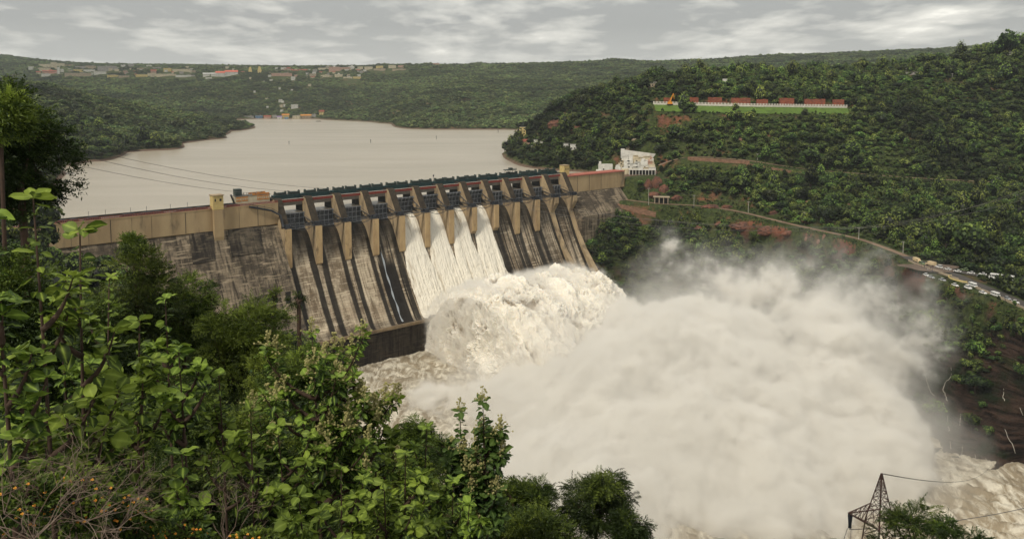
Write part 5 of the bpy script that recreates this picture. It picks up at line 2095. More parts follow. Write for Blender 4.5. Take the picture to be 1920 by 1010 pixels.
def leaf_mesh(name, tmpl, P, D, Nn, size, tint, mat, r):
    """many copies of one leaf as one foliage mesh"""
    TV, TQ = tmpl
    P, D, Nn = np.asarray(P), nrm(np.asarray(D)), np.asarray(Nn)
    W = nrm(np.cross(Nn, D))
    U = np.cross(D, W)
    n = len(P)
    s = np.asarray(size)[:, None, None]
    curl = r.uniform(0.2, 1.9, n)[:, None, None]
    wid = r.uniform(0.78, 1.15, n)[:, None, None]
    wav = r.normal(0, 0.035, (n, len(TV), 1))
    V = P[:, None, :] + s * (TV[None, :, 0:1] * D[:, None, :] + TV[None, :, 1:2] * wid * W[:, None, :] + (TV[None, :, 2:3] * curl + wav) * U[:, None, :])
    Q = (TQ[None] + (np.arange(n) * len(TV))[:, None, None]).reshape(-1, 4)
    tq = np.repeat(np.asarray(tint), len(TQ))
    tq = np.clip(tq + r.uniform(-0.06, 0.06, len(tq)), 0, 1)
    at_ = {'tint': tq}
    if len(TV) == 24:
        at_['rib'] = np.tile(np.array([0, 1, 0] * 8, float), n)
    return mesh_np(name, V.reshape(-1, 3), quads=Q, mats=[mat], attrs=at_, smooth_=len(TV) == 24)


def bezier(p0, p1, p2, n):
    t = np.linspace(0, 1, n)[:, None]
    return (1 - t) ** 2 * p0 + 2 * t * (1 - t) * p1 + t * t * p2


def at_px(u, v, Y):
    return unp(u, v, Y=Y)


def tree_root(name, base, label, cat="tree", group=None):
    o = empty(name, tuple(base))
    tag(o, label, cat, group)
    return o


def finish(root, wood, wood_mat, leaves, wood_name="trunk"):
    """parts are built in world space and moved under the root"""
    inv = Matrix.Translation(-root.location)
    if wood is not None:
        o = wood.build(wood_name, wood_mat, root, True)
        o.data.transform(inv)
    for nm, me in leaves:
        me.transform(inv)
        link(bpy.data.objects.new(nm, me), root)


def teak(u, vtop, Y, spread, label, seed, nbr=7, mat=None, lsize=0.36, flowers=False, vlow=None, lean=0.0, density=1.0, name="teak_tree", group="big leaved saplings in front of the viewpoint"):
    """upright sapling: opposite pairs of big drooping leaves up every stem and a rosette at each tip.
    spread: half-width in photo pixels at that distance"""
    r = np.random.default_rng(seed)
    top = at_px(u, vtop, Y)
    m_px = Y / 1507.0
    R = spread * m_px
    bx = top[0] + lean
    base = np.array([bx, Y, float(ground(bx, Y)) - 0.1])
    low = top[2] - (vlow - vtop) * m_px if vlow else base[2] + (top[2] - base[2]) * 0.35
    wood = MB()
    tp = bezier(base, (base + top) / 2 + np.array([r.uniform(-.3, .3), r.uniform(-.2, .2), 0]), top, 22)
    H = top[2] - base[2]
    wood.tube([tuple(p) for p in tp], 0.014 + 0.0055 * H, 7, r1=0.010)
    stems = [(tp, 0.45)]
    for i in range(nbr):
        f = (i + 0.5) / nbr
        z0 = low - 0.8 + (top[2] - low) * f * 0.85
        k = np.argmin(np.abs(tp[:, 2] - max(z0, base[2] + 0.5)))
        a = r.uniform(0, 2 * math.pi) if i % 2 else (0 if r.random() < .5 else math.pi) + r.uniform(-.7, .7)
        rr = R * r.uniform(0.55, 1.05) * (1 - 0.35 * f)
        end = tp[k] + np.array([rr * math.cos(a), rr * 0.75 * math.sin(a), rr * r.uniform(0.55, 1.1) + 0.3])
        end[2] = min(end[2], top[2] - 0.1 * r.random())
        mid = tp[k] + (end - tp[k]) * np.array([0.65, 0.65, 0.25])
        br = bezier(tp[k], mid, end, 12)
        wood.tube([tuple(p) for p in br], 0.014 + 0.004 * H, 5, r1=0.008)
        stems.append((br, 0.25))
        for j in range(int(r.integers(1, 3))):
            kk = int(r.integers(5, 10))
            d = nrm(np.array([r.normal(), r.normal() * .8, 0.9 + r.random()]))
            e2 = br[kk] + d * rr * r.uniform(0.3, 0.55)
            b2 = bezier(br[kk], br[kk] + (e2 - br[kk]) * np.array([.7, .7, .3]), e2, 8)
            wood.tube([tuple(p) for p in b2], 0.010, 4, r1=0.006)
            stems.append((b2, 0.1))
    P, D, Nn, S, T = [], [], [], [], []
    for st, f0 in stems:
        seg = np.linalg.norm(np.diff(st, axis=0), axis=1)
        cum = np.concatenate([[0], np.cumsum(seg)])
        Lt = cum[-1]
        pos = np.arange(Lt * f0, Lt - 0.02, (0.165 / density) * lsize / 0.36)
        ph = r.uniform(0, 3)
        for i, q in enumerate(pos):
            if i and st is tp and st[:, 2].max() and np.interp(q, cum, st[:, 2]) < low:
                continue
            p = np.array([np.interp(q, cum, st[:, c]) for c in range(3)])
            ax = nrm(np.array([np.interp(min(q + .05, Lt), cum, st[:, c]) for c in range(3)]) - p)
            for sgn in (0, math.pi):
                if r.random() < 0.14:
                    continue
                a = ph + i * math.pi / 2 + sgn + r.uniform(-.4, .4)
                b1 = nrm(np.cross(ax, [0.3, 0.2, 0.1]))
                b2 = np.cross(ax, b1)
                o_ = b1 * math.cos(a) + b2 * math.sin(a)
                d = nrm(o_ + ax * 0.35 + np.array([0, 0, r.uniform(-0.85, 0.25)]))
                P.append(p + d * 0.02)
                D.append(d)
                Nn.append(np.array([0, 0, 1.0]) + 0.6 * r.normal(size=3) + ax * .2)
                S.append(0.88 * lsize * r.uniform(0.55, 1.15) * (0.72 + 0.28 * (Lt - q) / max(Lt, 1e-3)))
                T.append(0.06 + 0.50 * r.random() ** 1.2 + 0.24 * (q / Lt))
        # rosette of young leaves
        p = st[-1]
        n = int(r.integers(4, 7))
        for k in range(n):
            a = 2 * math.pi * k / n + r.uniform(-.3, .3)
            d = nrm(np.array([math.cos(a), math.sin(a), r.uniform(-0.15, 0.75)]))
            P.append(p)
            D.append(d)
            Nn.append(np.array([0, 0, 1.0]) + 0.5 * r.normal(size=3))
            S.append(lsize * r.uniform(0.5, 1.0))
            T.append(0.55 + 0.45 * r.random())
    root = tree_root(name, base, label, "tree", group)
    leaves = [("foliage", leaf_mesh("foliage", TEAK, P, D, Nn, S, T, mat or M_teak, r))]
    finish(root, wood, M_stem, leaves)
    if flowers:
        fl = MB()
        for st, _ in stems:
            if r.random() < 0.8:
                p = st[-1]
                for i in range(26):
                    h = r.uniform(0.02, 0.42)
                    w = 0.26 * (1 - h / 0.5)
                    c = p + np.array([r.normal() * w * .5, r.normal() * w * .5, h])
                    fl.tube([tuple(p + np.array([0, 0, h * .5])), tuple(c)], 0.004, 3)
                    fl.box(tuple(c), (0.035, 0.035, 0.03), rz=r.uniform(0, 3))
        o = fl.build("flower_panicle", M_flower, root)
        o.data.transform(Matrix.Translation(-root.location))
    return root


def fine_tree(u, vtop, Y, spread, vbot, label, seed, tmpl=None, lsize=0.42, nclu=150, per=26, mat=None, name="small_leaved_tree", group=None,
              bare=False, tint=0.0, umbrella=0.0, trunk_r=0.02, cat="tree"):
    """crown of twig clusters: limbs from the trunk to cluster groups, twigs to clusters, compound leaves on each"""
    r = np.random.default_rng(seed)
    m_px = Y / 1507.0
    top, bot = at_px(u, vtop, Y), at_px(u, vbot, Y)
    C = (top + bot) / 2
    R = np.array([spread * m_px, spread * m_px * 0.85, (top[2] - bot[2]) / 2])
    base = np.array([C[0] + r.uniform(-.4, .4), Y + r.uniform(-.3, .3), float(ground(C[0], Y)) - 0.2])
    H = top[2] - base[2]
    wood = MB()
    head = C - np.array([0, 0, R[2] * 0.35])
    tp = bezier(base, (base + head) / 2 + np.array([r.uniform(-.5, .5), 0, 0]), head, 14)
    wood.tube([tuple(p) for p in tp], trunk_r * H * 0.55 + 0.03, 8, r1=trunk_r * H * 0.3 + 0.02)
    ng = 9
    G = []
    for i in range(ng):
        n = nrm(r.normal(size=3) + np.array([0, 0, 0.35]))
        g = C + n * R * r.uniform(0.35, 0.6)
        G.append(g)
        mid = head + (g - head) * np.array([0.7, 0.7, 0.35])
        b = bezier(head, mid, g, 9)
        wood.tube([tuple(p) for p in b], trunk_r * H * 0.24 + 0.015, 5, r1=0.02)
    G = np.array(G)
    P, D, Nn, S, T = [], [], [], [], []
    lob = [(C + nrm(r.normal(size=3) * np.array([1, 1, .8])) * R * 0.55, r.uniform(0.38, 0.6)) for _ in range(8)]
    for i in range(nclu):
        lc, lr = lob[int(r.integers(0, 8))]
        n = nrm(r.normal(size=3) + np.array([0, 0, 0.45 + umbrella]))
        c = lc + n * R * lr * r.uniform(0.55, 1.05)
        g = G[np.argmin(np.linalg.norm((G - c) / R, axis=1))]
        wood.tube([tuple(g), tuple((g + c) / 2 + np.array([0, 0, 0.12 * R[2] * r.uniform(-.3, 1)])), tuple(c)], 0.014, 3, r1=0.006)
        lt = r.uniform(-0.15, 0.2)
        out = nrm((c - C) / R)
        cr = 0.17 * R.mean()
        for k in range(per):
            o_ = nrm(r.normal(size=3)) * r.random() ** 0.5 * cr * np.array([1.2, 1.2, 0.6])
            p = c + o_
            P.append(p)
            D.append(nrm(o_ * 1.2 / cr + out * 0.7 + np.array([0, 0, r.uniform(-.35, .25)])))
            Nn.append(np.array([0, 0, 1.0]) + 0.5 * r.normal(size=3) + out * 0.4)
            S.append(lsize * r.uniform(0.6, 1.2))
            T.append(0.28 + tint + lt + 0.3 * r.random() + 0.22 * max(0, out[2]))
    root = tree_root(name, base, label, cat, group)
    leaves = [("foliage", leaf_mesh("foliage", tmpl or COMP, P, D, Nn, S, np.clip(T, 0, 1), mat or M_fine, r))]
    finish(root, wood, M_stem if not bare else M_twig, leaves)
    return root


# --- big-leaved teak saplings
teak(62, 372, 10.5, 120, "tallest big-leaved teak sapling at the left edge, its bright tip under the dark tree", 1, nbr=9, lsize=0.37, vlow=1000)
teak(150, 432, 11.5, 105, "big-leaved teak sapling in front of the left end of the dam wall", 2, nbr=9, lsize=0.37, vlow=960)
teak(-20, 400, 9.5, 90, "big-leaved teak sapling cut by the left edge of the view", 21, nbr=8, lsize=0.34, vlow=1000)
teak(262, 600, 13, 95, "teak sapling with bright leaves over the dark thicket at lower left", 3, nbr=7, lsize=0.33, vlow=800)
teak(335, 660, 14.5, 70, "slim teak sapling left of the centre flowering teak", 31, nbr=5, lsize=0.33, vlow=780)
teak(340, 850, 11, 50, "low teak shoot with round leaves above the orange blossom", 4, nbr=4, lsize=0.32, vlow=960)
teak(585, 625, 18.5, 150, "spreading teak tree with cream flower panicles before the foot of the dam", 5, nbr=26, lsize=0.31, flowers=True, vlow=930, density=1.5)
teak(660, 655, 19.5, 95, "flowering teak stem beside the spreading teak tree, over the brown river", 51, nbr=16, lsize=0.27, flowers=True, vlow=880, density=1.6)
teak(470, 770, 15.5, 85, "short teak sapling left of the spreading teak tree", 6, nbr=8, lsize=0.33, vlow=1010)
teak(700, 745, 20, 85, "teak sapling whose tip stands against the churning river", 7, nbr=9, lsize=0.33, vlow=1010, density=1.2)
teak(760, 850, 17, 80, "leafy teak sapling at the bottom centre", 8, nbr=9, lsize=0.32, vlow=1030, density=1.2)
teak(640, 880, 15, 85, "low teak sapling at the foot of the spreading teak tree", 81, nbr=9, lsize=0.30, vlow=1040, density=1.1)
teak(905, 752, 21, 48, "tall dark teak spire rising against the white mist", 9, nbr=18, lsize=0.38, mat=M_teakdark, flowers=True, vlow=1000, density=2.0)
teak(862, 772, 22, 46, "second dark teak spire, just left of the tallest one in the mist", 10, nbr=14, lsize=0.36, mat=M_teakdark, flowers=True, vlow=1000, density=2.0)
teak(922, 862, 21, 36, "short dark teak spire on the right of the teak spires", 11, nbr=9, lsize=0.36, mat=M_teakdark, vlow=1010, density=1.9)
teak(850, 900, 18, 80, "teak bush filling the foot of the dark teak spires", 12, nbr=9, lsize=0.32, vlow=1060, density=1.1)
teak(560, 930, 13, 80, "low bright teak shoots along the bottom edge", 13, nbr=8, lsize=0.28, vlow=1080)
for i_, (u, v, Y, sp, vl, nb, lb) in enumerate((
        (110, 560, 13, 105, 1000, 8, "teak sapling low between the two leftmost tall saplings"), (30, 660, 12, 90, 1050, 8, "teak sapling in the shade at the left edge"),
        (205, 520, 15, 75, 900, 7, "teak sapling with small bright leaves under the left dam wall"), (310, 560, 17, 60, 800, 6, "slender teak sapling in front of the left dam masonry"),
        (160, 720, 12, 95, 1050, 8, "bushy teak sapling above the dry twigs"), (265, 770, 13, 80, 1050, 7, "bushy teak sapling right of the dry twigs"),
        (410, 700, 18, 60, 900, 6, "teak sapling before the round dense green tree"), (520, 800, 17, 90, 1050, 9, "leafy teak sapling under the left limbs of the spreading tree"),
        (720, 905, 16, 90, 1080, 9, "teak sapling at the bottom edge below the churning river"), (800, 800, 21, 55, 960, 7, "teak sapling just left of the dark spires"),
        (880, 945, 17, 60, 1090, 7, "teak sapling at the bottom edge below the dark spires"))):
    teak(u, v, Y, sp, lb, 140 + i_, nbr=nb, lsize=0.31, vlow=vl, density=1.25)
# --- small-leaved trees behind them
fine_tree(35, 165, 34, 100, 420, "very dark tree at the left edge standing against the reservoir", 31, nclu=210, per=34, lsize=0.60, tint=-0.16, name="dark_tree")
fine_tree(0, 160, 30, 45, 260, "yellow-green leafy tree top at the left edge above the dark tree", 32, nclu=60, per=24, lsize=0.5, tint=0.22, trunk_r=0.008)
fine_tree(30, 470, 30, 120, 800, "dark tree in the shade behind the leftmost teak saplings", 33, nclu=150, per=30, lsize=0.55, tint=-0.06)
fine_tree(160, 560, 34, 130, 900, "dark tree in the thicket behind the second teak sapling", 34, nclu=170, per=30, lsize=0.55, tint=-0.04)
fine_tree(250, 470, 42, 95, 680, "small-leaved tree in front of the left dam masonry", 35, nclu=150, per=28, lsize=0.50, tint=0.06)
fine_tree(250, 445, 55, 30, 480, "slender tree top rising just under the ochre dam wall", 36, nclu=34, per=22, lsize=0.55, tint=0.06)
fine_tree(345, 510, 45, 65, 700, "fine-leaved tree over the lower part of the left dam masonry", 37, nclu=110, per=26, lsize=0.50, tint=0.08)
fine_tree(440, 550, 40, 105, 800, "dense round green tree just left of the spillway foot", 38, nclu=220, per=32, lsize=0.46, tint=0.14)
fine_tree(330, 680, 30, 120, 930, "dense dark green tree in the middle of the thicket", 39, nclu=200, per=32, lsize=0.42, tint=0.0)
fine_tree(430, 760, 26, 110, 1010, "dark fine-leaved tree under the round green tree", 40, nclu=200, per=32, lsize=0.38, tint=0.0)
fine_tree(200, 790, 24, 140, 1040, "dark bushy tree behind the dry twigs at lower left", 41, nclu=200, per=30, lsize=0.40, tint=-0.06)
fine_tree(500, 670, 33, 50, 820, "light green fine-leaved tree by the sluice spout", 42, nclu=90, per=26, lsize=0.36, tint=0.15)
fine_tree(560, 640, 31, 62, 760, "leafy tree hiding the left end of the dark dam sill", 57, nclu=110, per=26, lsize=0.36, tint=0.08)
fine_tree(600, 780, 30, 100, 1040, "shaded tree behind the spreading teak tree", 43, nclu=180, per=30, lsize=0.40, tint=-0.04)
fine_tree(790, 782, 30, 62, 900, "reddish-tipped fine-leaved tree left of the teak spires", 44, nclu=130, per=26, lsize=0.30, tint=0.0, tmpl=FEATH)
fine_tree(740, 860, 26, 120, 1060, "broad green tree mass behind the bottom-centre teak saplings", 45, nclu=220, per=32, lsize=0.36, tint=0.03)
fine_tree(885, 850, 27, 75, 1060, "dark green tree behind the teak spires", 46, nclu=160, per=30, lsize=0.36, tint=-0.05)
fine_tree(975, 900, 36, 62, 1000, "feathery acacia between the teak spires and the round acacia", 47, nclu=70, per=22, lsize=0.50, tmpl=FEATH, tint=-0.02, umbrella=0.8)
fine_tree(1000, 960, 32, 95, 1080, "dark tree top along the bottom edge right of centre", 48, nclu=130, per=28, lsize=0.42, tint=-0.1)
fine_tree(1118, 878, 38, 78, 1040, "feathery round acacia alone against the mist at the bottom", 49, nclu=95, per=20, lsize=0.52, tmpl=FEATH, tint=-0.05, umbrella=0.6)
fine_tree(1180, 950, 37, 30, 1040, "small dark acacia at the right foot of the round acacia", 50, nclu=40, per=22, lsize=0.5, tmpl=FEATH, tint=-0.16)
fine_tree(1715, 962, 40, 70, 1050, "feathery acacia in front of the steel pylon", 51, nclu=26, per=16, lsize=0.60, tmpl=FEATH, tint=-0.1, umbrella=1.0)
fine_tree(1775, 975, 42, 22, 1005, "thin forked tree with a tuft of leaves right of the pylon", 52, nclu=14, per=18, lsize=0.55, tmpl=FEATH, tint=-0.05, trunk_r=0.012)
fine_tree(1828, 992, 42, 18, 1040, "small feathery tree top at the lower right edge", 53, nclu=14, per=16, lsize=0.55, tmpl=FEATH, tint=-0.1)
fine_tree(515, 545, 60, 12, 565, "slim tree tip against the dam left of the first chute", 54, nclu=8, per=14, lsize=0.5)
fine_tree(560, 552, 60, 16, 572, "slim tree tip in front of the first dry chute", 55, nclu=9, per=14, lsize=0.5, tint=-0.05)
fine_tree(390, 525, 60, 12, 545, "slim tree tip in front of the dark dam panels", 56, nclu=8, per=14, lsize=0.5, tint=-0.05)

# --- dry twigs and orange-blossomed shrubs in the lower left corner
def dry_shrub(u, v, Y, seed, label, size=1.6):
    r = np.random.default_rng(seed)
    top = at_px(u, v, Y)
    base = np.array([top[0] + r.uniform(-.2, .2), Y, top[2] - size])
    g = float(ground(base[0], Y))
    wood = MB()
    wood.tube([(base[0], Y, g - .1), (base[0] + .1, Y, (g + base[2]) / 2), tuple(base)], 0.016, 5, r1=0.009)

    def grow(p, d, L_, rad, lev):
        q = p + d * L_
        m = (p + q) / 2 + r.normal(size=3) * L_ * 0.07
        wood.tube([tuple(p), tuple(m), tuple(q)], rad, 4, r1=rad * 0.55)
        if lev == 0:
            return
        for _ in range(int(r.integers(2, 4))):
            dd = nrm(d + r.normal(size=3) * np.array([.75, .4, .55]))
            grow(q if r.random() < .6 else m, dd, L_ * r.uniform(.55, .85), rad * .6, lev - 1)
    for _ in range(6):
        grow(base, nrm(np.array([r.normal() * .8, r.normal() * .3, r.uniform(.3, 1)])), size * 0.46, 0.0075, 4)
    root = tree_root("dry_shrub", (base[0], Y, g), label, "dry shrub", "leafless twiggy shrubs at lower left")
    o = wood.build("twigs", M_twig, root)
    o.data.transform(Matrix.Translation(-root.location))


dry_shrub(50, 830, 7.6, 1, "tangle of pale dry twigs in the far lower left corner", 1.0)
dry_shrub(150, 800, 8.2, 2, "pale leafless branches reaching up beside the leftmost saplings", 1.1)
dry_shrub(240, 850, 8.5, 3, "bare grey twigs above the orange blossom", 0.9)
dry_shrub(110, 920, 7.2, 5, "reddish dry stems along the bottom left edge", 0.8)
dry_shrub(395, 900, 11, 4, "single bare arching branches in front of the dark thicket", 0.9)


def flower_shrub(u, v, Y, spread, seed, label, nfl=34):
    root = fine_tree(u, v, Y, spread, v + spread * 1.6, label, seed, tmpl=SIMP, nclu=90, per=26, lsize=0.075, tint=0.05, name="flowering_shrub", group="orange flowering shrubs along the bottom edge", trunk_r=0.008, cat="shrub")
    r = np.random.default_rng(seed + 500)
    fl = MB()
    m_px = Y / 1507.0
    c = at_px(u, v + spread * 0.8, Y)
    for _ in range(nfl):
        n = nrm(np.array([r.normal(), -abs(r.normal()), r.normal() * .7 + .5]))
        p = c + n * np.array([spread * m_px, spread * m_px * .9, spread * .8 * m_px]) * r.uniform(0.7, 1.05)
        for k in range(7):
            a = k * 0.9
            fl.box((p[0] + .011 * math.cos(a), p[1] + .011 * math.sin(a), p[2] + .004 * (k % 3)), (0.010, 0.010, 0.008), rz=a)
    o = fl.build("blossom", M_orange, root)
    o.data.transform(Matrix.Translation(-root.location))


for i, (u, v, sp, lb) in enumerate(((40, 890, 75, "orange-flowered shrub in the lower left corner among dry twigs"), (150, 880, 80, "orange-flowered shrub second from the left"),
                                    (250, 905, 75, "orange-flowered shrub third from the left, under the low teak shoot"), (345, 960, 60, "orange-flowered shrub fourth from the left"),
                                    (465, 985, 55, "rightmost orange-flowered shrub, near the bottom of the spreading teak tree"))):
    flower_shrub(u, v, 8.0 + 0.5 * i, sp, 300 + i, lb)

# --- ground cover closing the gaps below and behind the plants
r = np.random.default_rng(808)
n = 42000
Yc = r.uniform(6, 62, n)
ac = r.uniform(-0.85, 0.12, n)
k = (ac < -0.02) | (Yc < 30) & (ac < 0.10)
Yc, ac = Yc[k], ac[k]
n = len(Yc)
xx = ac * Yc
hh = r.random(n) ** 1.3 * np.interp(Yc, [6, 12, 25, 60], [0.7, 1.6, 3.6, 6.5]) * (0.4 + 0.9 * fbm(xx / 3, Yc / 3, oct=3, seed=5))
Pz = ground(xx, Yc) + hh
P = np.stack([xx, Yc, Pz], -1)
D = nrm(r.normal(size=(n, 3)) * np.array([1, 1, .35]) + np.array([0, -.2, 0.1]))
Nn = np.array([0, 0, 1.0]) + 0.5 * r.normal(size=(n, 3))
S = r.uniform(0.3, 0.6, n) * np.interp(Yc, [6, 20, 60], [0.8, 1.1, 1.7])
T = np.clip(0.14 + 0.42 * r.random(n), 0, 1)
o = link(bpy.data.objects.new("undergrowth", leaf_mesh("undergrowth", COMP, P, D, Nn, S, T, M_fine, r)))
tag(o, "dark leafy undergrowth on the steep slope below the viewpoint", "undergrowth", kind="stuff")

# ------------------------------------------------------------------ buildings
WALLC = {k: material("wall_" + k, c, tuple(x * 0.78 for x in c), 0.25) for k, c in {
    'white': (0.68, 0.66, 0.60), 'cream': (0.62, 0.54, 0.38), 'yellow': (0.66, 0.52, 0.22), 'tan': (0.42, 0.34, 0.24), 'pinktan': (0.52, 0.33, 0.25),
    'grey': (0.36, 0.34, 0.31), 'bluew': (0.16, 0.28, 0.42), 'coralw': (0.55, 0.20, 0.14)}.items()}
ROOFC = {k: material("roof_" + k, c, tuple(x * 0.7 for x in c), 0.4) for k, c in {
    'flat': (0.30, 0.28, 0.25), 'red': (0.30, 0.09, 0.06), 'coral': (0.62, 0.16, 0.11), 'gable': (0.50, 0.50, 0.48), 'dome': (0.66, 0.64, 0.58), 'orange': (0.55, 0.24, 0.06), 'purple': (0.28, 0.20, 0.34)}.items()}


def house(name, c, w, h, wall, roof, label, cat, group=None, parts=True, rz=None, depth=None):
    h = max(h, 3.0)
    d = depth or min(max(w * 0.55, 5), 16)
    rz = -math.atan2(c[0], c[1]) + (rz or 0.0)
    root = empty(name, (c[0], c[1] + d / 2, c[2] - 0.2), rz)
    tag(root, label, cat, group)
    mb = MB()
    hb = h * (0.72 if roof in ('red', 'coral', 'gable', 'orange', 'purple') else 1.0)
    mb.box((0, 0, hb / 2 - 1.5), (w, d, hb + 3.0))
    mb.build("wall", WALLC[wall], root)
    rf = MB()
    if roof == 'flat':
        rf.box((0, 0, hb + 0.15), (w + 0.8, d + 0.8, 0.3))
        if w > 9:
            rf.box((w * 0.2, d * 0.1, hb + 1.1), (w * 0.18, d * 0.35, 1.7))
    elif roof == 'dome':
        rf.box((0, 0, hb + 0.15), (w + 0.6, d + 0.6, 0.3))
        R = min(w, 14) * 0.28
        for i in range(6):
            a = i / 6 * math.pi / 2
            rf.box((0, 0, hb + 0.3 + R * math.sin(a)), (2 * R * math.cos(a) + .2, 2 * R * math.cos(a) + .2, R * 0.28))
    else:
        e = 0.8
        hr = h - hb + 0.8
        rf.prism([(-d / 2 - e, hb - 0.1), (d / 2 + e, hb - 0.1), (0.0, hb + hr)], (0, 1, 0), (0, 0, 1), (1, 0, 0), (0, 0, 0), -w / 2 - e, w / 2 + e)
    rf.build("roof", ROOFC[roof], root)
    nf = max(1, int(hb / 3.4))
    nw = max(2, int(w / 3.6))
    wn = MB()
    for f in range(nf):
        z = 1.9 + f * (hb - 1.0) / nf
        if z > hb - 0.5:
            z = hb * 0.55
        for i in range(nw):
            wn.box((-w / 2 + (i + 0.5) * w / nw, -d / 2 - 0.04, z), (w / nw * 0.42, 0.12, min(1.5, hb * 0.4)))
    wn.build("window", M_window, root)
    return root


def rows_label(L_, S_, what, where):
    order = sorted(range(len(L_)), key=lambda i: (L_[i][0] + L_[i][1]))
    n = {}
    out = {}
    for i in order:
        k = (L_[i][4], L_[i][5])
        n[k] = n.get(k, 0) + 1
        col = {'white': 'white', 'cream': 'cream', 'yellow': 'yellow', 'tan': 'tan', 'pinktan': 'pinkish', 'grey': 'grey', 'bluew': 'blue', 'coralw': 'coral red'}[k[0]]
        rf = {'flat': 'flat roofed', 'red': 'red roofed', 'coral': 'coral roofed', 'gable': 'grey gabled', 'dome': 'domed', 'orange': 'orange roofed', 'purple': 'purple roofed'}[k[1]]
        out[i] = "%s %s %s %s, %s of its kind from the left" % (col, rf, what, where, ordinal(n[k]))
    return out


lb = rows_label(TOWN, TOWN_S, "building", "in the plateau town")
for i, (t, (c, w, h)) in enumerate(zip(TOWN, TOWN_S)):
    house("town_house", c, w, h * 1.4, t[4], t[5], lb[i], "house", "houses of the plateau town", depth=min(max(w * .4, 10), 26))
for i, (t, (c, w, h)) in enumerate(zip(TINY, TINY_S)):
    house("town_house", c, w, h * 1.5, t[4], t[5], "small %s house among the plateau town, %s small one from left" % ({'pinktan': 'pinkish'}.get(t[4], t[4]), ordinal(i + 1)), "house", "small houses of the plateau town", depth=10)
# two stepped temple towers
for i, (c, w, h) in enumerate(TEMPLE_S):
    root = empty("temple_tower", (c[0], c[1] + 8, c[2] - .3), -math.atan2(c[0], c[1]))
    tag(root, ("pale yellow stepped temple tower in the plateau town, left of the pair", "taller yellow stepped temple tower in the plateau town, right of the pair")[i], "temple tower", "temple towers of the plateau town")
    mb = MB()
    n = 8
    for k in range(n):
        f = 1 - 0.62 * k / n
        mb.box((0, 0, h * k / n + h / n / 2), (w * f, w * .7 * f, h / n * 0.86))
        mb.box((0, 0, h * k / n + h / n * 0.95), (w * f * .9, w * .6 * f, h / n * 0.14))
    mb.build("tier", WALLC['yellow'], root)
    cp_ = MB()
    cp_.tube([(-w * .2, 0, h + .8), (w * .2, 0, h + .8)], 1.4, 8)
    cp_.build("crown", WALLC['yellow'], root)
    dr = MB()
    dr.box((0, -w * .35 - .05, h * 0.07), (w * .2, .2, h * .12))
    dr.build("door", M_window, root)
lb = {i: "tiny white hut on the wooded slope below the town, %s from the left" % ordinal(1 + sorted(range(len(SLOPE_HUTS)), key=lambda q: SLOPE_HUTS[q][0]).index(i)) for i in range(len(SLOPE_HUTS))}
for i, (c, w, h) in enumerate(HUT_S):
    house("hut", c, w, h * 1.3, 'white' if i % 4 else 'cream', 'flat', lb[i], "hut", "huts on the slope under the town")
lb = rows_label(SHORE, SHORE_S, "hut", "on the far lake shore")
for i, (t, (c, w, h)) in enumerate(zip(SHORE, SHORE_S)):
    house("shore_hut", c, w, h, t[4], t[5], lb[i], "hut", "huts of the ferry village")
HL = ["long cream building on the hill crest between dark trees", "tall tan block on the hill crest under a big tree", "small white house on the hill below the cream crest building", "grey low roof at the left shoulder of the right hill",
      "long tan wall building above the left end of the white railing", "grey low house behind the crest, right of the tan block", "long grey low building on the upper right hill", "small white house high at the right edge of the hill"]
for i, (t, (c, w, h)) in enumerate(zip(HILL, HILL_S)):
    house("hill_house", c, w, h + 1, t[4], t[5], HL[i], "house", None)
PL = ["tall yellow intake house at the tip of the headland", "pink red-roofed house on the headland above the lake", "narrow white house beside the pink house", "small white house among trees, left of the pair above the dam end", "white house among trees, right of the pair above the dam end",
      "tiny white house right of the narrow one on the headland", "low tan house below the pink house on the headland"]
for i, (t, (c, w, h)) in enumerate(zip(POINT, POINT_S)):
    house("headland_house", c, w, h, t[4], t[5], PL[i], "house", None)

# white terraced building by the right end of the dam
root = empty("terraced_building", tuple(TB), -math.atan2(TB[0], TB[1]) * 0.4)
tag(root, "white terraced building with a colonnade beside the right end of the dam", "building")
wt, ct = WALLC['white'], WALLC['cream']
mb = MB()
rr = random.Random(4)
tb2, tb3 = MB(), MB()
for k in range(6):
    y = 4 + 3.9 * k
    x0, x1 = -21 + 1.9 * k, 22 - 0.3 * k
    x = x0
    while x < x1 - 1:
        wdt = min(rr.uniform(3.0, 8.5), x1 - x)
        hh = 2.7 * k + 3.6 + rr.uniform(-1.3, 1.3)
        b_ = (mb, mb, tb2, tb3)[rr.randrange(4)]
        b_.box((x + wdt / 2, y + rr.uniform(-.7, .7), hh / 2 - 1), (wdt - 0.2, 3.9, hh + 2))
        if rr.random() < .6:
            b_.box((x + wdt / 2, y - 2.0, hh + 0.2), (wdt - 0.4, 0.7, 0.35))
        if rr.random() < .4:
            b_.box((x + wdt * .3, y, hh + 1.0), (wdt * .4, 2.2, 1.8))
        x += wdt + (0.5 if rr.random() < .35 else 0)
mb.build("terrace", wt, root)
tb2.build("terrace", ct, root)
tb3.build("terrace", WALLC['pinktan'], root)
mb = MB()
mb.prism([(-12, 15), (25.5, 11), (24.0, 19.5), (3, 22.2), (-8, 23.6), (-8, 24.8), (-12, 24.8)], (1, 0, 0), (0, 0, 1), (0, 1, 0), (0, 0, 0), 27.0, 27.9)
mb.build("back_wall", wt, root)
mb = MB()
for k in range(5):
    for i in range(4):
        mb.box((-12 + 7.4 * i + rr.uniform(-1, 1), 4 + 3.9 * k - 2.75, 2.7 * k + 2.2), (rr.uniform(0.8, 2.6), 0.12, rr.uniform(0.5, 1.2)))
mb.build("window", M_window, root)
mb = MB()
mb.box((7, -3.0, 6.2), (27, 5.0, 0.5))
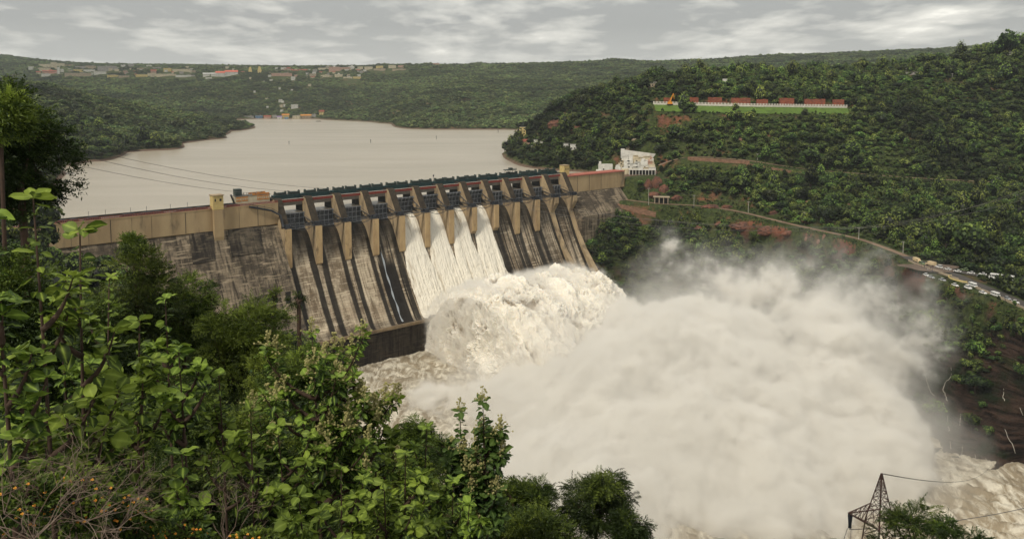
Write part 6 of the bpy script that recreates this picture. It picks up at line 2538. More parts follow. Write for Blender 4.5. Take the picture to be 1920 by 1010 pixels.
mb.build("colonnade_roof", wt, root)
for i in range(9):
    mb = MB()
    mb.box((-5.6 + 3.15 * i, -5.0, 2.9), (0.62, 0.62, 6.1))
    mb.build("column", wt, root)
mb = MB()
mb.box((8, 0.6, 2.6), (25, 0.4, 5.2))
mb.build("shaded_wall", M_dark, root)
mb = MB()
mb.box((-9, 2, 3.2), (8, 5, 6.6))
mb.box((-13, -1, 1.6), (10, 4, 4.0))
mb.build("side_block", ct, root)
mb = MB()
mb.box((-29, 3.5, 5.4), (14, 6, 11))
mb.box((-35.8, 2.5, 2.2), (5, 6, 6.5))
mb.box((-34.4, 3.5, 12), (2.2, 4, 3))
mb.build("left_block", wt, root)
mb = MB()
mb.box((-31, 0.42, 6), (1.4, .12, 1.4))
mb.box((-26, 0.42, 2.6), (3.4, .12, 2.6))
mb.box((-36, -0.56, 1.8), (1.6, .12, 2))
mb.build("window", M_window, root)
mb = MB()
mb.box((-2, -7.5, -2.6), (62, 1.2, 4.4))
mb.build("terrace_wall", material("rough_brown_wall", (0.30, 0.20, 0.12), (0.18, 0.11, 0.07), 0.5, bump=0.1), root)
# columned shelter by the dirt road
root = empty("road_shelter", (SHEL[0], SHEL[1], SHEL[2] - 0.3), -math.atan2(SHEL[0], SHEL[1]))
tag(root, "open columned shelter beside the dirt road under the red rock", "shelter")
mb = MB()
mb.box((0, 2, 6.0), (15, 6, 0.7))
mb.build("roof", WALLC['tan'], root)
for i in range(4):
    mb = MB()
    mb.box((-6 + 4 * i, -0.4, 2.7), (0.7, 0.7, 6.0))
    mb.build("column", WALLC['tan'], root)
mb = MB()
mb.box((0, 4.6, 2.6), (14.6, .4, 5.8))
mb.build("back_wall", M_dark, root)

# ------------------------------------------------------------------ lawn terrace with its white railing, red walls, orange crane
M_lawn = material("bright_lawn", (0.10, 0.17, 0.025), (0.065, 0.11, 0.018), 0.15)
lv = []
for p in LAWN:
    for f in np.linspace(0, 1, 6):
        lv.append((p[0], p[1] - 13 + 21 * f, p[2] + 0.35 - 6.9 * (1 - min(1, f * 1.7)) ** 1.1))
li = np.arange(len(lv)).reshape(-1, 6)
q = np.stack([li[:-1, :-1], li[1:, :-1], li[1:, 1:], li[:-1, 1:]], -1).reshape(-1, 4)
lo = link(bpy.data.objects.new("lawn", mesh_np("lawn", lv, quads=q, mats=[M_lawn], smooth_=True)))
tag(lo, "bright green lawn bank in front of the white railing", "lawn", kind="structure")
back = np.array(lv).reshape(-1, 6, 3)[:, 5] - np.array([0, 7, 0])
ra = resample(back, 3.4)
root = empty("white_railing", tuple(ra[0]))
tag(root, "long white railing with regular posts along the back of the lawn", "railing")
mb, pb = MB(), MB()
for a, b_ in zip(ra[:-1], ra[1:]):
    d = b_ - a
    ang = math.atan2(d[1], d[0])
    L_ = math.hypot(d[0], d[1])
    c = (a + b_) / 2 - ra[0]
    mb.box((c[0], c[1], c[2] + 0.7), (L_ + .05, 0.7, 2.6), rz=ang)
    mb.box((c[0], c[1], c[2] + 2.9), (L_ + .05, 0.5, 0.5), rz=ang)
mb.build("rail", M_white, root)
for i, a in enumerate(ra[::1][:98]):
    pb = MB()
    c = a - ra[0]
    pb.box((c[0], c[1] - 0.1, c[2] + 2.0), (1.1, 0.9, 3.2))
    pb.build("post", M_white, root)
M_redwall = material("red_laterite_wall", (0.33, 0.095, 0.05), (0.17, 0.06, 0.04), 0.35, bump=0.15, stretch=(1, 1, 2))
for i, (u0, u1, hh) in enumerate(((1244, 1256, 4), (1293, 1308, 5), (1327, 1352, 5.5), (1370, 1405, 5.5), (1417, 1438, 4.5), (1460, 1487, 6), (1507, 1545, 5.5), (1560, 1580, 5.5))):
    f = ((u0 + u1) / 2 - 1226) / 362.0
    c = ra[int(np.clip(f, 0, 1) * (len(ra) - 1))]
    Yb = c[1] + 13
    x0, x1 = [(u - 960) / 1507 * Yb for u in (u0, u1)]
    gz = float(ground((x0 + x1) / 2, Yb))
    mb = MB()
    rr = random.Random(i)
    n = 5
    for k in range(n):
        mb.box((x0 + (x1 - x0) * (k + .5) / n, Yb + rr.uniform(-.3, .3), max(gz, c[2]) + hh / 2 + 1), ((x1 - x0) / n + .02, 4, hh + 5 + rr.uniform(-.5, .5)), taper=0.93)
    o = mb.build("red_wall", M_redwall)
    tag(o, "red laterite retaining wall behind the white railing, %s from the left" % ordinal(i + 1), "wall", "red walls behind the white railing")
# orange crane at the railing
cc = ra[int(len(ra) * 0.085)]
root = empty("orange_crane", (cc[0], cc[1] - 2, cc[2]))
tag(root, "small orange crane standing at the left end of the white railing", "crane")
M_or = material("orange_machine_paint", (0.72, 0.30, 0.03), (0.6, 0.22, 0.03), 1.0)
mb = MB()
mb.box((0, 0, 2.2), (5.2, 3, 2.6), taper=.8)
mb.build("body", M_or, root)
mb = MB()
mb.tube([(0, 0, 3), (3.6, 0, 12.5)], 0.55, 5, r1=.3)
mb.tube([(-1.5, 0, 3), (3.4, 0, 12.3)], 0.3, 5, r1=.2)
mb.tube([(3.6, 0, 12.5), (4.4, 0, 6.2)], 0.35, 5, r1=.25)
mb.build("jib", M_or, root)
mb = MB()
mb.box((0, 0, .5), (6, 3.4, 1.0))
mb.build("track", M_dark, root)

# retaining walls of the terrace road and the quarry face
M_stonewall = material("brown_stone_wall", (0.28, 0.16, 0.10), (0.15, 0.085, 0.055), 0.4, bump=0.15, stretch=(1, 1, 1.6))
for i, ((u0, v0, u1, v1, hh), lbl) in enumerate(zip(CUTS, ("brown stone retaining wall under the terrace road", "lower red-brown retaining wall along the terrace road", "wide brown masonry wall between the dam and the dirt road"))):
    mb = MB()
    n = 14
    pr = None
    for k in range(n + 1):
        f = k / n
        c = hit(u0 + (u1 - u0) * f, v0 + (v1 - v0) * f + hh * .8, 500, 1000)
        zt = unp(u0 + (u1 - u0) * f, v0 + (v1 - v0) * f, Y=c[1])[2]
        if pr is not None:
            q, zq = pr
            ang = math.atan2(c[1] - q[1], c[0] - q[0])
            L_ = math.hypot(c[1] - q[1], c[0] - q[0])
            zb = min(c[2], q[2]) - 2
            zz = (zt + zq) / 2
            if zz > zb + .5:
                mb.box(((c[0] + q[0]) / 2, (c[1] + q[1]) / 2, (zz + zb) / 2), (L_ + .1, 1.6, zz - zb), rz=ang)
        pr = (c, zt)
    o = mb.build("retaining_wall", M_stonewall)
    tag(o, lbl, "wall")
# stair climbing above the terraced building
a, b_ = hit(1176, 281, 700, 1000), hit(1190, 262, 700, 1100)
mb = MB()
n = 26
for k in range(n):
    p = a + (b_ - a) * (k + .5) / n
    z = max(p[2], float(ground(p[0], p[1]))) + 0.5
    mb.box((p[0], p[1], z), (3.4, np.linalg.norm((b_ - a)[:2]) / n + .3, 1.6))
o = mb.build("hillside_stair", WALLC['tan'])
tag(o, "tan stair climbing the slope above the white terraced building", "stair")

# rocks and red cliffs on the hillside
M_rock = material("pink_brown_rock", (0.30, 0.17, 0.12), (0.15, 0.09, 0.065), 0.5, bump=0.3)
M_redrock = material("red_cliff_rock", (0.19, 0.08, 0.05), (0.06, 0.034, 0.025), 0.3, bump=0.4)
iv, it = ico(3)
ROCKS = [(1562, 350, 9, 5, 'r'), (1596, 386, 11, 5, 'r'), (1622, 383, 6, 8, 'r'), (1516, 380, 7, 4, 'r'), (1487, 377, 6, 3, 'r'), (1512, 452, 4, 8, 'r'), (1536, 456, 5, 7, 'r'), (1546, 446, 4, 7, 'r'), (1216, 350, 11, 13, 'c'), (1230, 346, 14, 17, 'c'), (1246, 356, 13, 10, 'c'), (1228, 366, 18, 7, 'c'), (1270, 372, 14, 7, 'c'),
         (1040, 236, 18, 13, 'c'), (1062, 232, 14, 12, 'c'), (1000, 226, 12, 9, 'c'), (1080, 244, 14, 9, 'c'), (1160, 372, 13, 5, 't'), (1320, 428, 24, 6, 'c'), (1352, 421, 16, 6, 'c'), (1392, 424, 30, 8, 'c'), (1440, 434, 24, 9, 'c'), (1480, 440, 16, 7, 'c'),
         (1330, 388, 22, 5, 'c'), (1365, 389, 14, 6, 'c'), (1450, 400, 12, 6, 'c'), (1520, 415, 18, 6, 'c'), (1560, 428, 20, 6, 'c'), (1730, 300, 8, 5, 'r'), (1350, 245, 12, 4, 'r'), (1395, 262, 12, 5, 'r')]
M_tanrock = material("sandy_spoil_heap", (0.50, 0.33, 0.19), (0.36, 0.22, 0.12), 0.5)
RK = {'r': ("pink-brown boulder", M_rock), 'c': ("red rock outcrop", M_redrock), 't': ("sandy yellow spoil heap", M_tanrock)}
for i, (u, v, w, h, k) in enumerate(ROCKS):
    c = hit(u, v + h * .3, 500, 1200)
    s = c[1] / 1507.0
    nz = fbm(iv[:, 0] * 1.3 + i * 9, iv[:, 1] * 1.3, iv[:, 2] * 1.3, oct=4, seed=i)
    q = np.round(nz * 7) / 7 * .6 + nz * .4
    q = q + 0.35 * (fbm(iv[:, 0] * 5 + i, iv[:, 1] * 5, iv[:, 2] * 5, oct=3, seed=i + 50, billow=True) - .4)
    V = iv * (0.42 + 0.75 * q)[:, None] * np.array([w * s, w * s * .5, h * s * 1.25])
    o = link(bpy.data.objects.new("rock", mesh_np("rock", V, tris=it, mats=[RK[k][1]])))
    o.location = tuple(c + np.array([0, 1.0, h * s * .25]))
    where = "on the headland" if u < 1100 else "below the terraced building" if u < 1290 else "above the dirt road" if v < 420 and v > 375 else "below the dirt road" if v >= 420 else "on the upper slope"
    n_ = 1 + sum(1 for (u2, v2, w2, h2, k2) in ROCKS if k2 == k and u2 < u)
    tag(o, "%s %s, %s from left" % (RK[k][0], where, ordinal(n_)), "rock", "rock outcrops of the right bank")

# ------------------------------------------------------------------ rivulets on the wet cliff
M_riv2 = material("white_rivulet", (0.60, 0.56, 0.48), (0.42, 0.38, 0.32), 1.2)
for i, P in enumerate(RIVUL):
    pts = np.array([hit(u, v, 300, 600) for u, v in P])
    pts = resample(pts, 1.2)
    mb = MB()
    rr = random.Random(i)
    w = 0.28
    path = []
    for k, p in enumerate(pts):
        gz = float(ground(p[0], p[1]))
        path.append((p[0] + rr.uniform(-.35, .35), p[1] - 0.35, gz + 0.4))
    mb.tube(path, 0.09, 5, r1=0.17)
    o = mb.build("cliff_rivulet", M_riv2, None, True)
    tag(o, "thin white rivulet falling down the dark right bank cliff, %s of eleven from left" % ordinal(1 + sorted(range(len(RIVUL)), key=lambda q: RIVUL[q][0][0]).index(i)), "rivulet", "rivulets on the dark cliff")

# ------------------------------------------------------------------ vehicles
M_carwhite = material("white_car_paint", (0.78, 0.77, 0.74), (0.72, 0.71, 0.68), 0.5, rough=0.3, spec=0.5)
M_carsilver = material("silver_car_paint", (0.40, 0.41, 0.42), (0.36, 0.37, 0.38), 0.5, rough=0.3, spec=0.5)
M_cartan = material("cream_truck_paint", (0.62, 0.48, 0.28), (0.55, 0.42, 0.25), 0.5, rough=0.4)
M_cargreen = material("dull_green_paint", (0.20, 0.26, 0.12), (0.16, 0.21, 0.10), 0.5, rough=0.4)
M_glass = material("dark_car_glass", (0.02, 0.025, 0.03), (0.02, 0.025, 0.03), 1, rough=0.1, spec=0.6)
M_tyre = material("black_tyre", (0.02, 0.02, 0.02), (0.03, 0.03, 0.03), 1)


def make_vehicle(kind, mat):
    """x forward; returns list of (part name, mesh)"""
    out = []
    L_, W_, H_ = {'car': (4.2, 1.75, 1.5), 'jeep': (4.4, 1.85, 1.95), 'van': (5.2, 2.0, 2.3), 'bus': (9.5, 2.5, 3.1), 'truck': (6.5, 2.3, 2.9)}[kind]
    b = MB()
    if kind in ('car', 'jeep'):
        hb = 0.82 if kind == 'car' else 1.1
        prof = [(-L_ / 2, 0.30), (-L_ / 2, hb), (-L_ * .46, hb + .04), (L_ * .2, hb + .04), (L_ * .46, hb - .12), (L_ / 2, hb - .25), (L_ / 2, .30)]
        b.prism(prof, (1, 0, 0), (0, 0, 1), (0, 1, 0), (0, 0, 0), -W_ / 2, W_ / 2)
        x0, x1, x2, x3 = (-L_ * .40, -L_ * .30, L_ * .06, L_ * .20) if kind == 'car' else (-L_ * .46, -L_ * .44, L_ * .12, L_ * .22)
        b.prism([(x1, H_ - .08), (x1 + .05, H_), (x2 - .05, H_), (x2, H_ - .08)], (1, 0, 0), (0, 0, 1), (0, 1, 0), (0, 0, 0), -W_ * .41, W_ * .41)
        g = MB()
        g.prism([(x0, hb + .03), (x1, H_ - .07), (x2, H_ - .07), (x3, hb + .03)], (1, 0, 0), (0, 0, 1), (0, 1, 0), (0, 0, 0), -W_ * .42, W_ * .42)
    elif kind in ('van', 'bus'):
        b.prism([(-L_ / 2, .35), (-L_ / 2, H_ * .52), (L_ * .46, H_ * .52), (L_ / 2, H_ * .42), (L_ / 2, .35)], (1, 0, 0), (0, 0, 1), (0, 1, 0), (0, 0, 0), -W_ / 2, W_ / 2)
        b.prism([(-L_ / 2 + .05, H_ * .82), (-L_ / 2 + .15, H_), (L_ * .40, H_), (L_ * .44, H_ * .82)], (1, 0, 0), (0, 0, 1), (0, 1, 0), (0, 0, 0), -W_ * .48, W_ * .48)
        for i in range(4):
            b.box((-L_ / 2 + .1 + i * (L_ * .9) / 3.2, 0, H_ * .67), (.16, W_ * .97, H_ * .32))
        g = MB()
        g.prism([(-L_ / 2 + .08, H_ * .52), (-L_ / 2 + .08, H_ * .82), (L_ * .43, H_ * .82), (L_ * .455, H_ * .52)], (1, 0, 0), (0, 0, 1), (0, 1, 0), (0, 0, 0), -W_ * .47, W_ * .47)
    else:
        b.box((-.8, 0, 1.9), (4.6, W_, 2.0))
        b.prism([(1.7, .4), (1.7, 2.5), (2.5, 2.5), (3.2, 1.5), (3.2, .4)], (1, 0, 0), (0, 0, 1), (0, 1, 0), (0, 0, 0), -W_ * .47, W_ * .47)
        b.box((0, 0, .65), (6.2, W_ * .8, .35))
        g = MB()
        g.prism([(1.75, 1.6), (1.75, 2.4), (2.45, 2.4), (3.0, 1.6)], (1, 0, 0), (0, 0, 1), (0, 1, 0), (0, 0, 0), -W_ * .475, W_ * .475)
    out.append(("body", b.mesh("body", mat)))
    out.append(("window", g.mesh("window", M_glass)))
    rw = .33 if kind in ('car', 'jeep', 'van') else .48
    for sx in (-.31, .31):
        for sy in (-1, 1):
            w = MB()
            w.tube([(sx * L_, sy * (W_ / 2 - .22), rw), (sx * L_, sy * (W_ / 2 + .03), rw)], rw, 10)
            out.append(("wheel", w.mesh("wheel", M_tyre)))
    return out


VEH = {}
CARS = [  # u, v, kind, paint, heading(+1 along the road), label
    (1719, 493, 'truck', 'tan', 'P', "cream box truck at the far end of the parked traffic"),
    (1730, 495, 'jeep', 'green', 'P', "dull green jeep next to the cream truck"),
    (1746, 497, 'truck', 'tan', 'B', "second tan truck at the hillside edge of the yard"),
    (1762, 507, 'jeep', 'white', 'B', "large white car at the back of the yard"),
    (1777, 508, 'car', 'white', 'B', "white car parked nose to tail right of the large white one"),
    (1793, 511, 'car', 'white', 'B', "white car on the inner lane just past the yellow kerb"),
    (1809, 514, 'car', 'green', 'B', "dull green car on the inner lane"),
    (1823, 517, 'car', 'white', 'B', "white car in the middle of the inner lane"),
    (1838, 519, 'car', 'silver', 'B', "silver car on the inner lane"),
    (1847, 521, 'car', 'white', 'B', "white car on the inner lane before the two buses"),
    (1871, 523, 'bus', 'white', 'B', "white bus on the inner lane, left of the pair"),
    (1889, 526, 'bus', 'white', 'B', "white bus on the inner lane, right of the pair"),
    (1913, 530, 'jeep', 'white', 'B', "white car at the right edge of the inner lane"),
    (1737, 517, 'car', 'white', 'P', "white car among the people at the cliff edge of the yard"),
    (1746, 521, 'car', 'silver', 'P', "silver car beside the people at the cliff edge"),
    (1767, 526, 'car', 'silver', 'P', "silver car in front of the yellow kerb"),
    (1791, 536, 'car', 'white', 'P', "white car on the cliff road left of the white van"),
    (1815, 541, 'jeep', 'white', 'P', "white jeep right behind the white van"),
    (1827, 539, 'van', 'white', 'P', "big white van on the cliff road"),
    (1843, 550, 'car', 'white', 'P', "white car on the cliff road right of the van"),
    (1866, 554, 'van', 'white', 'P', "long white minibus on the cliff road"),
    (1889, 567, 'car', 'silver', 'P', "small silver car near the right edge of the cliff road"),
    (1905, 571, 'car', 'white', 'P', "white car at the right edge of the cliff road"),
]
MATS = {'white': M_carwhite, 'silver': M_carsilver, 'tan': M_cartan, 'green': M_cargreen}
for u, v, kind, paint, lane, label in CARS:
    RV = RP_V if lane == 'P' else RB_V
    ctr = RV.reshape(-1, 3)
    # the point of the lane that this line of sight meets
    pu, pv_, _ = proj(ctr[:, 0], ctr[:, 1], ctr[:, 2])
    k = np.argmin((pu - u) ** 2 + (pv_ - v) ** 2)
    p = ctr[k]
    if (pu[k] - u) ** 2 + (pv_[k] - v) ** 2 > 60:
        p = unp(u, v, z=-33.2)
    row = min(k // 5, len(RV) - 2)
    d = RV[row + 1, 2] - RV[row, 2]
    ang = math.atan2(d[1], d[0]) + (math.pi if lane == 'B' else 0) + random.uniform(-.06, .06)
    key = (kind, paint)
    if key not in VEH:
        VEH[key] = make_vehicle(kind, MATS[paint])
    zg = p[2] + 0.03
    if math.hypot(p[0] - yc[0], p[1] - yc[1]) < 19:
        zg = max(zg, -33.33)
    root = empty({'car': "parked_car", 'jeep': "parked_jeep", 'van': "van", 'bus': "bus", 'truck': "truck"}[kind], (p[0], p[1], zg), ang)
    tag(root, label, {'car': "car", 'jeep': "car", 'van': "van", 'bus': "bus", 'truck': "truck"}[kind], "vehicles parked along the cliff road")
    for nm, me in VEH[key]:
        link(bpy.data.objects.new(nm, me), root)
# yellow kerb of the island and the low parapet of the cliff road
M_kerb = material("yellow_kerb_paint", (0.62, 0.50, 0.20), (0.5, 0.4, 0.17), 0.6)
mb = MB()
kc = unp(1800, 522, z=-33.5)
pr = None
for i in range(17):
    a = math.radians(95 + 170 * i / 16)
    p = (kc[0] + 5.2 * math.cos(a), kc[1] + 8.5 * math.sin(a))
    if pr:
        ang = math.atan2(p[1] - pr[1], p[0] - pr[0])
        mb.box(((p[0] + pr[0]) / 2, (p[1] + pr[1]) / 2, max(float(ground(*p)), -33.9) + 0.45), (math.hypot(p[0] - pr[0], p[1] - pr[1]) + .05, .35, .7), rz=ang)
    pr = p
o = mb.build("island_kerb", M_kerb)
tag(o, "curved yellow painted kerb at the end of the road island", "kerb")
mb = MB()
edge = RP_V[:, 0] if RP_V[:, 0, 1].mean() < RP_V[:, 4, 1].mean() else RP_V[:, 4]
for a, b_ in zip(edge[2:-1], edge[3:]):
    ang = math.atan2(b_[1] - a[1], b_[0] - a[0])
    c = (a + b_) / 2
    mb.box((c[0], c[1], c[2] + .2), (math.hypot(*(b_ - a)[:2]) + .05, .45, 1.4), rz=ang)
o = mb.build("road_parapet", WALLC['tan'])
tag(o, "low pale parapet along the cliff edge of the road", "parapet")

# ------------------------------------------------------------------ people
def person_mesh(name, seed, shirt, trousers):
    r = random.Random(seed)
    bm = bmesh.new()
    st = r.uniform(.10, .16)
    a1, a2 = r.uniform(-.1, .25), r.uniform(-.1, .25)
    J = {'hip': (0, 0, .95), 'waist': (0, 0, 1.12), 'chest': (0, 0, 1.36), 'neck': (0, 0, 1.50), 'head': (0, .01, 1.60), 'crown': (0, 0, 1.74),
         'hl': (-.10, 0, .90), 'kl': (-.11, .03, .50), 'al': (-.11, -st * .3, .08), 'tl': (-.11, st, .04),
         'hr': (.10, 0, .90), 'kr': (.11, .04, .50), 'ar': (.12, st * .2, .08), 'tr': (.12, st + .08, .04),
         'sl': (-.19, 0, 1.42), 'el': (-.25, .02, 1.14), 'wl': (-.24, .10 + a1, .92), 'fl': (-.23, .14 + a1, .84),
         'sr': (.19, 0, 1.42), 'er': (.25, .02, 1.14), 'wr': (.24, .10 + a2, .92), 'fr': (.23, .14 + a2, .84)}
    rad = {'hip': .13, 'waist': .12, 'chest': .15, 'neck': .055, 'head': .095, 'crown': .07, 'hl': .09, 'kl': .06, 'al': .04, 'tl': .035, 'hr': .09, 'kr': .06, 'ar': .04, 'tr': .035,
           'sl': .065, 'el': .045, 'wl': .03, 'fl': .03, 'sr': .065, 'er': .045, 'wr': .03, 'fr': .03}
    E_ = [('hip', 'waist'), ('waist', 'chest'), ('chest', 'neck'), ('neck', 'head'), ('head', 'crown'), ('hip', 'hl'), ('hl', 'kl'), ('kl', 'al'), ('al', 'tl'), ('hip', 'hr'), ('hr', 'kr'), ('kr', 'ar'), ('ar', 'tr'),
          ('chest', 'sl'), ('sl', 'el'), ('el', 'wl'), ('wl', 'fl'), ('chest', 'sr'), ('sr', 'er'), ('er', 'wr'), ('wr', 'fr')]
    keys = list(J)
    me = bpy.data.meshes.new(name + "_skeleton")
    me.from_pydata([J[k] for k in keys], [(keys.index(a), keys.index(b)) for a, b in E_], [])
    o = bpy.data.objects.new(name + "_tmp", me)
    COL.objects.link(o)
    sk = o.modifiers.new("skin", 'SKIN')
    for i, k in enumerate(keys):
        v = me.skin_vertices[0].data[i]
        v.radius = (rad[k], rad[k] * (.75 if k in ('chest', 'waist', 'hip') else 1))
        v.use_root = (k == 'hip')
    o.modifiers.new("sub", 'SUBSURF').levels = 1
    dg = bpy.context.evaluated_depsgraph_get()
    me2 = bpy.data.meshes.new_from_object(o.evaluated_get(dg))
    me2.name = name
    bpy.data.objects.remove(o)
    me2.materials.clear()
    for m in (shirt, trousers, M_skin, M_hair):
        me2.materials.append(m)
    for p in me2.polygons:
        z, x = p.center.z, abs(p.center.x)
        p.material_index = 3 if z > 1.66 or (z > 1.56 and p.center.y < -.02) else 2 if z > 1.50 or (x > .2 and z < 1.12 and z > .7) else 0 if z > .98 else 1
    return me2


M_skin = material("brown_skin", (0.20, 0.11, 0.07), (0.17, 0.09, 0.06), 3)
M_hair = material("black_hair", (0.012, 0.01, 0.009), (0.02, 0.016, 0.014), 3)
CL = [material("cloth_" + n, c, tuple(x * .8 for x in c), 3) for n, c in (("dark_blue", (0.03, 0.04, 0.08)), ("black", (0.02, 0.02, 0.022)), ("white", (0.55, 0.54, 0.52)), ("maroon", (0.16, 0.03, 0.04)), ("grey", (0.16, 0.16, 0.17)), ("khaki", (0.20, 0.16, 0.10)))]
PM = [person_mesh("person", i, CL[a], CL[b]) for i, (a, b) in enumerate(((0, 1), (1, 4), (2, 1), (3, 0), (2, 4), (4, 1), (1, 0), (5, 1)))]
PC_N = ["dark blue shirt", "black top", "white shirt", "maroon top", "white shirt and grey trousers", "grey shirt", "black shirt", "khaki shirt"]


def person(p, k, label, group, rz):
    o = bpy.data.objects.new("person", PM[k])
    o.location = p
    o.rotation_euler = (0, 0, rz)
    link(o)
    tag(o, label, "person", group)


rr = random.Random(77)
cnt = 0
for i in range(30):
    if i < 16:
        u, v = rr.uniform(1722, 1750), rr.uniform(500, 516)
    elif i < 26:
        u, v = rr.uniform(1756, 1784), rr.uniform(527, 534)
    else:
        u, v = (1856, 1885, 1896, 1702)[i - 26], (519, 557, 565, 497)[i - 26]
    p = unp(u, v, z=-33.3 if i < 16 else -34.6)
    zg = -33.33 if math.hypot((p[0] - yc[0]) / 1.25, (p[1] - yc[1]) / .9) < 15 else None
    if zg is None:
        ctr = np.concatenate([RP_V.reshape(-1, 3), RB_V.reshape(-1, 3)])
        k = np.argmin(np.hypot(ctr[:, 0] - p[0], ctr[:, 1] - p[1]))
        zg = ctr[k, 2]
        if np.hypot(ctr[k, 0] - p[0], ctr[k, 1] - p[1]) > 4:
            p[0], p[1] = ctr[k, 0], ctr[k, 1]
    k = rr.randrange(8)
    where = "in the yard" if i < 16 else "at the cliff edge" if i < 26 else "alone by the road"
    person((p[0], p[1], zg), k, "person in %s %s, %s there" % (PC_N[k], where, ordinal(i + 1 if i < 16 else i - 15 if i < 26 else i - 25)), "people by the cliff road", rr.uniform(0, 6.28))

# ------------------------------------------------------------------ viewing platform on the dam, crowd on its roof
a0 = inv_dam(437, 380, -4)
a1 = inv_dam(504, 380, -4)
PX0, PX1 = a0[0], a1[0]
pm_ = (PX0 + PX1) / 2
RZD = math.atan2(DS[1], DS[0])
root = empty("viewing_platform", tuple(dam(pm_, -5, 1.9)), RZD)
tag(root, "orange and cream viewing platform on the dam road by the first pier", "platform")
W_ = PX1 - PX0
M_orpanel = material("orange_painted_panel", (0.62, 0.26, 0.06), (0.5, 0.19, 0.05), 0.8)
ztop = inv_dam(470, 366, -2)[1] - 1.9
mb = MB()
mb.prism([(-W_ / 2 + 2.2, -2.0), (W_ / 2, -2.0), (W_ / 2, ztop * .92), (-W_ / 2, ztop * .92)], (1, 0, 0), (0, 0, 1), (0, 1, 0), (0, 0, 0), -3, 4)
mb.build("wall", WALLC['cream'], root)
for i, (f0, f1, m_) in enumerate(((0.06, 0.2, M_orpanel), (0.22, 0.38, M_orpanel), (0.64, 0.8, M_orpanel), (0.82, 0.98, M_orpanel))):
    mb = MB()
    x0, x1 = -W_ / 2 + W_ * f0, -W_ / 2 + W_ * f1
    z0, z1 = ztop * .35, ztop * .88
    mb.box(((x0 + x1) / 2, -3.08, (z0 + z1) / 2), (x1 - x0, .14, z1 - z0))
    mb.build("panel", m_, root)
    mb = MB()
    for k in range(3):
        mb.box((x0 + (x1 - x0) * (k + .5) / 3, -3.18, (z0 + z1) / 2), ((x1 - x0) * .2, .08, (z1 - z0) * .5))
    mb.build("window", WALLC['cream'], root)
mb = MB()
mb.box((0.5, .5, ztop * .92 + .15), (W_ - .4, 7.4, .3))
mb.build("floor", M_grey, root)
mb = MB()
for y in (-3, 4):
    mb.box((W_ * .25, y, ztop * .92 + .9), (W_ * .48, .12, 1.2))
mb.build("railing", M_orpanel, root)
mb = MB()
mb.box((-W_ * .34, 1, ztop + 2.4), (4.4, 4.4, 4.2))
mb.build("plant_box", M_hoist, root)
mb = MB()
mb.tube([(-W_ / 2 - 1.4, -1, ztop + 1.2), (-W_ / 2 + 1.5, -1, -1.2)], .55, 6)
mb.build("ramp", M_blacksteel, root)
zf = dam(pm_, -5, 1.9)[2] + ztop * .92 + .3
for i in range(18):
    f = 0.28 + 0.60 * (i + rr.uniform(-.3, .3)) / 18
    t_ = -5 + rr.uniform(-2.2, 2.2)
    p = dam(PX0 + W_ * f, t_, 0)
    k = rr.randrange(8)
    person((p[0], p[1], zf), k, "person in %s on the platform roof, %s from left" % (PC_N[k], ordinal(i + 1)), "crowd on the viewing platform", rr.uniform(0, 6.28))

# ------------------------------------------------------------------ poles, wires, pylon
M_pole = material("grey_concrete_pole", (0.42, 0.40, 0.36), (0.32, 0.30, 0.27), 1.0)
M_wire = material("dull_metal_wire", (0.16, 0.15, 0.14), (0.12, 0.11, 0.10), 1.0, rough=.5)
POLES = [(1301, 389, 365), (1403, 399, 377), (1508, 421, 397), (1610, 449, 426), (1693, 476, 452), (1216, 384, 352), (1699, 138, 128), (1785, 152, 138), (1420, 300, 288)]
PT = []
for i, (u, vb, vt) in enumerate(POLES):
    c = hit(u, vb, 450, 1200)
    h = (vb - vt) * c[1] / 1507
    root = empty("utility_pole", tuple(c))
    where = ["by the shelter end of the dirt road", "at the middle of the dirt road", "above the red rock cut", "where the dirt road bends", "near the parked trucks", "beside the columned shelter", "on the upper right hill", "high on the right hill crest", "on the terrace road"][i]
    tag(root, "pale utility pole " + where, "utility pole", "utility poles of the right bank")
    mb = MB()
    mb.tube([(0, 0, -1), (0, 0, h)], .26, 6, r1=.16)
    mb.build("post", M_pole, root)
    mb = MB()
    mb.box((0, 0, h - .6), (2.4, .2, .2))
    for x in (-1, 0, 1):
        mb.box((x, 0, h - .35), (.16, .16, .35))
    mb.build("crossarm", M_pole, root)
    PT.append(c + np.array([0, 0, h]))


def wire(pts, label, r=0.07, sag=0.0, n=40, mat=None, name="power_cable", group="power cables"):
    pts = [np.asarray(p, float) for p in pts]
    path = []
    for a, b_ in zip(pts[:-1], pts[1:]):
        L_ = np.linalg.norm(b_ - a)
        for k in range(n):
            f = k / n
            q = a + (b_ - a) * f
            q[2] -= sag * 4 * f * (1 - f)
            path.append(tuple(q))
    path.append(tuple(pts[-1]))
    mb = MB()
    mb.tube(path, r, 5)
    o = mb.build(name, mat or M_wire)
    tag(o, label, "cable", group)


# three lines from the left bank to the dam top (they end on steel brackets of the hoist bridge)
wire([unp(-120, 208, Y=330), dam(PITCHB * 2.0, -7, 6.5)], "topmost of three cables strung from the left bank over the reservoir", .10, 6)
wire([unp(-60, 236, Y=300), dam(PITCHB * 0.9, -6, 6.5)], "middle of three cables strung from the left bank to the dam", .10, 5)
wire([unp(-60, 262, Y=290), dam(3, -4, 6.0)], "lowest of three cables strung from the left bank to the dam", .09, 4)
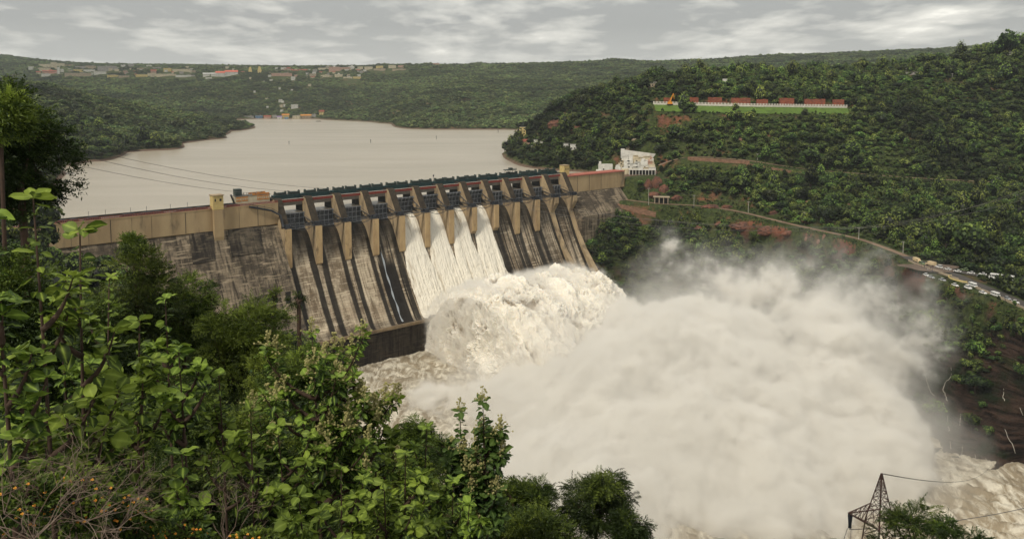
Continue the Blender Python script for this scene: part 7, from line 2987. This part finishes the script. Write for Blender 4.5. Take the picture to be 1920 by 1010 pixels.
# lines over the gorge to the right bank
for i, (k, dz, (u, v), Y2_) in enumerate(((9, 0, (2050, 318), 520), (10, -1.5, (2050, 330), 500), (9, -3.0, (2050, 300), 540))):
    a = dam(PITCHB * k, 19, -16 + dz)
    mid = PT[3] + np.array([0, 0, .2 - .4 * i])
    wire([a, mid, unp(u, v, Y=Y2_)], ("upper", "middle", "lower")[i] + " cable from the dam piers across the gorge to the bend pole", .09, 5.5 + 1.5 * i)
for a, b_ in ((5, 0), (0, 1), (1, 2), (2, 3), (3, 4)):
    wire([PT[a], PT[b_]], "thin line between the %s and %s poles of the dirt road" % (ordinal({5: 1, 0: 2, 1: 3, 2: 4, 3: 5}[a]), ordinal({0: 2, 1: 3, 2: 4, 3: 5, 4: 6}[b_])), .045, 1.2, 12)

# steel lattice pylon near the viewpoint
M_pyl = material("rusty_pylon_steel", (0.065, 0.035, 0.028), (0.04, 0.022, 0.018), 2)
PYY = 72.0
pt_top = at_px(1653, 887, PYY)
pg = float(ground(pt_top[0], PYY))
root = empty("steel_pylon", (pt_top[0], PYY, pg))
tag(root, "rusty steel lattice pylon with one long side arm above the river", "pylon")
Hh = pt_top[2] - pg
hA = Hh - 95 / 1507 * PYY        # level where the body narrows into the peak
hB = Hh - 60 / 1507 * PYY


def hw(z):
    return np.interp(z, [0, hA - 4, hA, Hh], [2.6, 1.15, 0.85, 0.03])


rot = math.radians(20)


def corner(i, z):
    a = rot + math.pi / 4 + i * math.pi / 2
    w = hw(z) * 1.414
    return np.array([w * math.cos(a), w * math.sin(a), z])


for i in range(4):
    mb = MB()
    mb.tube([tuple(corner(i, z)) for z in (-1, hA - 4, hA, Hh)], .065, 4)
    mb.build("leg", M_pyl, root)
mb = MB()
zs = [0]
while zs[-1] < Hh - .5:
    zs.append(zs[-1] + max(.45, hw(zs[-1]) * 1.5))
for z0, z1 in zip(zs[:-1], zs[1:]):
    z1 = min(z1, Hh)
    for i in range(4):
        mb.tube([tuple(corner(i, z0)), tuple(corner((i + 1) % 4, z1))], .03, 3)
        mb.tube([tuple(corner((i + 1) % 4, z0)), tuple(corner(i, z1))], .03, 3)
        mb.tube([tuple(corner(i, z1)), tuple(corner((i + 1) % 4, z1))], .03, 3)
mb.build("bracing", M_pyl, root)
tip = at_px(1590, 961, PYY) - np.array([pt_top[0], PYY, pg])
mb = MB()
za, zb = Hh - (948 - 887) / 1507 * PYY * 1.05, Hh - (985 - 887) / 1507 * PYY * 1.05
starts = [corner(1, za), corner(2, za), corner(1, zb), corner(2, zb)]
for s_ in starts:
    mb.tube([tuple(s_), tuple(tip)], .055, 4)
for f0, f1 in ((0, .2), (.2, .4), (.4, .6), (.6, .8), (.8, .95)):
    for a, b_ in ((0, 2), (1, 3), (0, 1), (2, 3)):
        pa, pb_ = starts[a] + (tip - starts[a]) * f0, starts[b_] + (tip - starts[b_]) * f1
        mb.tube([tuple(pa), tuple(pb_)], .028, 3)
        pc = starts[b_] + (tip - starts[b_]) * f0
        mb.tube([tuple(pa), tuple(pc)], .028, 3)
mb.build("arm", M_pyl, root)
mb = MB()
for k in range(2):
    t0 = tip + np.array([.15 * k, 0, 0])
    for i in range(9):
        c = t0 + np.array([.12 + .05 * k + .05 * i * (1 - 2 * k) * .3, 0, -.16 - i * .15])
        mb.tube([tuple(c), tuple(c - np.array([0, 0, .08]))], .14, 8)
mb.build("insulator", M_blacksteel, root)
base = np.array([pt_top[0], PYY, pg])
wire([base + tip + np.array([.2, 0, -1.6]), at_px(2020, 925, 95)], "cable leaving the pylon arm to the lower right", .04, .9, group="pylon cables")
wire([base + np.array([0, 0, Hh]), hit(1860, 880, 300, 600) + np.array([0, 0, 3.0])], "thin earth wire from the pylon tip to the right bank cliff", .05, 4, group="pylon cables")
wire([base + tip + np.array([0, 0, -1.5]), at_px(1560, 1060, 60)], "left dangling cable below the pylon arm", .03, .3, group="pylon cables")
wire([base + tip + np.array([.35, 0, -1.5]), at_px(1592, 1060, 62)], "right dangling cable below the pylon arm", .03, .2, group="pylon cables")

# ------------------------------------------------------------------ on the lake
for i, (u, v) in enumerate(((542, 271), (695, 268), (818, 261), (934, 249))):
    c = unp(u, v, z=RES_Z)
    s = c[1] / 1507
    root = empty("marker_post", tuple(c))
    tag(root, "thin dark marker post standing in the reservoir, %s from the left" % ordinal(i + 1), "marker post", "marker posts in the reservoir")
    mb = MB()
    mb.tube([(0, 0, -2), (0, 0, 5.2 * s)], .5 * s, 6, r1=.35 * s)
    mb.build("post", M_blacksteel, root)
    mb = MB()
    mb.box((0, 0, 5.6 * s), (1.5 * s, 1.5 * s, 1.4 * s), taper=.6)
    mb.build("cap", M_blacksteel, root)
for i, (u, v, L_) in enumerate(((597, 228, 13), (609, 221, 10))):
    c = unp(u, v, z=RES_Z)
    root = empty("boat", (c[0], c[1], c[2] - .2), .15)
    tag(root, ("long dark boat lying off the ferry village", "smaller dark boat at the shore right of the ferry village")[i], "boat", "boats by the ferry village")
    mb = MB()
    n = 9
    for k in range(n):
        x = -L_ / 2 + L_ * (k + .5) / n
        w = 2.6 * math.sin(math.pi * (k + .8) / (n + .6)) ** .6
        mb.box((x, 0, .5 + .25 * abs(k - 4) / 4), (L_ / n + .02, w, 1.4))
    mb.build("hull", M_dark, root)
    mb = MB()
    mb.box((0, 0, 2.5), (L_ * .5, 2.2, .25))
    for x in (-1, 1):
        mb.box((x * L_ * .22, 0, 1.9), (.2, 1.9, 1.3))
    mb.build("canopy", M_grey, root)

# ------------------------------------------------------------------ spray cloud: a real volume grid
BLOBS = [  # u, v, Y, rx, ry, rz, weight
    (1210, 690, 470, 44, 42, 36, 1.0), (1110, 770, 448, 46, 44, 36, 1.0), (1320, 690, 455, 40, 36, 32, 1.0), (1420, 770, 435, 50, 42, 34, 1.0),
    (1560, 800, 418, 42, 38, 25, 0.85), (1260, 850, 405, 60, 44, 36, 0.95), (1630, 810, 412, 26, 32, 22, 0.6), (1010, 800, 446, 34, 34, 24, 0.75),
    (880, 775, 462, 34, 30, 16, 0.52), (1430, 880, 385, 60, 40, 30, 0.9), (1150, 900, 380, 50, 36, 28, 0.8), (1620, 890, 380, 34, 34, 20, 0.62), (985, 745, 468, 26, 28, 18, 0.8),
    (1180, 590, 500, 16, 16, 12, 0.8), (1290, 580, 498, 22, 20, 15, 0.8), (1390, 625, 488, 22, 22, 16, 0.6),
    (800, 745, 478, 26, 24, 9, 0.42), (960, 880, 395, 44, 36, 18, 0.55), (1050, 960, 350, 50, 36, 24, 0.66), (1300, 970, 345, 60, 34, 24, 0.72), (1500, 970, 345, 46, 30, 20, 0.54), (1700, 900, 370, 24, 24, 14, 0.36),
    (1330, 530, 530, 38, 32, 24, 0.38), (1470, 610, 500, 34, 34, 30, 0.42), (1570, 670, 470, 34, 34, 36, 0.46), (1650, 700, 452, 28, 28, 36, 0.3),
    (1560, 560, 515, 36, 34, 26, 0.3), (1690, 600, 485, 34, 34, 28, 0.28), (1260, 480, 575, 32, 28, 22, 0.29), (1450, 520, 555, 36, 32, 24, 0.29),
    (1640, 500, 540, 40, 34, 22, 0.26), (1730, 700, 440, 24, 26, 34, 0.21), (1800, 600, 460, 30, 28, 28, 0.2),
]


def build_mist():
    me = bpy.data.meshes.new("spray_cloud")
    o = link(bpy.data.objects.new("spray_cloud", me))
    ng = bpy.data.node_groups.new("spray_cloud", 'GeometryNodeTree')
    ng.interface.new_socket("Geometry", in_out='INPUT', socket_type='NodeSocketGeometry')
    ng.interface.new_socket("Geometry", in_out='OUTPUT', socket_type='NodeSocketGeometry')
    N, L = ng.nodes, ng.links
    N.new('NodeGroupInput')
    go = N.new('NodeGroupOutput')
    pos = N.new('GeometryNodeInputPosition').outputs[0]

    def m(op, a, b=None, c=None):
        n = N.new('ShaderNodeMath')
        n.operation = op
        for i, v in enumerate((a, b, c)):
            if v is None:
                continue
            if isinstance(v, (int, float)):
                n.inputs[i].default_value = v
            else:
                L.new(v, n.inputs[i])
        return n.outputs[0]

    def vm(op, a, b=None):
        n = N.new('ShaderNodeVectorMath')
        n.operation = op
        for i, v in enumerate((a, b)):
            if v is None:
                continue
            if isinstance(v, tuple):
                n.inputs[i].default_value = v
            else:
                L.new(v, n.inputs[i])
        return n.outputs['Value'] if op == 'LENGTH' else n.outputs['Vector']

    def noise(scale, detail, rough, dist=0.0, vec=None, off=(0, 0, 0)):
        n = N.new('ShaderNodeTexNoise')
        n.inputs['Scale'].default_value = scale
        n.inputs['Detail'].default_value = detail
        n.inputs['Roughness'].default_value = rough
        n.inputs['Distortion'].default_value = dist
        L.new(vm('ADD', vec or pos, off), n.inputs['Vector'])
        return n.outputs[0]
    # warp the space so that no blob keeps a clean outline
    n3 = N.new('ShaderNodeTexNoise')
    n3.inputs['Scale'].default_value = 0.022
    n3.inputs['Detail'].default_value = 3
    L.new(pos, n3.inputs['Vector'])
    sc = N.new('ShaderNodeVectorMath')
    sc.operation = 'SCALE'
    sc.inputs['Scale'].default_value = 34.0
    L.new(vm('SUBTRACT', n3.outputs['Color'], (0.5, 0.5, 0.5)), sc.inputs[0])
    wp = vm('ADD', pos, sc.outputs[0])
    tot = None
    veil = None
    for u, v, Y, rx, ry, rz, w in BLOBS:
        c = unp(u, v, Y=Y)
        d = vm('LENGTH', vm('MULTIPLY', vm('SUBTRACT', wp, tuple(c)), (1 / (rx * 1.5), 1 / (ry * 1.5), 1 / (rz * 1.5))))
        d2 = m('MULTIPLY', d, d)
        qv = m('MULTIPLY', m('MAXIMUM', m('SUBTRACT', 1.0, m('MULTIPLY', d2, 0.55)), 0.0), w)
        veil = qv if veil is None else m('ADD', veil, qv)
        q = m('MAXIMUM', m('SUBTRACT', 1.0, d2), 0.0)
        q = m('MULTIPLY', m('MULTIPLY', q, q), w)
        tot = q if tot is None else m('ADD', tot, q)
    f = m('MINIMUM', tot, 1.25)
    fv = m('MINIMUM', veil, 1.3)
    n1 = noise(0.030, 8, 0.62, 0.5)
    n2 = noise(0.11, 6, 0.66, 0.4, off=(31, 7, 3))
    n4 = noise(0.24, 5, 0.7, 0.2, off=(3, 17, 3))
    nn = m('SUBTRACT', m('ADD', m('MULTIPLY', n1, 0.62), m('MULTIPLY', n2, 0.38)), 0.51)

    def sstep(x, a, b, hi):
        r = N.new('ShaderNodeMapRange')
        r.interpolation_type = 'SMOOTHSTEP'
        r.inputs['From Min'].default_value = a
        r.inputs['From Max'].default_value = b
        r.inputs['To Max'].default_value = hi
        L.new(x, r.inputs['Value'])
        return r.outputs[0]
    g = m('MULTIPLY', m('ADD', m('MULTIPLY', f, m('ADD', 0.8, m('MULTIPLY', f, 0.9))), m('MULTIPLY', nn, 4.0)), m('MINIMUM', m('MULTIPLY', f, 5.0), 1.0))
    gv = m('MULTIPLY', m('ADD', fv, m('MULTIPLY', nn, 5.0)), m('MINIMUM', m('MULTIPLY', fv, 3.0), 1.0))
    dens = m('ADD', sstep(g, 0.50, 0.95, 0.42), m('ADD', sstep(g, 0.10, 0.7, 0.022), sstep(gv, 0.25, 1.5, 0.013)))
    # spray hugging the thrown jet: measured in the dam's own frame
    sp = N.new('ShaderNodeSeparateXYZ')
    L.new(pos, sp.inputs[0])
    dx, dy = m('SUBTRACT', sp.outputs[0], float(DO[0])), m('SUBTRACT', sp.outputs[1], float(DO[1]))
    s_c = m('ADD', m('MULTIPLY', dx, float(DS[0])), m('MULTIPLY', dy, float(DS[1])))
    t_c = m('ADD', m('MULTIPLY', dx, float(DT[0])), m('MULTIPLY', dy, float(DT[1])))
    tau = m('DIVIDE', m('SUBTRACT', t_c, 50.0), 23.2)
    zc_ = m('ADD', -86.5, m('SUBTRACT', m('MULTIPLY', tau, 25.6), m('MULTIPLY', m('MULTIPLY', tau, tau), 4.905)))
    h_ = m('SUBTRACT', sp.outputs[2], zc_)
    above = m('SUBTRACT', 1.0, m('DIVIDE', m('ABSOLUTE', m('SUBTRACT', h_, 1.5)), 8.0))
    ins = m('MULTIPLY', sstep(s_c, 82, 92, 1.0), m('SUBTRACT', 1.0, sstep(s_c, 186, 206, 1.0)))
    ins = m('MULTIPLY', ins, m('MULTIPLY', sstep(t_c, 56, 80, 1.0), m('SUBTRACT', 1.0, sstep(t_c, 185, 205, 1.0))))
    flank = m('SUBTRACT', 1.0, m('DIVIDE', m('ABSOLUTE', m('SUBTRACT', s_c, 84.0)), 8.5))
    flank = m('MULTIPLY', flank, m('MULTIPLY', m('SUBTRACT', 1.0, sstep(h_, 0, 6, 1.0)), m('MULTIPLY', sstep(t_c, 52, 60, 1.0), m('SUBTRACT', 1.0, sstep(t_c, 180, 200, 1.0)))))
    shell = m('MAXIMUM', m('MULTIPLY', m('MAXIMUM', above, 0.0), ins), m('MAXIMUM', flank, 0.0))
    nj = m('SUBTRACT', m('ADD', m('MULTIPLY', n2, 0.5), m('MULTIPLY', n4, 0.5)), 0.5)
    gj = m('MULTIPLY', m('ADD', shell, m('MULTIPLY', nj, 4.2)), m('MINIMUM', m('MULTIPLY', shell, 3.0), 1.0))
    dens = m('ADD', dens, sstep(gj, 0.55, 1.25, 0.14))
    vc = N.new('GeometryNodeVolumeCube')
    vc.inputs['Min'].default_value = (-120, 270, -111)
    vc.inputs['Max'].default_value = (340, 650, -4)
    vc.inputs['Resolution X'].default_value = 345
    vc.inputs['Resolution Y'].default_value = 285
    vc.inputs['Resolution Z'].default_value = 88
    L.new(dens, vc.inputs['Density'])
    mat = bpy.data.materials.new("spray")
    mat.use_nodes = True
    MN, ML = mat.node_tree.nodes, mat.node_tree.links
    MN.clear()
    mo = MN.new('ShaderNodeOutputMaterial')
    pv = MN.new('ShaderNodeVolumePrincipled')
    pv.inputs['Color'].default_value = (1.0, 0.985, 0.95, 1)
    pv.inputs['Density'].default_value = 1.0
    pv.inputs['Anisotropy'].default_value = 0.1
    ML.new(pv.outputs[0], mo.inputs['Volume'])
    sm = N.new('GeometryNodeSetMaterial')
    sm.inputs['Material'].default_value = mat
    me.materials.append(mat)
    L.new(vc.outputs[0], sm.inputs[0])
    L.new(sm.outputs[0], go.inputs[0])
    o.modifiers.new("spray", 'NODES').node_group = ng
    tag(o, "billowing cloud of white spray and drifting mist over the river", "mist", kind="stuff")
    return o


build_mist()
HAZE = 0.000042
if HAZE:
    mb = MB()
    mb.box((0, 4470, 230), (14000, 9100, 700))
    m_ = bpy.data.materials.new("valley_haze")
    m_.use_nodes = True
    m_.node_tree.nodes.clear()
    mo = m_.node_tree.nodes.new('ShaderNodeOutputMaterial')
    pv = m_.node_tree.nodes.new('ShaderNodeVolumePrincipled')
    pv.inputs['Color'].default_value = (0.82, 0.90, 0.95, 1)
    pv.inputs['Density'].default_value = HAZE
    m_.node_tree.links.new(pv.outputs[0], mo.inputs['Volume'])
    o = mb.build("haze", m_)
    tag(o, "thin valley haze", "haze", kind="stuff")
